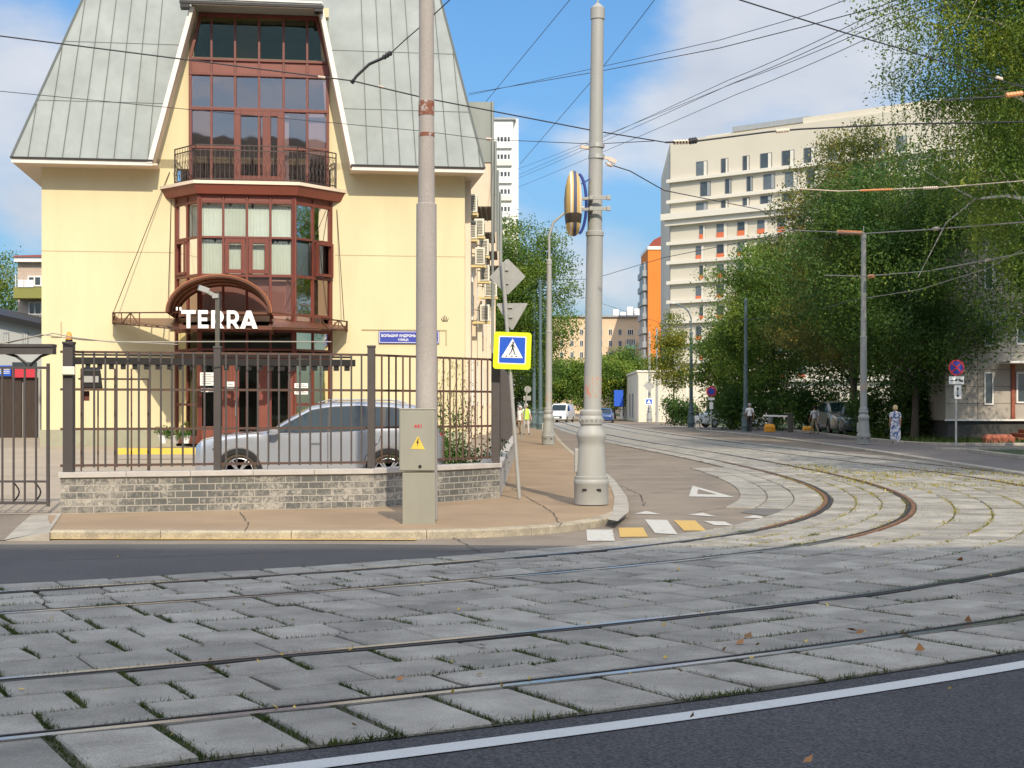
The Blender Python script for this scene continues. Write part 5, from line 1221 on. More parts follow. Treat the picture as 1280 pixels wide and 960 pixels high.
# far signs
fs_ = empty('sign_post', ((889-640)/F*94, 94, .1), 0, 'far post with red and blue round sign and small plates in front of the shrubs', 'sign post')
q = MB(); q.tube([(0,0,0),(0,0,2.75)], .04, 6); q.build('pole', 'galv', fs_); plate(disc(.32, 20, .0, 2.45), -.06, -.05, 'sign_red', 'round_sign', fs_); plate(disc(.22, 20, .0, 2.45), -.07, -.061, 'sign_navy', 'blue_disc', fs_); plate(rrect(.42,.16,.02,2,0,1.98), -.06, -.05, 'sign_white', 'small_plate', fs_); plate(rrect(.24,.44,.02,2,0,1.55), -.06, -.05, 'sign_white', 'arrow_plate', fs_)
dg_ = empty('far_priority_sign', ((811-640)/F*140, 140, 3.55), 0, 'small distant diamond sign seen from behind on the pale pole by the cream building', 'road sign'); plate([(-.55,0),(0,.55),(.55,0),(0,-.55)], -.2, -.19, 'sign_back', 'sign_plate', dg_)
bs_ = empty('far_crossing_sign', ((811-640)/F*140, 140, 2.05), 0, 'tiny distant blue crossing sign low on the pale pole by the cream building', 'road sign'); plate(rrect(.72,.6,.05,3), -.2, -.19, 'sign_white', 'border_plate', bs_); plate([(-.28,-.22),(.28,-.22),(.28,.22),(-.28,.22)], -.21, -.201, 'sign_blue', 'blue_field', bs_); plate([(-.2,-.15),(.2,-.15),(0,.18)], -.22, -.211, 'sign_white', 'white_triangle', bs_)
# ================================================================ vehicles
def interp(tab, x):
    for i in range(len(tab)-1):
        if x <= tab[i+1][0]:
            t = (x-tab[i][0])/(tab[i+1][0]-tab[i][0]); t = max(0, t); return [a+(b-a)*t for a, b in zip(tab[i][1:], tab[i+1][1:])]
    return list(tab[-1][1:])
def make_suv(name, label, paint, loc, rz, L=4.4, Wd=1.82, Hh=1.62, detail=True, wheel_r=.34, group=None):
    """local x runs from nose (-) to tail (+); near side is -y"""
    r_ = empty(name, loc, rz, label, 'car', group)
    sx = L/4.4; sz = Hh/1.62; hw = Wd/2
    # station: x, bottom z, belt z (top of the body side / bonnet), half width at waist, half width at belt
    T = [(-2.20,.42,.62,.55,.50),(-2.16,.24,.82,.72,.66),(-2.05,.20,.92,.83,.76),(-1.85,.20,.97,.885,.81),(-1.5,.20,1.01,.905,.84),(-1.1,.20,1.04,.91,.86),(-.85,.20,1.05,.91,.86),
         (-.3,.20,1.07,.91,.865),(.5,.20,1.10,.91,.865),(1.2,.20,1.15,.91,.86),(1.7,.22,1.20,.905,.85),(1.95,.26,1.20,.88,.82),(2.12,.32,1.10,.84,.76),(2.20,.44,.98,.74,.66)]
    fw, rw = -1.36, 1.26; wr = wheel_r+.055
    xs = sorted(set([round(-2.2+4.4*i/64, 3) for i in range(65)] + [t[0] for t in T]))
    q = MB(); vs = []; NP = 9
    for x in xs:
        zb_, zt_, w, wb = interp(T, x)
        for wx in (fw, rw):
            if abs(x-wx) < wr: zb_ = max(zb_, .34 + sqrt(wr*wr-(x-wx)**2))
        zb_ = min(zb_, zt_-.08)
        crown = .045 if x < -.8 else .0
        prof = [(0, zb_), (w*.93, zb_), (w*.985, zb_+(zt_-zb_)*.12), (w*1.0, zb_+(zt_-zb_)*.38), (w*.985, zb_+(zt_-zb_)*.62), (w*.99, zb_+(zt_-zb_)*.78), (wb+(w-wb)*.35, zb_+(zt_-zb_)*.95), (wb*.9, zt_), (0, zt_+crown)]
        for y, z in prof: vs.append((x*sx, y*hw/.91, z*sz))
        for y, z in prof[1:-1][::-1]: vs.append((x*sx, -y*hw/.91, z*sz))
    m = 2*NP-2; n = len(xs)
    q.add(vs, [(i*m+k, i*m+(k+1) % m, (i+1)*m+(k+1) % m, (i+1)*m+k) for i in range(n-1) for k in range(m)] + [tuple(range(m)), tuple(range((n-1)*m, n*m))[::-1]])
    body = q.build('body', paint, r_, smooth=True, auto=50)
    # greenhouse: x, base z, roof z, half width base, half width roof
    Gt = [(-1.02,1.03,1.04,.80,.70),(-.9,1.03,1.09,.82,.70),(-.5,1.03,1.33,.84,.66),(-.12,1.03,1.54,.85,.63),(.2,1.04,1.60,.85,.62),(.7,1.05,1.62,.85,.615),(1.3,1.10,1.59,.84,.60),(1.62,1.12,1.555,.83,.585),(1.80,1.14,1.50,.82,.58),(1.98,1.14,1.33,.80,.62),(2.08,1.10,1.15,.78,.70)]
    xs2 = sorted(set([round(-1.02+3.1*i/40, 3) for i in range(41)] + [t[0] for t in Gt])); q = MB(); vs = []
    def gprof(x):
        z0, z1, w0, w1 = interp(Gt, x); return [(w0, z0-.06), (w0, z0), (w0+(w1-w0)*.5, z0+(z1-z0)*.5), (w1+.035, z1-.07 if z1-z0 > .15 else z0+(z1-z0)*.8), (w1*.86, z1-.015), (0, z1+.012)]
    for x in xs2:
        pr = gprof(x)
        for y, z in pr: vs.append((x*sx, y*hw/.91, z*sz))
        for y, z in pr[:-1][::-1]: vs.append((x*sx, -y*hw/.91, z*sz))
    m = 11; n = len(xs2)
    q.add(vs, [(i*m+k, i*m+k+1, (i+1)*m+k+1, (i+1)*m+k) for i in range(n-1) for k in range(m-1)] + [tuple(range(m)), tuple(range((n-1)*m, n*m))[::-1]])
    q.build('roof', paint, r_, smooth=True, auto=50)
    def gy(x, z):
        pr = gprof(x)
        for i in range(1, 4):
            if z <= pr[i+1][1] or i == 3:
                a, b = pr[i], pr[i+1]; t = (z-a[1])/max(1e-4, b[1]-a[1]); return a[0]+(b[0]-a[0])*min(1, max(0, t))
    def side_glass(nm, x0, x1, f0, f1, sgn, m_='car_glass', out=.012):
        # f0,f1: functions for lower and upper edge
        q = MB(); N = 14; M2 = 5; vs = []
        for i in range(N+1):
            x = x0+(x1-x0)*i/N; za, zb2 = f0(x), f1(x)
            for j in range(M2+1): z = za+(zb2-za)*j/M2; vs.append((x*sx, sgn*(gy(x, z)+out)*hw/.91, z*sz))
        q.add(vs, [(i*(M2+1)+j, i*(M2+1)+j+1, (i+1)*(M2+1)+j+1, (i+1)*(M2+1)+j) for i in range(N) for j in range(M2)]); return q.build(nm, m_, r_, smooth=True)
    low = lambda x: interp(Gt, x)[0]+.035; hi = lambda x: interp(Gt, x)[1]-.105
    lowf = lambda x: low(x); hif = lambda x: max(low(x)+.005, min(hi(x), low(x)+(x+.86)*.62))
    for sg in (-1, 1):
        side_glass('window_seal', -.90, 1.88, lambda x: low(x)-.02, lambda x: max(low(x)-.01, min(hi(x)+.02, low(x)+(x+.92)*.66, low(x)+(1.90-x)*1.1+.02)), sg, 'car_black', .006)
        side_glass('side_window', -.80, .18, lowf, hif, sg); side_glass('side_window', .24, 1.12, lowf, hi, sg); side_glass('side_window', 1.20, 1.74, lowf, lambda x: max(low(x)+.004, min(hi(x), low(x)+(1.80-x)*1.0)), sg)
    def cross_glass(nm, xa, xb, k0, m_='car_glass', lift=.012):
        q = MB(); vs = []; N = 8
        for i in range(N+1):
            x = xa+(xb-xa)*i/N; z0, z1, w0, w1 = interp(Gt, x)
            for j in range(-4, 5): y = (w1*.86)*j/4; vs.append((x*sx, y*hw/.91, (z1-.012+.026*(1-abs(j)/4)+lift)*sz))
        q.add(vs, [(i*9+j, i*9+j+1, (i+1)*9+j+1, (i+1)*9+j) for i in range(N) for j in range(8)]); return q.build(nm, m_, r_, smooth=True)
    cross_glass('windscreen', -.92, -.16, 0); cross_glass('rear_window', 1.84, 2.04, 0)
    # wheels
    for wx in (fw, rw):
        for sg in (-1, 1):
            w = MB(); pr = [(.20,-.10),(wheel_r-.05,-.10),(wheel_r-.01,-.085),(wheel_r,-.05),(wheel_r,.06),(wheel_r-.01,.10),(wheel_r-.05,.108),(wheel_r-.075,.09),(wheel_r-.085,.01)]; w.lathe([(a, b) for a, b in pr], n=28)
            t = w.build('wheel', 'tyre', r_, smooth=True); t.rotation_euler = (R(90)*(1 if sg > 0 else -1), 0, 0)
            t.rotation_euler = (R(90) if sg < 0 else R(-90), 0, 0); t.location = (wx*sx, sg*(hw-.125), .34 if wheel_r == .34 else wheel_r)
            w = MB(); w.lathe([(wheel_r-.095,.05),(wheel_r-.088,.085),(wheel_r-.10,.09),(wheel_r-.11,.05)], n=28); w.lathe([(.0,.09),(.05,.085),(.055,.11),(0,.115)], n=14)
            if detail:
                for k in range(10):
                    a = 2*pi*k/10 + (.13 if k % 2 else -.13); w.bar((.04*cos(a), .04*sin(a), .098), ((wheel_r-.095)*cos(a+(.07 if k % 2 else -.07)), (wheel_r-.095)*sin(a+(.07 if k % 2 else -.07)), .085), .028, .02, up=(0,0,1))
            w.build('rim', 'alloy', t); d = MB(); d.lathe([(.0,.0),(wheel_r-.08,.0),(wheel_r-.08,.03),(0,.03)], n=20); d.build('hub_shadow', 'car_black', t)
            a_ = MB(); # arch lining
            pts = [(wx+wr*cos(pi*j/16)*1.0, sg*(.905), .34+wr*sin(pi*j/16)) for j in range(17)]
            for j in range(16):
                (x0, y0, z0), (x1, y1, z1) = pts[j], pts[j+1]; mxr = (wr-.055)/wr
                i0_ = (wx+(x0-wx)*mxr, y0, .34+(z0-.34)*mxr); i1_ = (wx+(x1-wx)*mxr, y1, .34+(z1-.34)*mxr)
                o0 = (wx+(x0-wx)*1.07, y0, .34+(z0-.34)*1.07); o1 = (wx+(x1-wx)*1.07, y1, .34+(z1-.34)*1.07)
                s_ = lambda p, dy: (p[0]*sx, (p[1]+sg*dy)*hw/.91, p[2]*sz)
                a_.add([s_(o0,.006), s_(o1,.006), s_(i1_,.006), s_(i0_,.006)] + [s_(o0,-.5*.1), s_(o1,-.05), s_(i1_,-.55), s_(i0_,-.55)], [(0,1,2,3),(3,2,6,7),(0,4,5,1)])
            a_.build('wheel_arch', 'car_black', r_)
    q = MB(); q.box((-1.95*sx, -(hw-.16), .22), (2.0*sx, hw-.16, .75)); q.build('underbody', 'car_black', r_)
    q = MB(); 
    for sg in (-1, 1): q.box(((fw+.42)*sx, sg*(hw-.01), .19), ((rw-.42)*sx, sg*(hw+.012), .30)); q.box((1.70*sx, sg*(hw-.03), .22), (2.1*sx, sg*(hw-.055), .45))
    parts(q, 'side_skirt', 'car_black', r_)
    for sg in (-1, 1):
        q = MB(); q.add([(-2.17*sx, sg*hw*.62, .70*sz),(-2.14*sx, sg*hw*.66, .80*sz),(-1.78*sx, sg*hw*.965, .86*sz),(-1.72*sx, sg*hw*.985, .84*sz),(-1.80*sx, sg*hw*.985, .76*sz),(-2.05*sx, sg*hw*.86, .69*sz)], [(0,1,2,3,4,5)]); h_ = q.build('headlight', 'car_glass', r_)
        q = MB(); q.add([(1.86*sx, sg*hw*.985, .96*sz),(1.90*sx, sg*hw*.96, 1.08*sz),(2.185*sx, sg*hw*.74, 1.04*sz),(2.20*sx, sg*hw*.72, .92*sz)], [(0,1,2,3)]); q.build('tail_light', 'lamp_red', r_)
        if detail:
            q = MB(); q.lathe([(.0,-.11),(.07,-.10),(.085,0),(.07,.10),(0,.11)], n=12); mr = q.build('mirror', paint, r_, smooth=True); mr.location = (-.72*sx, sg*(hw+.09), 1.07*sz); mr.rotation_euler = (R(90), 0, 0); mr.scale = (1.1, .75, 1)
            q = MB()
            for xx in (-.10, .92): q.box((xx+.0, sg*hw*.997, .86*sz), (xx+.17, sg*(hw+.018), .885*sz))
            parts(q, 'door_handle', paint, r_)
            q = MB()
            for pts in ([(-.80,1.0),(-.84,.8),(-.86,.35)], [(.20,1.06),(.20,.34)], [(1.16,1.10),(1.10,.9),(.86,.62),(.80,.34)]):
                for a, b in zip(pts[:-1], pts[1:]):
                    ya = hw*1.0*.995+.004; q.bar((a[0]*sx, sg*ya, a[1]*sz), (b[0]*sx, sg*ya, b[1]*sz), .008, .008, up=(0,1,0))
            parts(q, 'door_gap', 'car_black', r_)
    if detail:
        q = MB(); q.box((1.80*sx, -.56, 1.52*sz), (2.10*sx, .56, 1.545*sz)); q.build('spoiler', 'car_black', r_, bev=.008)
        q = MB()
        for sg in (-1, 1): q.tube([(-.0*sx, sg*.60, 1.585*sz), (.2, sg*.61, 1.64*sz), (1.3, sg*.60, 1.635*sz), (1.5, sg*.59, 1.58*sz)], .012, 5)
        parts(q, 'roof_rail', 'alloy', r_)
        q = MB(); q.box((-2.235*sx, -.22, .38), (-2.18*sx, .22, .49)); q.build('number_plate', 'sign_black', r_)
    return r_
cx = (402-640)/F*26.6
make_suv('parked_suv', 'silver grey SUV parked behind the bar fence, nose to the left', 'car_silver', ((402-640)/F*26.75, 26.75+.2, .10), R(0), L=4.42, Hh=1.60)
make_suv('parked_car', 'tan-grey SUV half hidden under the trees beside the man in white', 'car_tan', (15.0+3.1, 82, .15), R(90), L=4.6, Hh=1.75, detail=False)
make_suv('parked_car', 'dark grey car in deep shade under the trees, left of the floral-dress woman', 'car_darkgrey', (17.9, 77, .15), R(78), L=4.5, Hh=1.6, detail=False)
make_suv('parked_car', 'dark blue car partly hidden behind the big pale pole at the far end', 'car_navy', ((756-640)/F*146, 146, .02), R(85), L=4.4, Hh=1.42, detail=False)
def make_van(name, label, loc, rz, Lv=4.6, Hv=1.85, Wv=1.8):
    r_ = empty(name, loc, rz, label, 'van'); q = MB(); hw = Wv/2
    pr = [(-Lv/2,.35,.75),(-Lv/2+.06,.28,.95),(-Lv/2+.75,.28,1.12),(-Lv/2+1.35,.28,Hv-.08),(-Lv/2+1.7,.28,Hv),(Lv/2-.25,.28,Hv),(Lv/2-.04,.28,Hv-.12),(Lv/2,.35,Hv*.6)]
    vs = []
    for x, z0, z1 in pr:
        for y, z in ((0,z0),(hw*.95,z0),(hw,z0+(z1-z0)*.3),(hw*.98,z0+(z1-z0)*.6),(hw*.84,z1-.05),(hw*.7,z1),(0,z1+.02)): vs.append((x,y,z))
        for y, z in ((hw*.7,z1),(hw*.84,z1-.05),(hw*.98,z0+(z1-z0)*.6),(hw,z0+(z1-z0)*.3),(hw*.95,z0)): vs.append((x,-y,z))
    m = 12; n = len(pr); q.add(vs, [(i*m+k, i*m+(k+1) % m, (i+1)*m+(k+1) % m, (i+1)*m+k) for i in range(n-1) for k in range(m)] + [tuple(range(m)), tuple(range((n-1)*m, n*m))[::-1]])
    q.build('body', 'car_white', r_, smooth=True, auto=40)
    # local -x is the nose; windscreen follows the slope
    a = (-Lv/2+.78, 1.14); b = (-Lv/2+1.30, Hv-.14)
    q = MB(); q.add([(a[0]-.03, -hw*.80, a[1]+.03), (a[0]-.03, hw*.80, a[1]+.03), (b[0]-.03, hw*.74, b[1]+.02), (b[0]-.03, -hw*.74, b[1]+.02)], [(0,1,2,3)]); q.build('windscreen', 'car_glass', r_)
    q = MB()
    for sg in (-1, 1): q.add([(-Lv/2+1.0, sg*(hw*.99+.004), 1.12), (-Lv/2+2.0, sg*(hw*.99+.004), 1.12), (-Lv/2+2.0, sg*(hw*.90+.02), Hv-.2), (-Lv/2+1.45, sg*(hw*.90+.02), Hv-.2)], [(0,1,2,3)])
    parts(q, 'side_window', 'car_glass', r_)
    q = MB(); q.box((-Lv/2-.02, -.5, .38), (-Lv/2+.05, .5, .62)); q.build('grille', 'car_black', r_); q = MB(); q.box((-Lv/2-.035, -.26, .42), (-Lv/2-.02, .26, .53)); q.build('number_plate', 'sign_white', r_)
    for sg in (-1, 1):
        q = MB(); q.add([(-Lv/2-.005, sg*.55, .70),(-Lv/2-.005, sg*.86, .70),(-Lv/2+.10, sg*.86, .92),(-Lv/2+.05, sg*.60, .90)], [(0,1,2,3)]); q.build('headlight', 'lamp_clear', r_)
        for wx in (-Lv/2+.8, Lv/2-.85):
            w = MB(); w.lathe([(0,-.1),(.28,-.1),(.32,-.06),(.32,.06),(.28,.1),(0,.1)], n=18); t = w.build('wheel', 'tyre', r_, smooth=True); t.rotation_euler = (R(90),0,0); t.location = (wx, sg*(hw-.09), .32); w = MB(); w.lathe([(0,-.11),(.18,-.11),(.18,.11),(0,.11)], n=14); w.build('rim', 'alloy', t)
    return r_
make_van('delivery_van', 'small white van facing the camera at the far end of the left pavement', ((703-640)/F*146, 148, .02), R(76))
make_van('minibus', 'white van parked in tree shade behind the teal pole on the right', ((922-640)/F*104, 106, .10), R(15), Lv=5.2, Hv=2.35)
# ================================================================ people
def skin_mesh(nodes, edges, root=0, sub=2):
    me = bpy.data.meshes.new('skin'); me.from_pydata([n[0] for n in nodes], edges, []); o = bpy.data.objects.new('skin', me); COL.objects.link(o)
    md = o.modifiers.new('skin', 'SKIN'); md.use_smooth_shade = True
    for i, n in enumerate(nodes):
        sv = me.skin_vertices[0].data[i]; r = n[1]; sv.radius = r if isinstance(r, tuple) else (r, r); sv.use_root = (i == root)
    sb = o.modifiers.new('sub', 'SUBSURF'); sb.levels = sub; sb.render_levels = sub
    dg = bpy.context.evaluated_depsgraph_get(); m2 = bpy.data.meshes.new_from_object(o.evaluated_get(dg)); bpy.data.objects.remove(o); return m2
def make_person(label, loc, rz, top, legs, hair, shoe='shoe_dark', h=1.75, stride=.22, bag=None, dress=None, vest=None, longhair=0, arms=(.12, -.12), elbow=.1, shorts=False, female=False, short_sleeve=True):
    "local -y is the way the person faces"
    r_ = empty('person', loc, rz, label, 'person'); k = h/1.75
    sh = .175 if female else .20; hp = .095
    N = [((0,0,.95),.145), ((0,.0,1.10),.125), ((0,.01,1.25),(.155,.115)), ((0,.01,1.38),(.145,.10)), ((0,.005,1.48),.052), ((0,-.005,1.55),.055), ((0,-.015,1.62),.088), ((0,-.012,1.69),.080)]
    E = [(0,1),(1,2),(2,3),(3,4),(4,5),(5,6),(6,7)]
    for sg in (1, -1):
        st = stride*sg
        b = len(N)
        N += [((sg*hp,0,.88),.100), ((sg*(hp+.01),-st*.45-.02,.50),.063), ((sg*(hp+.01),-st*.8+(.05 if st < 0 else 0),.28),.055), ((sg*(hp+.01),-st+(.07 if st < 0 else 0),.10),.038), ((sg*(hp+.01),-st-.01+(.06 if st < 0 else 0),.045),.04), ((sg*(hp+.02),-st-.16+(.06 if st < 0 else 0),.03),.036)]
        E += [(0,b),(b,b+1),(b+1,b+2),(b+2,b+3),(b+3,b+4),(b+4,b+5)]
        a = len(N); sw = arms[0] if sg > 0 else arms[1]
        N += [((sg*sh,.01,1.40),.060), ((sg*(sh+.045),-sw*.5+.03,1.12),.043), ((sg*(sh+.05),-sw-elbow,.90),.032), ((sg*(sh+.045),-sw-elbow-.03,.82),(.018,.034))]
        E += [(3,a),(a,a+1),(a+1,a+2),(a+2,a+3)]
        # four fingers and a thumb
        hx, hy, hz = N[a+3][0]
        for j in range(4): f = len(N); yy = hy-.027+.018*j; ln = (.066,.078,.074,.058)[j]; N += [((hx, yy, hz-.045),.0085), ((hx-sg*.008, yy-.004, hz-.045-ln*.55),.0080), ((hx-sg*.022, yy-.006, hz-.045-ln),.0065)]; E += [(a+3,f),(f,f+1),(f+1,f+2)]
        f = len(N); N += [((hx-sg*.012, hy-.045, hz-.015),.010), ((hx-sg*.022, hy-.062, hz-.055),.008)]; E += [(a+3,f),(f,f+1)]
    N = [((p[0]*k, p[1]*k, p[2]*k), (tuple(x*k for x in r) if isinstance(r, tuple) else r*k)) for p, r in N]
    me = skin_mesh(N, E, 0, 1)
    for nm in ('skin', top, legs, shoe): me.materials.append(MATS[nm])
    for p in me.polygons:
        c = p.center/k; mi = 0
        if c.z < .075: mi = 3
        elif c.z < .97 and abs(c.x) < .20 and not (abs(c.x) > .16 and c.z > .70): mi = 2
        elif c.z < 1.475 and c.z > .9: mi = 1 if (abs(c.x) < sh+.012 or c.z > (1.2 if short_sleeve else .95)) else 0
        if shorts and mi == 2 and c.z < .50: mi = 0
        p.material_index = mi
    o = bpy.data.objects.new('body', me); COL.objects.link(o); o.parent = r_
    # face: nose, eyes, ears on the head
    q = MB(); q.add([(x*k, y*k, z*k) for x, y, z in ((-.012,-.098,1.605),(.012,-.098,1.605),(0,-.125,1.61),(0,-.10,1.65))], [(0,1,2),(0,2,3),(1,3,2)]); 
    for sg in (1,-1): q.tube([(sg*.084*k, -.01*k, 1.60*k), (sg*.092*k, .0, 1.63*k), (sg*.084*k, .01*k, 1.66*k)], .012*k, 5)
    q.build('facial_features', 'skin', r_)
    q = MB()
    for sg in (1,-1): q.lathe([(0,-.004),(.009,0),(0,.004)], c=(sg*.03*k, -.098*k, 1.645*k), n=6)
    q.box((-.022*k, -.098*k, 1.575*k), (.022*k, -.092*k, 1.580*k)); q.build('eyes_and_mouth', 'hair_dark', r_)
    q = MB(); pr = []; nz_ = 7
    for i in range(nz_+1):
        a = pi/2*i/nz_; 
    for i in range(8):
        t = i/7; z = 1.60-longhair+(.175+longhair)*t; rr = .103*sqrt(max(0, 1-max(0,(t-.5)/.5)**2.4)) + .006; pr.append((rr, z))
    vs = []; n = 16
    for rr, z in pr:
        for j in range(n): a = 2*pi*j/n; yy = rr*sin(a); 
        for j in range(n):
            a = 2*pi*j/n; x, y = rr*cos(a), rr*sin(a)+.005
            if z < 1.68 and y < -.02: y = -.02
            vs.append((x*k, y*k, z*k))
    m = len(pr); q.add(vs, [(i*n+j, i*n+(j+1) % n, (i+1)*n+(j+1) % n, (i+1)*n+j) for i in range(m-1) for j in range(n)] + [tuple(range(n))[::-1], tuple(range((m-1)*n, m*n))]); q.build('hair', hair, r_, smooth=True)
    if dress:
        q = MB(); n = 28; vs = []; pr = [(.215,.15,.22),(.23,.15,.5),(.205,.155,.75),(.20,.15,.95),(.165,.125,1.12),(.185,.135,1.28),(.20,.12,1.40),(.12,.09,1.46),(.075,.065,1.49)]
        for w, d, z in pr:
            for j in range(n):
                a = 2*pi*j/n; rip = 1+(.05*sin(a*7) if z < .8 else 0); vs.append((w*rip*cos(a)*k, (d*rip*sin(a)+.005)*k, z*k))
        m = len(pr); q.add(vs, [(i*n+j, i*n+(j+1) % n, (i+1)*n+(j+1) % n, (i+1)*n+j) for i in range(m-1) for j in range(n)]); q.build('dress', dress, r_, smooth=True)
        q = MB()
        for sg in (1,-1): q.tube([(sg*(sh-.03)*k, .01*k, 1.415*k), (sg*(sh+.02)*k, .015*k, 1.33*k), (sg*(sh+.04)*k, .02*k, 1.22*k)], [.07*k,.066*k,.062*k], 12)
        parts(q, 'sleeve', dress, r_, smooth=True)
    if vest:
        q = MB(); n = 20; vs = []
        for w, d, z in ((.20,.15,.85),(.185,.14,1.1),(.20,.145,1.3),(.19,.12,1.42),(.10,.09,1.47)):
            for j in range(n): a = 2*pi*j/n; vs.append((w*cos(a)*k, (d*sin(a)+.005)*k, z*k))
        q.add(vs, [(i*n+j, i*n+(j+1) % n, (i+1)*n+(j+1) % n, (i+1)*n+j) for i in range(4) for j in range(n)]); q.build('safety_vest', vest, r_, smooth=True)
    if bag:
        q = MB(); bx_ = bag[0]; q.box((bx_-.05, -.20+bag[2], .55), (bx_+.05, .10+bag[2], .86)); q.bar((bx_, -.1+bag[2], .86), (bx_*.9, -.02, .93), .02); q.build('shoulder_bag', bag[1], r_, bev=.02)
    return r_
make_person('blond woman in a blue and white floral dress walking past the grey tram pole', ((1119-640)/F*57.5, 57.5, .12), R(172), 'floral', 'floral', 'blond', shoe='shoe', h=1.52, stride=.10, dress='floral', longhair=.03, arms=(.05,-.02), elbow=.04, female=True)
make_person('man in a white T-shirt and beige trousers walking along the right pavement', ((1018-640)/F*79, 79, .12), R(200), 'cloth_white', 'cloth_beige', 'hair_dark', h=1.50, stride=.24, arms=(.10,-.25), bag=(-.30, 'cloth_grey', .02))
make_person('person in a white shirt and dark trousers standing right beside the teal pole', ((938.5-640)/F*87, 87.4, .12), R(160), 'cloth_white', 'cloth_dark', 'hair_grey', h=1.66, stride=.14)
make_person('worker in a lime safety vest on the left pavement behind the small leaning sign', ((657.5-640)/F*78, 78, .12), R(20), 'cloth_white', 'cloth_grey', 'cloth_white', h=1.62, stride=.14, vest='cloth_lime')
make_person('second worker in a pale vest, left of the lime-vested one by the fence', ((650.5-640)/F*79, 80, .12), R(-30), 'cloth_grey', 'cloth_beige', 'cloth_white', h=1.5, stride=.1, vest='cloth_white')
make_person('tiny distant pedestrian in a red top before the low cream building', ((855-640)/F*143, 143, .02), R(180), 'cloth_red', 'cloth_white', 'hair_dark', h=1.5, stride=.14)
make_person('dark-clothed pedestrian bending by the far teal pole', ((872-640)/F*98, 98, .12), R(70), 'cloth_dark', 'cloth_grey', 'hair_dark', h=1.35, stride=.2, bag=(-.28, 'cloth_white', .02))
# street bits on the right
def block(label, px, Y, w, h, d, m, cat='concrete block', rz=0, name='concrete_block', z=.12):
    r_ = MB(); r_.prism([(-w/2,-d/2,0),(w/2,-d/2,0),(w/2,d/2,0),(-w/2,d/2,0)], (0,0,h*.7)); r_ = MB()
    r_.add([(-w/2,-d/2,0),(w/2,-d/2,0),(w/2,d/2,0),(-w/2,d/2,0),(-w/2,-d/2,h*.6),(w/2,-d/2,h*.6),(w/2,d/2,h*.6),(-w/2,d/2,h*.6),(-w*.40,-d*.3,h),(w*.40,-d*.3,h),(w*.40,d*.3,h),(-w*.40,d*.3,h)], [(0,1,5,4),(1,2,6,5),(2,3,7,6),(3,0,4,7),(4,5,9,8),(5,6,10,9),(6,7,11,10),(7,4,8,11),(8,9,10,11),(3,2,1,0)])
    o = r_.build(name, m, None, bev=.02); o.location = ((px-640)/F*Y, Y, z); o.rotation_euler.z = rz; return tag(o, label, cat)
block('orange painted concrete block with a grey bin on it, by the barrier', 962, 86, .56, .46, .6, 'concrete_orange', 'concrete block')
block('orange painted block on the grass edge behind the man in white', 1010, 82, .52, .26, .6, 'concrete_orange', 'concrete block', z=.24)
bn = MB(); bn.lathe([(.13,0),(.16,.38),(.175,.38),(.175,.42),(.14,.43)], n=16); o = bn.build('waste_bin', 'bin_grey', None, smooth=True); o.location = ((963-640)/F*86, 86, .585); tag(o, 'small grey waste bin standing on the orange block', 'bin')
br_ = empty('barrier', ((988-640)/F*85, 85, .12), 0, 'car park barrier with dark post and horizontal pale arm beside the orange block', 'barrier')
q = MB(); q.box((-.16,-.16,0), (.16,.16,1.02)); q.box((-.19,-.19,1.02), (.19,.19,1.08)); q.build('post', 'slot_dark', br_, bev=.02); q = MB(); q.bar((-.16,0,.92), (-1.45,.6,.95), .05, .09); q.build('arm', 'sign_white', br_, )
# ================================================================ far buildings
def slabbox(mb, p, q, depth, z0, z1):
    "block with front face from p to q (front seen from the camera side), running back by depth"
    p = Vector((*p, 0)); q = Vector((*q, 0)); d = (q-p).normalized(); n = Vector((-d.y, d.x, 0))*depth
    mb.prism([p+Vector((0,0,z0)), q+Vector((0,0,z0)), q+n+Vector((0,0,z0)), p+n+Vector((0,0,z0))], (0,0,z1-z0))
def window_at(fr_, u0, u1, z0, z1, par, fm='win_white', pm='win_dark', split=1, out=.02, fw=None, casing=True):
    q = MB(); M = Matrix.Translation(fr_.o) @ Matrix.Rotation(fr_.a, 4, 'Z'); q.X = M; w = fw or max(.06, (u1-u0)*.07)
    q.box((u0, -out-.05, z0), (u0+w, -out+.03, z1)); q.box((u1-w, -out-.05, z0), (u1, -out+.03, z1)); q.box((u0+w, -out-.05, z0), (u1-w, -out+.03, z0+w)); q.box((u0+w, -out-.05, z1-w), (u1-w, -out+.03, z1))
    for i in range(1, split+1): x = u0+(u1-u0)*i/(split+1); q.box((x-w*.5, -out-.045, z0+w), (x+w*.5, -out+.03, z1-w))
    o = q.build('window', fm, par, fixn=False); g = MB(); g.X = M; g.add([(u0+w*.5, -out, z0+w*.5), (u1-w*.5, -out, z0+w*.5), (u1-w*.5, -out, z1-w*.5), (u0+w*.5, -out, z1-w*.5)], [(0,1,2,3)]); g.build('pane', pm, o, fixn=False); return o
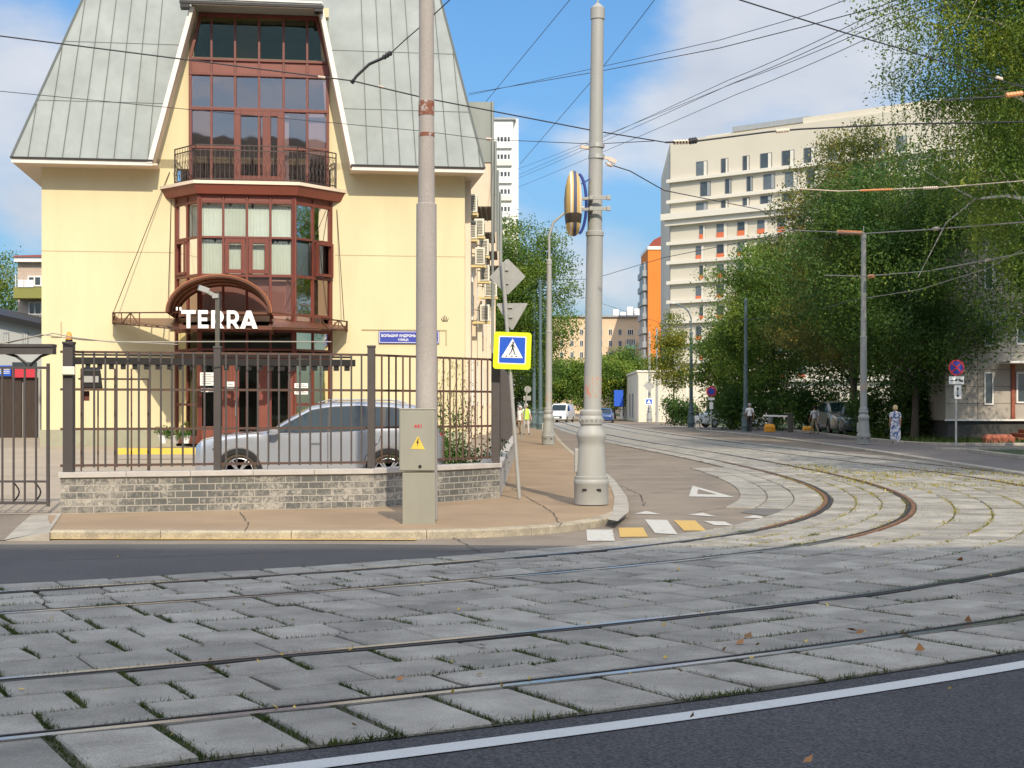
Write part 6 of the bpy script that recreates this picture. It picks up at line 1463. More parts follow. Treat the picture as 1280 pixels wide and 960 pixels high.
# --- large cream hotel
hp = Vector((.107*213, 213, 0)); hd = Vector((.763, -.646, 0)); hf = Frame(hp, atan2(hd.y, hd.x)); hq = hp+hd*52; hbk = Vector((.1016*245, 247, 0))
ht = empty('apartment_tower', (0,0,0), 0, 'large cream ten-storey block with horizontal ledges and red window panels behind the trees', 'building')
zroof = hf.z(877, 172)
q = MB(); P4 = [hp, hq, hq+(hbk-hp), hbk]; q.prism([p for p in P4], (0,0,zroof)); q.build('wall', 'cream_wall', ht)
q = MB(); sdn = Vector((-1, .06, 0))*.06; q.add([hp+sdn, hbk+sdn, hbk+sdn+Vector((0,0,zroof-1.5)), hp+sdn+Vector((0,0,zroof-1.5))], [(0,1,2,3)]); q.build('side_wall', 'cream_side', ht)
M_h = Matrix.Translation(hf.o) @ Matrix.Rotation(hf.a, 4, 'Z')
q = MB(); q.X = M_h
z1_ = hf.z(950, 147); q.box((hf.u(868), 3, zroof), (hf.u(1000), 10, hf.z(935, 157))); q.box((hf.u(1000), .8, zroof), (hf.u(1180), 12, hf.z(1100, 127)-.5)); parts(q, 'roof_storey', 'cream_wall', ht)
q = MB(); q.X = M_h; q.box((hf.u(903), 2.6, hf.z(935,157)), (hf.u(1000), 10.2, hf.z(935,157)+.7)); q.build('roof_slab', 'win_grey', ht)
for py in (228, 254, 307, 331, 356, 380, 405, 431, 455, 479):
    q = MB(); q.X = M_h; z = hf.z(838, py+.0) if py > 260 else hf.z(838, py+1); q.box((-.35, -.55, z), (44, 0, z+.48)); q.build('ledge', 'ledge', ht)
q = MB(); q.X = M_h; z = hf.z(838, 276); q.box((-.9, -1.2, z), (44, 0, z+.9)); q.box((-.5, -.7, z-.8), (44, 0, z)); q.build('cornice', 'ledge', ht)
colx = [(870.5,884.5),(901.5,910.5),(928.5,937),(950.5,965),(977.5,993),(1005,1019),(1035,1052),(1066,1078),(1092,1107),(1120,1134)]
for i, (x0, x1) in enumerate(colx):
    u0, u1 = hf.u(x0), hf.u(x1)
    for ua, ub, za, zb_ in ((u0, u1, hf.z(877, 222.5), hf.z(877, 201.5)), (hf.u(x0+(5 if i < 3 else 4)), hf.u(x1+(4 if i < 3 else 4)), hf.z(877, 246), hf.z(877, 227.5)), (u0, u1, hf.z(877, 267), hf.z(877, 253))):
        wi = window_at(hf, ua, ub, za, zb_, ht, 'win_frame', random.choice(('win_dark', 'win_dark', 'win_mid')), split=0, fw=.10)
        q = MB(); q.X = M_h; q.box((ub-(ub-ua)*.30, -.13, za+.1), (ub-.1, -.05, zb_-.1)); q.build('side_panel', random.choice(('ledge', 'win_grey', 'ledge')), wi)
for r_i, (y0, y1) in enumerate(((282, 301), (307.5, 327), (332, 352), (357.5, 378), (383, 403), (408, 428), (434, 453), (459, 478))):
    for ci, (x0, x1) in enumerate(((870, 880), (896, 909), (922, 935), (947, 960), (972, 985), (998, 1010))):
        if r_i % 2 == 0 and ci == 0: x0, x1 = 874.5, 881.5
        u0, u1 = hf.u(x0), hf.u(x1); za, zb_ = hf.z(877, y1), hf.z(877, y0)
        window_at(hf, u0, u1, za+1.0*0+.0, zb_, ht, 'win_frame', random.choice(('win_dark', 'win_mid')), split=0, fw=.1)
        q = MB(); q.X = M_h; q.box((u1-(u1-u0)*.28, -.13, za), (u1, -.05, zb_)); q.build('side_panel', 'ledge', ht)
        q = MB(); q.X = M_h; q.box((u0+.05, -.16, za), (u1-(u1-u0)*.30, -.08, za+.95)); q.build('red_panel', 'panel_red', ht)
# --- orange block
of = Frame(((810-640)/F*300, 300, 0), 0); ob = empty('orange_building', (0,0,0), 0, 'tall narrow orange block with a rounded dark red top, left of the cream block', 'building')
q = MB(); q.box((of.o.x, 300, 0), (of.o.x+12, 316, of.z(815, 312))); q.build('wall', 'orange_wall', ob)
q = MB(); q.box((of.o.x-.1, 299.8, of.z(815,312)), (of.o.x+12, 316, of.z(815,308))); q.build('cornice', 'white_wall', ob)
q = MB(); z0 = of.z(815,308); z1 = of.z(815,294); q.prism([(of.o.x+.1, 300, z0), (of.o.x+12, 300, z0), (of.o.x+12, 300, z1), (of.o.x+3.0, 300, z1), (of.o.x+1.2, 300, z1-.9)], (0, 15, 0)); q.build('roof', 'redroof', ob)
q = MB()
for i in range(10): z = 2+i*2.9; q.box((of.o.x-1.0, 301, z), (of.o.x-.0, 313, z+1.2))
q.box((of.o.x-.7, 301.5, 0), (of.o.x, 312, 31)); parts(q, 'balcony', 'win_grey', ob)
# --- pinkish five-storey block
pf_ = Frame((0, 330, 0), 0); pfx = (690-640)/F*330; pb_ = empty('brick_block', (0,0,0), 0, 'long pinkish brick block with green balconies across the end of the street', 'building')
ztp = pf_.z(760, 396.5); q = MB(); q.box((pfx, 330, 0), (36, 345, ztp)); q.build('wall', 'pink_brick', pb_)
q = MB(); q.box((pfx-.3, 329.5, ztp), (36, 345, ztp+.4)); q.build('roof_edge', 'win_grey', pb_)
q = MB(); 
for i in range(4): q.box(((768+i*9-640)/F*330, 334, ztp+.4), ((775+i*9-640)/F*330, 337, ztp+.4+(1.6, 1.0, 2.2, 1.8)[i]))
parts(q, 'roof_vent', 'white_wall', pb_)
for y0 in (411.5, 425.5, 440, 454.5, 469):
    for x in (702, 715, 727, 739, 751, 763, 775, 801, 812):
        window_at(pf_, pf_.u(x-2.2), pf_.u(x+2.2), pf_.z(760, y0+7.5), pf_.z(760, y0), pb_, 'win_white', 'win_dark', split=1)
    for x in (788, 822, 708):
        if y0 < 415 and x != 708:
            window_at(pf_, pf_.u(x-4), pf_.u(x+4), pf_.z(760, y0+7.5), pf_.z(760, y0), pb_, 'win_white', 'win_dark', split=2); continue
        if x == 708: continue
        q = MB(); q.box((pf_.u(x-6), 328.6, pf_.z(760, y0+11)), (pf_.u(x+6), 330, pf_.z(760, y0+6))); o = q.build('balcony', 'balc_green', pb_)
        q = MB(); q.box((pf_.u(x-5.5), 328.9, pf_.z(760, y0+6)), (pf_.u(x+5.5), 330, pf_.z(760, y0-1))); q.build('glazed_loggia', 'win_dark', o)
        q = MB()
        for k in range(5): xx = pf_.u(x-5.3+k*2.6); q.box((xx, 328.8, pf_.z(760, y0+6)), (xx+.14, 328.9, pf_.z(760, y0-1)))
        q.build('mullion', 'win_white', o)
# --- low cream building at the end of the right pavement
lf = Frame(((797-640)/F*150, 150, 0), R(-2)); lb_ = empty('low_building', (0,0,0), 0, 'low flat-roofed cream building at the far corner with narrow dark side openings', 'building')
zl = lf.z(800, 465); c0 = Vector((lf.o.x, 150, 0)); c1 = Vector(((775-640)/F*186, 186, 0)); c2 = c0+Vector((12.5, -.4, 0))
q = MB(); q.prism([c0, c2, c2+Vector((0, 36, 0)), c1], (0,0,zl)); q.build('wall', 'cream_wall', lb_)
q = MB(); q.prism([c0+Vector((-.1,-.1,zl)), c2+Vector((.1,-.1,zl)), c2+Vector((.1,36,zl)), c1+Vector((-.1,.1,zl))], (0,0,.18)); q.build('roof_edge', 'ledge', lb_)
sf2 = Frame(c1, atan2(c0.y-c1.y, c0.x-c1.x)); Ls = (c1-c0).length
for u0 in (8, 15, 22, 27.5): window_at(sf2, u0, u0+1.6, .4, 3.0, lb_, 'win_grey', 'win_dark', split=0)
q = MB(); q.X = Matrix.Translation(lf.o) @ Matrix.Rotation(lf.a, 4, 'Z'); q.box((.9, -.06, 0), (1.3, 0, zl-.3)); q.box((3.0,-.15,2.0),(5.6,-.05,2.15)); q.box((4.9,-.08,0),(5.05,0,zl)); parts(q, 'downpipe', 'ledge', lb_)
q = MB(); q.box((-.1,0,0), (1.3,.3,2.5)); o = q.build('advert_board', 'sign_blue', None, bev=.03); o.location = ((768.5-640)/F*160, 160, 1.6); o.scale=(.7,1,.7); tag(o, 'blue board on the left end of the low cream building', 'board')
# --- white tower left
tf = Frame((0, 235, 0), 0); tfx = (600-640)/F*235; tw = empty('white_tower', (0,0,0), 0, 'tall white panel tower with loggias rising behind the yellow building', 'building')
q = MB(); zt_ = tf.z(620, 150); q.box((tfx-12, 235, 0), (tf.u(641.5), 252, zt_)); q.box((tf.u(641.5)+.02, 236.5, 0), (tf.u(648), 252, zt_+.5)); parts(q, 'wall', 'white_wall', tw)
q = MB(); q.box((tfx-12, 234.6, zt_), (tf.u(645), 252, zt_+.35)); q.build('roof_edge', 'win_grey', tw)
q = MB(); q.tube([(tf.u(628), 238, zt_), (tf.u(628), 238, zt_+1.6)], .06, 4); q.tube([(tf.u(618), 238, zt_+.7), (tf.u(640), 238, zt_+.7)], .04, 4); q.build('roof_aerial', 'win_grey', tw)
for i in range(13):
    y = 170+i*21.8; window_at(tf, tf.u(620.5), tf.u(638.5), tf.z(620, y+8.5), tf.z(620, y), tw, 'win_white', 'win_dark', split=3)
    q = MB(); q.box((tf.u(617), 234.5, tf.z(620, y+15.5)), (tf.u(640), 235, tf.z(620, y+8.7))); q.build('loggia_panel', 'white_wall' if i % 2 == 0 else 'ledge', tw)
# --- left edge: brick house, low white building, garages
bh = Frame((0, 82, 0), 0); hb_ = empty('brick_house', (0,0,0), 0, 'old brown brick house with an olive balcony beyond the left edge of the yellow building', 'building')
zt_ = bh.z(35, 328); q = MB(); q.box((bh.u(22), 82, 0), (bh.u(90), 96, zt_)); q.build('wall', 'house_brick', hb_)
q = MB(); q.box((bh.u(20.5), 81.6, zt_), (bh.u(90), 96, zt_+.25)); q.build('cornice', 'white_wall', hb_); q = MB(); q.prism([(bh.u(20.5), 81.5, zt_+.25), (bh.u(90), 81.5, zt_+.25), (bh.u(90), 90, zt_+1.2), (bh.u(26), 90, zt_+1.2)], (0,0,.08)); q.build('roof', 'redroof', hb_)
for y0, y1, x0, x1 in ((345,358,35,60),(377,394,36,60),(410,424,36,60)): window_at(bh, bh.u(x0), bh.u(x1), bh.z(35, y1), bh.z(35, y0), hb_, 'win_white', 'win_dark', split=2)
q = MB(); q.box((bh.u(25), 80.9, bh.z(35, 374.5)), (bh.u(70), 81.0, bh.z(35, 361))); q.box((bh.u(25), 81.0, bh.z(35, 375)), (bh.u(70), 82, bh.z(35, 373.5))); b0_ = q.build('balcony', 'olive_panel', hb_)
q = MB(); q.box((bh.u(27), 80.95, bh.z(35, 361)), (bh.u(27.7), 81.05, bh.z(35, 345))); 
for a, b in ((31,38),(39,50)): q.box((bh.u(a), 80.85, bh.z(35, 361)), (bh.u(b), 80.9, bh.z(35, 352)))
parts(q, 'hanging_sheet', 'cloth_white', b0_)
q = MB(); 
for i in range(20): x = bh.u(24+i*2.4); q.box((x, 81.2, bh.z(35, 402)), (x+.03, 81.25, bh.z(35, 394)))
q.box((bh.u(24), 81.19, bh.z(35, 394.5)), (bh.u(70), 81.26, bh.z(35, 393.6))); q.build('balcony_rail', 'win_grey', hb_)
lw = Frame(((-60-640)/F*70, 70, 0), R(-7)); lwb = empty('low_building', (0,0,0), 0, 'low pale building with small windows and dark sloping roof edge, far left', 'building')
M_l = Matrix.Translation(lw.o) @ Matrix.Rotation(lw.a, 4, 'Z')
q = MB(); q.X = M_l; zl0 = lw.z(0, 400); zl1 = lw.z(50, 411); u0_, u1_ = lw.u(0), lw.u(50); sl_ = (zl1-zl0)/(u1_-u0_); zz = lambda u: zl0+sl_*(u-u0_)
q.prism([(-6,0,0),(lw.u(70),0,0),(lw.u(70),0,zz(lw.u(70))),(-6,0,zz(-6))], (0, 8, 0)); q.build('wall', 'grey_wall', lwb)
q = MB(); q.X = M_l; q.prism([(-6,-.5,zz(-6)),(lw.u(70),-.5,zz(lw.u(70))),(lw.u(70),-.5,zz(lw.u(70))+.28),(-6,-.5,zz(-6)+.28)], (0, 8.6, 0)); q.build('roof', 'iron_black', lwb)
for x in (8, 32, -18): window_at(lw, lw.u(x-3.5), lw.u(x+3.5), lw.z(x, 431), lw.z(x, 415), lwb, 'win_grey', 'win_white', split=1)
gf = Frame((0, 56, 0), 0); gb = empty('garage', (0,0,0), 0, 'brown ribbed garage doors under blue and red signboards at the left edge', 'garage')
q = MB(); q.box((gf.u(-80), 56.0, .2), (gf.u(50), 60, gf.z(0, 462))); q.build('wall', 'grey_wall', gb); q = MB(); q.box((gf.u(-60), 55.9, .35), (gf.u(28), 56, gf.z(0, 472))); q.box((gf.u(30), 55.9, .35), (gf.u(48), 56, gf.z(0, 472))); parts(q, 'door', 'garage_brown', gb)
for x0, x1, y0, y1, m in ((-20,16.5,457,470,'sign_blue'),(18,32.5,461.5,472,'sign_red'),(33.5,47.5,461.5,472,'sign_red'),(18,48,453,461,'win_dark')):
    q = MB(); q.box((gf.u(x0), 55.75, gf.z(0, y1)), (gf.u(x1), 55.85, gf.z(0, y0))); q.build('signboard', m, gb)
q = MB()
for j in range(4): q.box((gf.u(1), 55.73, gf.z(0, 467-j*2.4)), (gf.u(15), 55.75, gf.z(0, 466.2-j*2.4)))
q.build('sign_line', 'sign_white', gb)
# --- right: panel block behind the birch
rb = Frame(((1182-640)/F*66, 66, 0), R(-3)); rbl = empty('panel_building', (0,0,0), 0, 'grey-beige tiled block with white windows and entrance steps behind the birch', 'building')
M_r = Matrix.Translation(rb.o) @ Matrix.Rotation(rb.a, 4, 'Z'); zp = rb.z(1200, 525.5)
q = MB(); q.X = M_r; q.box((0, 0, zp), (18, 12, 12.2)); q.build('wall', 'panel_beige', rbl); q = MB(); q.X = M_r; q.box((.12, .12, 0), (18, 12, zp)); q.build('plinth', 'plinth_dark', rbl); q = MB(); q.X = M_r; q.box((-.05, -.08, zp-.02), (18, .02, zp+.05)); q.build('drip_ledge', 'white_wall', rbl)
q = MB(); q.X = M_r
for z in np.arange(zp+.75, 12, .75): q.box((0, -.006, z), (18, .0, z+.02))
for x in np.arange(1.4, 18, 1.45): q.box((x, -.007, zp+.06), (x+.02, -.001, 12.2))
q.build('tile_joint', 'slot_dark', rbl)
for y0, y1 in ((465, 506), (393, 433), (325, 362), (256, 292)):
    window_at(rb, rb.u(1230), rb.u(1241.5), rb.z(1235, y1), rb.z(1235, y0), rbl, 'win_white', 'win_dark', split=0)
    window_at(rb, rb.u(1270), rb.u(1300), rb.z(1235, y1-2), rb.z(1235, y0), rbl, 'win_white', 'win_dark', split=1)
q = MB(); q.X = M_r; q.box((rb.u(1264), -.07, zp+.06), (rb.u(1268.5), -.01, rb.z(1260, 455))); q.build('brown_strip', 'red_brick', rbl)
q = MB(); q.X = M_r; q.box((rb.u(1250), -1.6, rb.z(1260, 455)), (rb.u(1330), 0, rb.z(1260, 452.5))); q.build('entrance_roof', 'white_wall', rbl)
q = MB(); q.X = M_r
for i in range(5): q.box((rb.u(1252)+i*.35, -2.6, .1), (rb.u(1252)+i*.35+.35 if i < 4 else rb.u(1330), -.1, .25+i*.17))
stp = q.build('entrance_steps', 'red_brick', rbl)
q = MB(); q.X = M_r; pts = [rb.u(1266), rb.u(1275), rb.u(1290)]
for i, u in enumerate(pts): q.tube([(u, -2.5, .6+i*.2), (u, -2.5, 1.7+i*.3)], .03, 6)
q.tube([(pts[0], -2.5, 1.7), (pts[1], -2.5, 2.0), (pts[2], -2.5, 2.3)], .03, 6); q.tube([(pts[0], -2.5, 1.3), (pts[1], -2.5, 1.6), (pts[2], -2.5, 1.9)], .02, 6); q.build('handrail', 'galv', stp)
q = MB(); q.tube([(16.9, 57.4, .35), (18.2, 59, .95)], .03, 6) ; 
block('low red-brown brick planter edge by the entrance steps', 1248, 60, 1.2, .35, .5, 'red_brick', 'planter', name='brick_planter')
# ================================================================ vegetation
def tree(name, label, cat, x, y, h, cr, cz0, n, lm, seed, group=None, droop=0, leaf=.15, sq=1.0, tr=.16, bark='bark', off=(0,0), sparse=.0, z0=.15, clump=.55, z_hang=2.6, top_narrow=.0, nclus=None, wrap=None):
    rg = np.random.default_rng(seed); rd = random.Random(seed)
    root = empty(name, (x, y, z0), 0, label, cat, group)
    q = MB(); lean = Vector((rd.uniform(-.4,.4), rd.uniform(-.4,.4), 0)); ht = h*.82
    def tp(t): return Vector((lean.x*t*t+.10*sin(t*5+seed), lean.y*t*t+.1*cos(t*4+seed), ht*t))
    q.tube([tp(i/9) for i in range(10)], [tr*(1.25 if i == 0 else 1)*(1-.85*i/9) for i in range(10)], 9)
    cc = Vector((off[0], off[1], (cz0+h)/2)); hz = (h-cz0)/2; ends = []
    nl = int(9+cr*2)
    for i in range(nl):
        t0 = rd.uniform(max(.16, cz0/ht*.75), .9); a = 2.4*i+rd.uniform(-.4,.4); el = rd.uniform(.1,.75); p = tp(t0)
        d = Vector((cos(a)*cos(el), sin(a)*cos(el), sin(el))); ln = cr*rd.uniform(.65,1.0)*(1-.45*max(0, t0-.6)/.4)
        pts = [p + d*ln*s + Vector((off[0]*s, off[1]*s, .18*ln*s*s-(droop*.12*ln*s**3))) for s in (0,.25,.5,.75,1)]
        r0 = tr*.42*(1-t0*.5); q.tube(pts, [r0, r0*.75, r0*.5, r0*.3, r0*.12], 5); ends += pts[2:]
        for j in range(3):
            b = pts[rd.choice((1,2,3))]; a2 = a+rd.uniform(-1.2,1.2); d2 = Vector((cos(a2)*.8, sin(a2)*.8, rd.uniform(.0,.7))); l2 = ln*rd.uniform(.3,.55)
            p2 = [b, b+d2*l2*.5, b+d2*l2+Vector((0,0,.05))]; q.tube(p2, [r0*.4, r0*.25, r0*.1], 4); ends += p2[1:]
    q.build('trunk', bark, root, smooth=True, auto=60)
    # cluster centres: an uneven ellipsoid, hollowed by noise
    C = []; NC = nclus or int(34+cr*cr*9*(hz/cr)); 
    k = 0
    while len(C) < NC and k < NC*30:
        k += 1
        v = rg.normal(size=3); v /= np.linalg.norm(v); rr = rg.random()**.42
        sh = .70+.42*noisef(v[0]*1.7+seed, v[1]*1.7, v[2]*1.9)+.22*noisef(v[0]*4+seed, v[1]*4, v[2]*4)+.12
        tn = 1-top_narrow*max(0, v[2])
        p = np.array([cc.x+v[0]*cr*rr*sh*tn, cc.y+v[1]*cr*rr*sh*sq*tn, cc.z+v[2]*hz*rr*(sh*.5+.55)])
        if noisef(p[0]*.45+seed*3, p[1]*.45, p[2]*.5) < -.12+sparse*.3 and rg.random() < .85: continue
        if p[2] < cz0*.8: continue
        C.append(p)
    for e_ in ends:
        if rg.random() < .7: C.append(np.array(e_))
    C = np.array(C); w = rg.random(len(C))**.8+.15; w /= w.sum(); idx = rg.choice(len(C), n, p=w)
    sg = clump*(.7+.6*rg.random(len(C)))
    Pt = C[idx] + np.clip(rg.normal(size=(n,3)), -1.7, 1.7)*sg[idx][:,None]*np.array([1,1,.62])
    V, Fq = leaf_quads(Pt, leaf, rg, up=.35); parts_V = [V]; parts_F = [Fq]
    if droop:
        ns = int(150*droop); S_ = []; 
        for i in range(ns):
            e = C[rg.integers(len(C))]; rad = (e[0]**2+e[1]**2)**.5
            if rad < cr*.30: continue
            st = e + rg.normal(size=3)*.25; Ls = rg.uniform(1.2, 3.9)*min(droop, 1.2); st[2] += .2
            Ls = min(Ls, max(.5, st[2]-z_hang)); m = int(Ls/.030); t = np.arange(m)/m; sw = rg.normal(size=2)*.10
            base = st + np.stack([sw[0]*t*t*Ls+.02*np.sin(t*9), sw[1]*t*t*Ls, -t*Ls], 1); base += np.clip(rg.normal(size=(m,3)), -1.6, 1.6)*np.array([.06,.06,.03])*(1.15-t)[:,None]
            S_.append(base[rg.random(m) < .95])
        S_ = np.concatenate(S_); V2, F2 = leaf_quads(S_, leaf*.72, rg, up=.0); parts_V.append(V2); parts_F.append(F2+len(V))
    o = npmesh('crown', np.concatenate(parts_V), np.concatenate(parts_F), [lm], root)
    return root
gR = 'trees along the right pavement'
tree('birch_tree', 'tall drooping birch with long hanging strands at the upper right, beside the panel block', 'tree', 14.9, 42, 21.5, 5.2, 6.8, 120000, 'leaf_birch', 11, gR, droop=7.5, z_hang=6.0, leaf=.095, bark='bark_birch', tr=.22, off=(.4,.5), sparse=-.1, clump=.6)
tree('birch_tree', 'second birch, hanging darker foliage low in front of the panel block windows', 'tree', 19.7, 54, 14.2, 3.6, 5.2, 80000, 'leaf_green', 12, gR, z_hang=4.6, droop=1.6, leaf=.11, bark='bark', tr=.2, clump=.5)
tree('dense_tree', 'dense dark tree behind the grey tram pole and the woman in the floral dress', 'tree', 18.2, 67, 13.5, 5.6, 2.0, 110000, 'leaf_deep', 13, gR, leaf=.14, clump=.7, sparse=-.3)
tree('leafy_tree', 'tall loose tree with olive brown top before the right end of the cream block', 'tree', 17.9, 78, 16.5, 5.0, 3.0, 75000, 'leaf_olive', 14, gR, leaf=.135, clump=.55, sparse=.05, top_narrow=.3)
tree('leafy_tree', 'broad green tree in front of the lower windows of the cream block', 'tree', 16.8, 95, 12.6, 4.8, 2.0, 75000, 'leaf_green', 15, gR, leaf=.145, clump=.6, off=(-.6, 0), top_narrow=.35)
tree('leafy_tree', 'dark tree filling the shade above the parked tan-grey car', 'tree', 20.5, 88, 12.5, 5.0, 2.2, 55000, 'leaf_deep', 16, gR, leaf=.19, clump=.7)
tree('leafy_tree', 'sunlit bushy tree above the shrubs right of the far teal pole', 'tree', 15.2, 101, 7.8, 3.3, 1.4, 22000, 'leaf_birch', 17, gR, leaf=.19, clump=.55)
tree('young_tree', 'slender yellow-green young tree left of the far teal pole', 'tree', 13.3, 122, 9.5, 1.9, 2.6, 7000, 'leaf_autumn', 18, gR, leaf=.20, clump=.45, tr=.09, sparse=.2, top_narrow=.4)
tree('leafy_tree', 'big tree behind the birch, right above the entrance steps', 'tree', 21.5, 57, 18, 4.6, 9.0, 60000, 'leaf_green', 19, gR, leaf=.12, droop=.5)
tree('street_tree', 'large dark tree rising between the yellow building and the lamp arm', 'tree', -1.0, 106, 15.3, 5.2, 2.6, 80000, 'leaf_green', 21, None, leaf=.16, clump=.6, off=(.8, 0), sparse=-.15)
tree('street_tree', 'lower dark tree behind the teal poles on the left pavement', 'tree', .4, 118, 9.5, 3.4, 1.2, 22000, 'leaf_deep', 22, None, leaf=.2, clump=.6)
gF = 'small trees at the far end of the street'
tree('autumn_tree', 'yellow-green tree above the far white van', 'tree', 5.4, 168, 7.0, 3.2, 1.6, 15000, 'leaf_green', 23, gF, leaf=.26, clump=.6)
tree('autumn_tree', 'bushy green tree between the two pale poles at the street end', 'tree', 9.0, 176, 7.2, 3.0, 1.4, 14000, 'leaf_birch', 24, gF, leaf=.26, clump=.6)
tree('autumn_tree', 'green tree behind the low cream building roof', 'tree', 14.8, 196, 9.4, 3.4, 3, 14000, 'leaf_green', 25, gF, leaf=.28, clump=.65)
tree('autumn_tree', 'orange tinted tree right of the green one behind the low cream building', 'tree', 19.2, 200, 8.8, 3.0, 3, 9000, 'leaf_autumn', 26, gF, leaf=.28, clump=.6)
tree('autumn_tree', 'tree just right of the big pale pole, behind the dark blue car', 'tree', 11.9, 172, 7.6, 2.4, 1.4, 9000, 'leaf_birch', 28, gF, leaf=.26, clump=.6)
tree('autumn_tree', 'small golden bush-like tree behind the slim pale pole', 'tree', 2.6, 152, 4.6, 1.3, .8, 4000, 'leaf_autumn', 29, gF, leaf=.22, clump=.4, tr=.07)
tree('poplar_tree', 'pale green tree at the far left edge beside the brick house', 'tree', -41.0, 115, 14.5, 4.6, 1.5, 26000, 'leaf_birch', 27, None, leaf=.2, clump=.6)
# trees just outside the frame that shade the road and pavement on the right
tree('leafy_tree', 'tree outside the right edge shading the tram bend', 'tree', 20.0, 29, 15, 4.6, 6.0, 20000, 'leaf_green', 31, None, leaf=.19, clump=.6)
tree('leafy_tree', 'tree beyond the right edge shading the right kerb', 'tree', 20.5, 38, 16, 4.4, 6, 18000, 'leaf_green', 32, None, leaf=.19, clump=.6)
tree('leafy_tree', 'spreading tree beyond the right edge behind the first one', 'tree', 14.6, 24.5, 16, 4.0, 7.0, 18000, 'leaf_green', 33, None, leaf=.17, clump=.55)
# shrubs
def bush(name, label, x, y, w, h, n, lm, seed, leaf=.10, d=None, group=None, z0=.12, stems=6):
    rg = np.random.default_rng(seed); root = empty(name, (x, y, z0), 0, label, 'shrub', group); q = MB()
    for i in range(stems):
        a = 6.28*i/stems; q.tube([(0.1*cos(a), .1*sin(a), 0), (w*.2*cos(a), w*.15*sin(a), h*.45), (w*.34*cos(a), w*.25*sin(a), h*.8)], [.02,.014,.006], 5)
    q.build('stem', 'bark', root)
    C = rg.normal(size=(int(12+n/400),3))*np.array([w*.24, (d or w)*.22, h*.22])+np.array([0,0,h*.5]); C[:,2] = np.abs(C[:,2]); idx = rg.integers(len(C), size=n)
    Pt = C[idx]+rg.normal(size=(n,3))*min(w,h)*.13; Pt = Pt[Pt[:,2] > .02]; V, Fq = leaf_quads(Pt, leaf, rg); npmesh('foliage', V, Fq, [lm], root); return root
gS = 'shrubs on the right lawn'
bush('shrub', 'low dark shrub between the far teal pole and the cream building', 12.9, 112, 3.0, 2.2, 4500, 'leaf_deep', 41, .17, group=gS)
bush('shrub', 'rounded shrub behind the red and blue sign', 14.3, 97, 3.6, 3.4, 6500, 'leaf_green', 42, .17, group=gS)
bush('shrub', 'dark shrub left of the white van under the trees', 13.9+.3, 95, 2.4, 2.6, 4000, 'leaf_deep', 43, .16, group=gS)
bush('shrub', 'dark shrub between the teal tram pole and the barrier', 16.3, 93, 3.0, 3.2, 5500, 'leaf_deep', 44, .17, group=gS)
bush('shrub', 'dark hedge-like shrub behind the barrier', 18.5, 92, 5.0, 3.4, 9000, 'leaf_deep', 45, .18, group=gS)
bush('shrub', 'dark shrub left of the woman in the floral dress', 17.6, 72, 2.6, 2.6, 6000, 'leaf_deep', 46, .14, group=gS)
bush('shrub', 'dark shrub right of the woman in the floral dress', 19.6, 70, 3.6, 3.0, 9000, 'leaf_deep', 47, .15, group=gS)
bush('shrub', 'dark shrub filling the gap beside the panel block plinth', 22.0, 74, 5.0, 4.0, 10000, 'leaf_deep', 48, .17, group=gS)
bush('garden_bush', 'bright green bush behind the bars at the fence corner', -1.15, 27.0, 1.25, 1.25, 5200, 'leaf_bush', 51, .055)
bush('garden_bush', 'low leafy plant left of the bright bush behind the cabinet', -1.95, 26.6, .8, .75, 1800, 'leaf_bush', 52, .05)
for i, (px, w) in enumerate(((204, .5), (219, .6), (232, .35))):
    p = P(px, 548, 45.6); bush('potted_plant', ('small potted plant with sparse leaves, left of three by the plinth', 'white-flowered potted plant in the middle of three by the plinth', 'tiny potted plant on the right of three by the plinth')[i], p.x, 45.6, w, .42, 350, 'leaf_bush', 60+i, .06, z0=.56)
    q = MB(); q.lathe([(.10,0),(.14,.22),(.15,.22),(.15,.25),(.12,.25)], n=14); o = q.build('flower_pot', 'sign_white' if i != 1 else 'cap_stone', None); o.location = (p.x, 45.6, .46); tag(o, ('white pot at the left of three against the plinth', 'grey stone pot in the middle of three against the plinth', 'white pot at the right of three against the plinth')[i], 'flower pot')
# climbing vine on the front wall and side
vm = MB(); rv_ = random.Random(5)
for k in range(16):
    u = fr.u(548+k*3.0); z = .5; pts = []
    while z < 1.2+rv_.random()*2.2: pts.append(V3(u, .03, z)); u += rv_.uniform(-.06,.06); z += .16
    if len(pts) > 1: vm.tube([fr.w(p.x, .03, p.z) for p in pts], .009, 4)
o = vm.build('climbing_vine', 'bark'); tag(o, 'thin bare climbing vine spreading over the yellow wall behind the cabinet', 'vine')
C = []
for k in range(900):
    px = rv_.uniform(546, 596); zz_ = rv_.uniform(.5, 3.2)
    if rv_.random() < .55: C.append(tuple(fr.w(fr.u(px), .05, zz_)))
V, Fq = leaf_quads(np.array(C), .055, rng); lv = npmesh('vine_leaves', V, Fq, ['leaf_olive'], o)
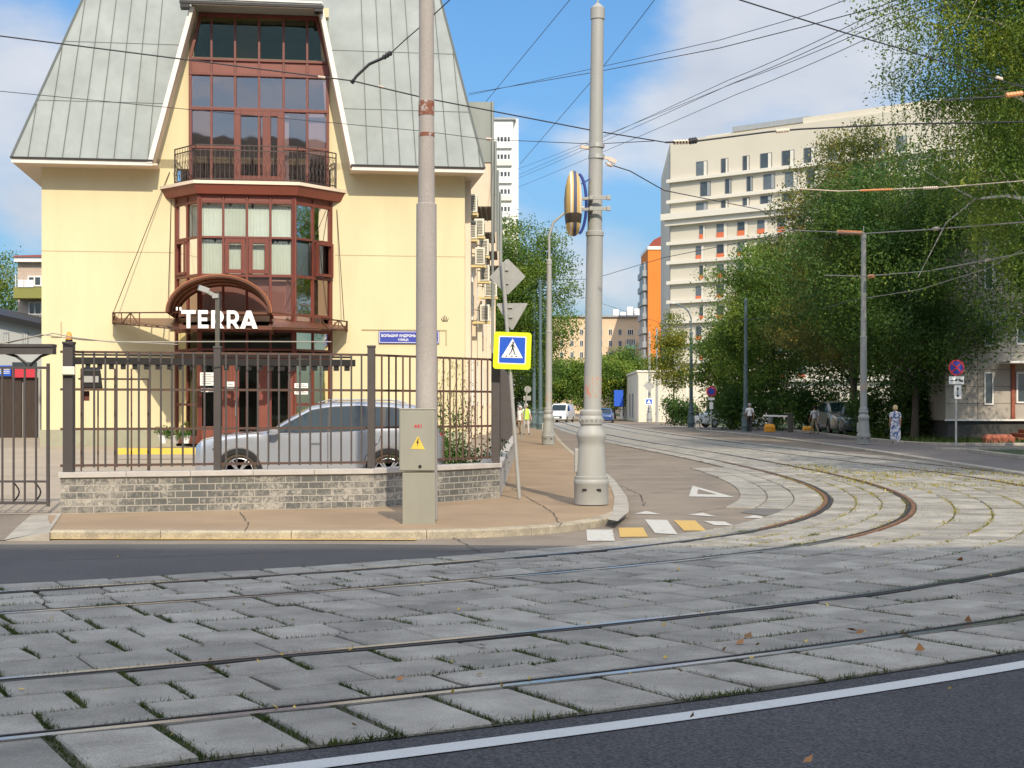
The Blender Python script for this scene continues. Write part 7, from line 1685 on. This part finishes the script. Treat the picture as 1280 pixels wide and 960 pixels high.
# ================================================================ overhead wires
def wire(name, pts, r, m, lab, sag=.0, cat='wire', group=None, ins=()):
    """pts: (px, py, depth)"""
    P3 = [P(*p) for p in pts]; q = MB(); out = []
    for a, b in zip(P3[:-1], P3[1:]):
        n = 8
        for i in range(n): t = i/n; out.append(a.lerp(b, t)-Vector((0,0,sag*4*t*(1-t))))
    out.append(P3[-1]); q.tube(out, r, 5); o = q.build(name, m); tag(o, lab, cat, group)
    for k, (px, py, Y, ln, rr, mm) in enumerate(ins):
        # insulator lies along the wire
        best = min(range(len(out)-1), key=lambda i: (out[i]-P(px, py, Y)).length); d = (out[best+1]-out[best]).normalized(); c = P(px, py, Y); w = MB(); nseg = max(3, int(ln/.06))
        pts_ = []; rs = []
        for j in range(nseg*2+1): pts_.append(c + d*(ln*(j/(nseg*2)-.5))); rs.append(rr if j % 2 else rr*.6)
        w.tube(pts_, rs, 8); w.build('insulator', mm, o)
    return o
wire('span_wire', [(-200,22,20),(0,45,20),(440,101,20.6),(533,123,21),(740,163,22.6),(832,178,24.5)], .010, 'cable', 'thick dark cable crossing the roof from the left edge to the sky insulators', ins=((402,96.5,20.5,.10,.022,'insulator'),(476,108.5,20.8,.08,.02,'insulator')))
wire('span_wire', [(832,178,24.5),(866,177,24.8),(960,165,25.5),(1000,161.5,26),(1130,155,27),(1400,150,30)], .016, 'cable', 'dark span cable with twin pale insulators running right across the cream block', ins=((851,177.5,24.7,.32,.045,'insulator'),(866,176,24.8,.16,.06,'cable'),(978,163.3,25.7,.34,.04,'insulator')))
wire('span_wire', [(-200,96,24),(0,114,24),(300,143,26),(530,164,27),(606,174,27.5),(742,180,22.7),(823,176,22)], .006, 'cable', 'thin lower wire from the left edge passing behind the pale pole clamp', ins=((611,174,27.5,.26,.03,'insulator'),(735,185,22.6,.1,.03,'insulator')))
fe = wire('feeder_cable', [(440,103,20.6),(446,95,20.6),(462,80,20.6),(478,73,20.5),(489,66,20.4)], .022, 'cable', 'short thick drooping feeder cable hanging in front of the roof, left of the concrete pole', ins=((484,69,20.45,.16,.040,'cable'),(441,102,20.6,.06,.035,'cable')))
wire('guy_wire', [(489,66,20.4),(505,51,20.0),(533,27,19.7),(562,0,19.4),(600,-40,19)], .008, 'cable', 'thin guy wire rising from the feeder cable past the concrete pole top')
wire('guy_wire', [(760,-60,40),(712,0,40),(605,130,60),(560,190,75)], .010, 'cable', 'long diagonal wire descending from the top of the sky toward the yellow building')
wire('guy_wire', [(860,-60,36),(818,0,36),(745,95,45),(650,205,60)], .009, 'cable', 'second diagonal wire crossing behind the pale pole toward the white tower')
wire('feeder_wire', [(586,117,60),(650,106,50),(745,90,40),(900,60,32),(1010,32,28),(1100,8,26),(1200,-30,24)], .010, 'cable', 'upper of two nearly level wires rising right from the yellow building roof')
wire('feeder_wire', [(586,119,60),(745,85,40),(900,50,32),(1010,18,28),(1070,-5,26)], .008, 'cable', 'lower of two nearly level wires rising right, just beneath the other')
for i, (a, b, lab) in enumerate((((640,222,90),(1094,16,26),'topmost wire of the fan of contact wires spreading from beside the white tower'), ((640,226,90),(1098,22,26),'second wire of the fan of contact wires from beside the white tower'),
                                 ((640,214,95),(1100,30,27),'third wire of the fan of contact wires from beside the white tower'), ((640,237,90),(1110,36,27),'lowest wire of the fan of contact wires from beside the white tower'))):
    P0, P1 = a, b; ex = (P1[0]+(P1[0]-P0[0])*.3, P1[1]+(P1[1]-P0[1])*.3, 22); wire('contact_wire', [P0, ((P0[0]*2+P1[0]*3)/5, (P0[1]*2+P1[1]*3)/5+1, 1/((.4/P0[2])+(.6/P1[2]))), P1, ex], .008, 'cable', lab, sag=.04, group='contact wire fan')
wire('span_wire', [(880,-20,18),(925,0,18.3),(1056,41,19.5),(1130,62,20.5),(1236,96,21),(1300,116,21.5),(1500,170,23)], .010, 'cable', 'dark cable crossing the upper right corner in front of the birch', ins=((1249,98,21.1,.12,.03,'insulator'),))
wire('span_wire', [(1180,125,22),(1250,121,22.3),(1290,116,22.6),(1420,100,23)], .012, 'cable', 'short thick cable with orange insulator at the right edge above the birch foliage', ins=((1268,118,22.4,.34,.045,'insulator_orange'),))
wire('span_wire', [(757,204,22.6),(788,214,23),(830,238,25),(950,262,35),(1010,300,50),(1076,292,58)], .009, 'cable', 'wire sloping down right from the pale pole clamp towards the trees', ins=((762,206,22.6,.12,.03,'insulator'),))
wire('span_wire', [(970,287,56),(1040,290,57.6),(1080,292,58),(1160,287,50),(1290,277,40)], .022, 'cable_pale', 'pale span wire with orange insulators over the top of the grey tram pole', ins=((1062,290.5,58,1.1,.09,'insulator_orange'),(1170,286,49.5,.5,.07,'insulator')))
wire('span_wire', [(1030,344,58),(1079,345.5,58),(1160,339,52),(1235,325,45),(1300,312,40)], .022, 'cable_pale', 'pale lower span wire with orange insulator at the grey tram pole', ins=((1089,345.5,57.7,.45,.08,'insulator_orange'),(1235,325,45,.4,.05,'insulator')))
wire('span_wire', [(1080,373,58),(1150,362,52),(1236,335,45),(1300,300,41)], .014, 'cable_pale', 'thin pale wire slanting up right from the middle of the grey tram pole')
wire('span_wire', [(1000,236,40),(1050,239,40),(1130,236,38.5),(1180,234,37.5),(1280,226,36),(1400,215,34)], .013, 'insulator', 'pale span wire with long orange insulators across the middle of the birch', ins=((1095,237.5,39,1.0,.035,'insulator_orange'),(1163,235,38,.45,.045,'insulator')))
wire('contact_wire', [(650,350,90),(740,349,70),(830,322,55),(960,296,50),(1000,285,48)], .012, 'cable', 'faint thin wire dipping across the lower sky to the cream block')
wire('contact_wire', [(700,362,110),(830,405,100),(860,412,104)], .012, 'cable', 'faint distant wire falling to the far teal pole')
wire('span_wire', [(862,412,104),(931,400,88),(1000,392,75),(1076,373,58)], .015, 'cable', 'distant wire linking the two teal poles to the grey one')
# ================================================================ block behind the camera that shades the foreground
be_ = empty('rear_block', (0,0,0), 0, 'pale apartment block behind the viewer that shades the foreground paving', 'building')
HB = 21.0; YB = 16.6 - HB/math.tan(R(SUN_EL))*cos(R(SUN_AZ))
q = MB(); q.box((-45, YB-14, 0), (28, YB, HB)); q.build('wall', 'cream_wall', be_)
for i in range(16):
    for j in range(6):
        x = -43+i*4.5; z = 1.6+j*3.2; q = MB(); q.box((x, YB-.0, z), (x+1.7, YB+.03, z+1.7)); q.build('window', 'win_dark', be_, fixn=False)
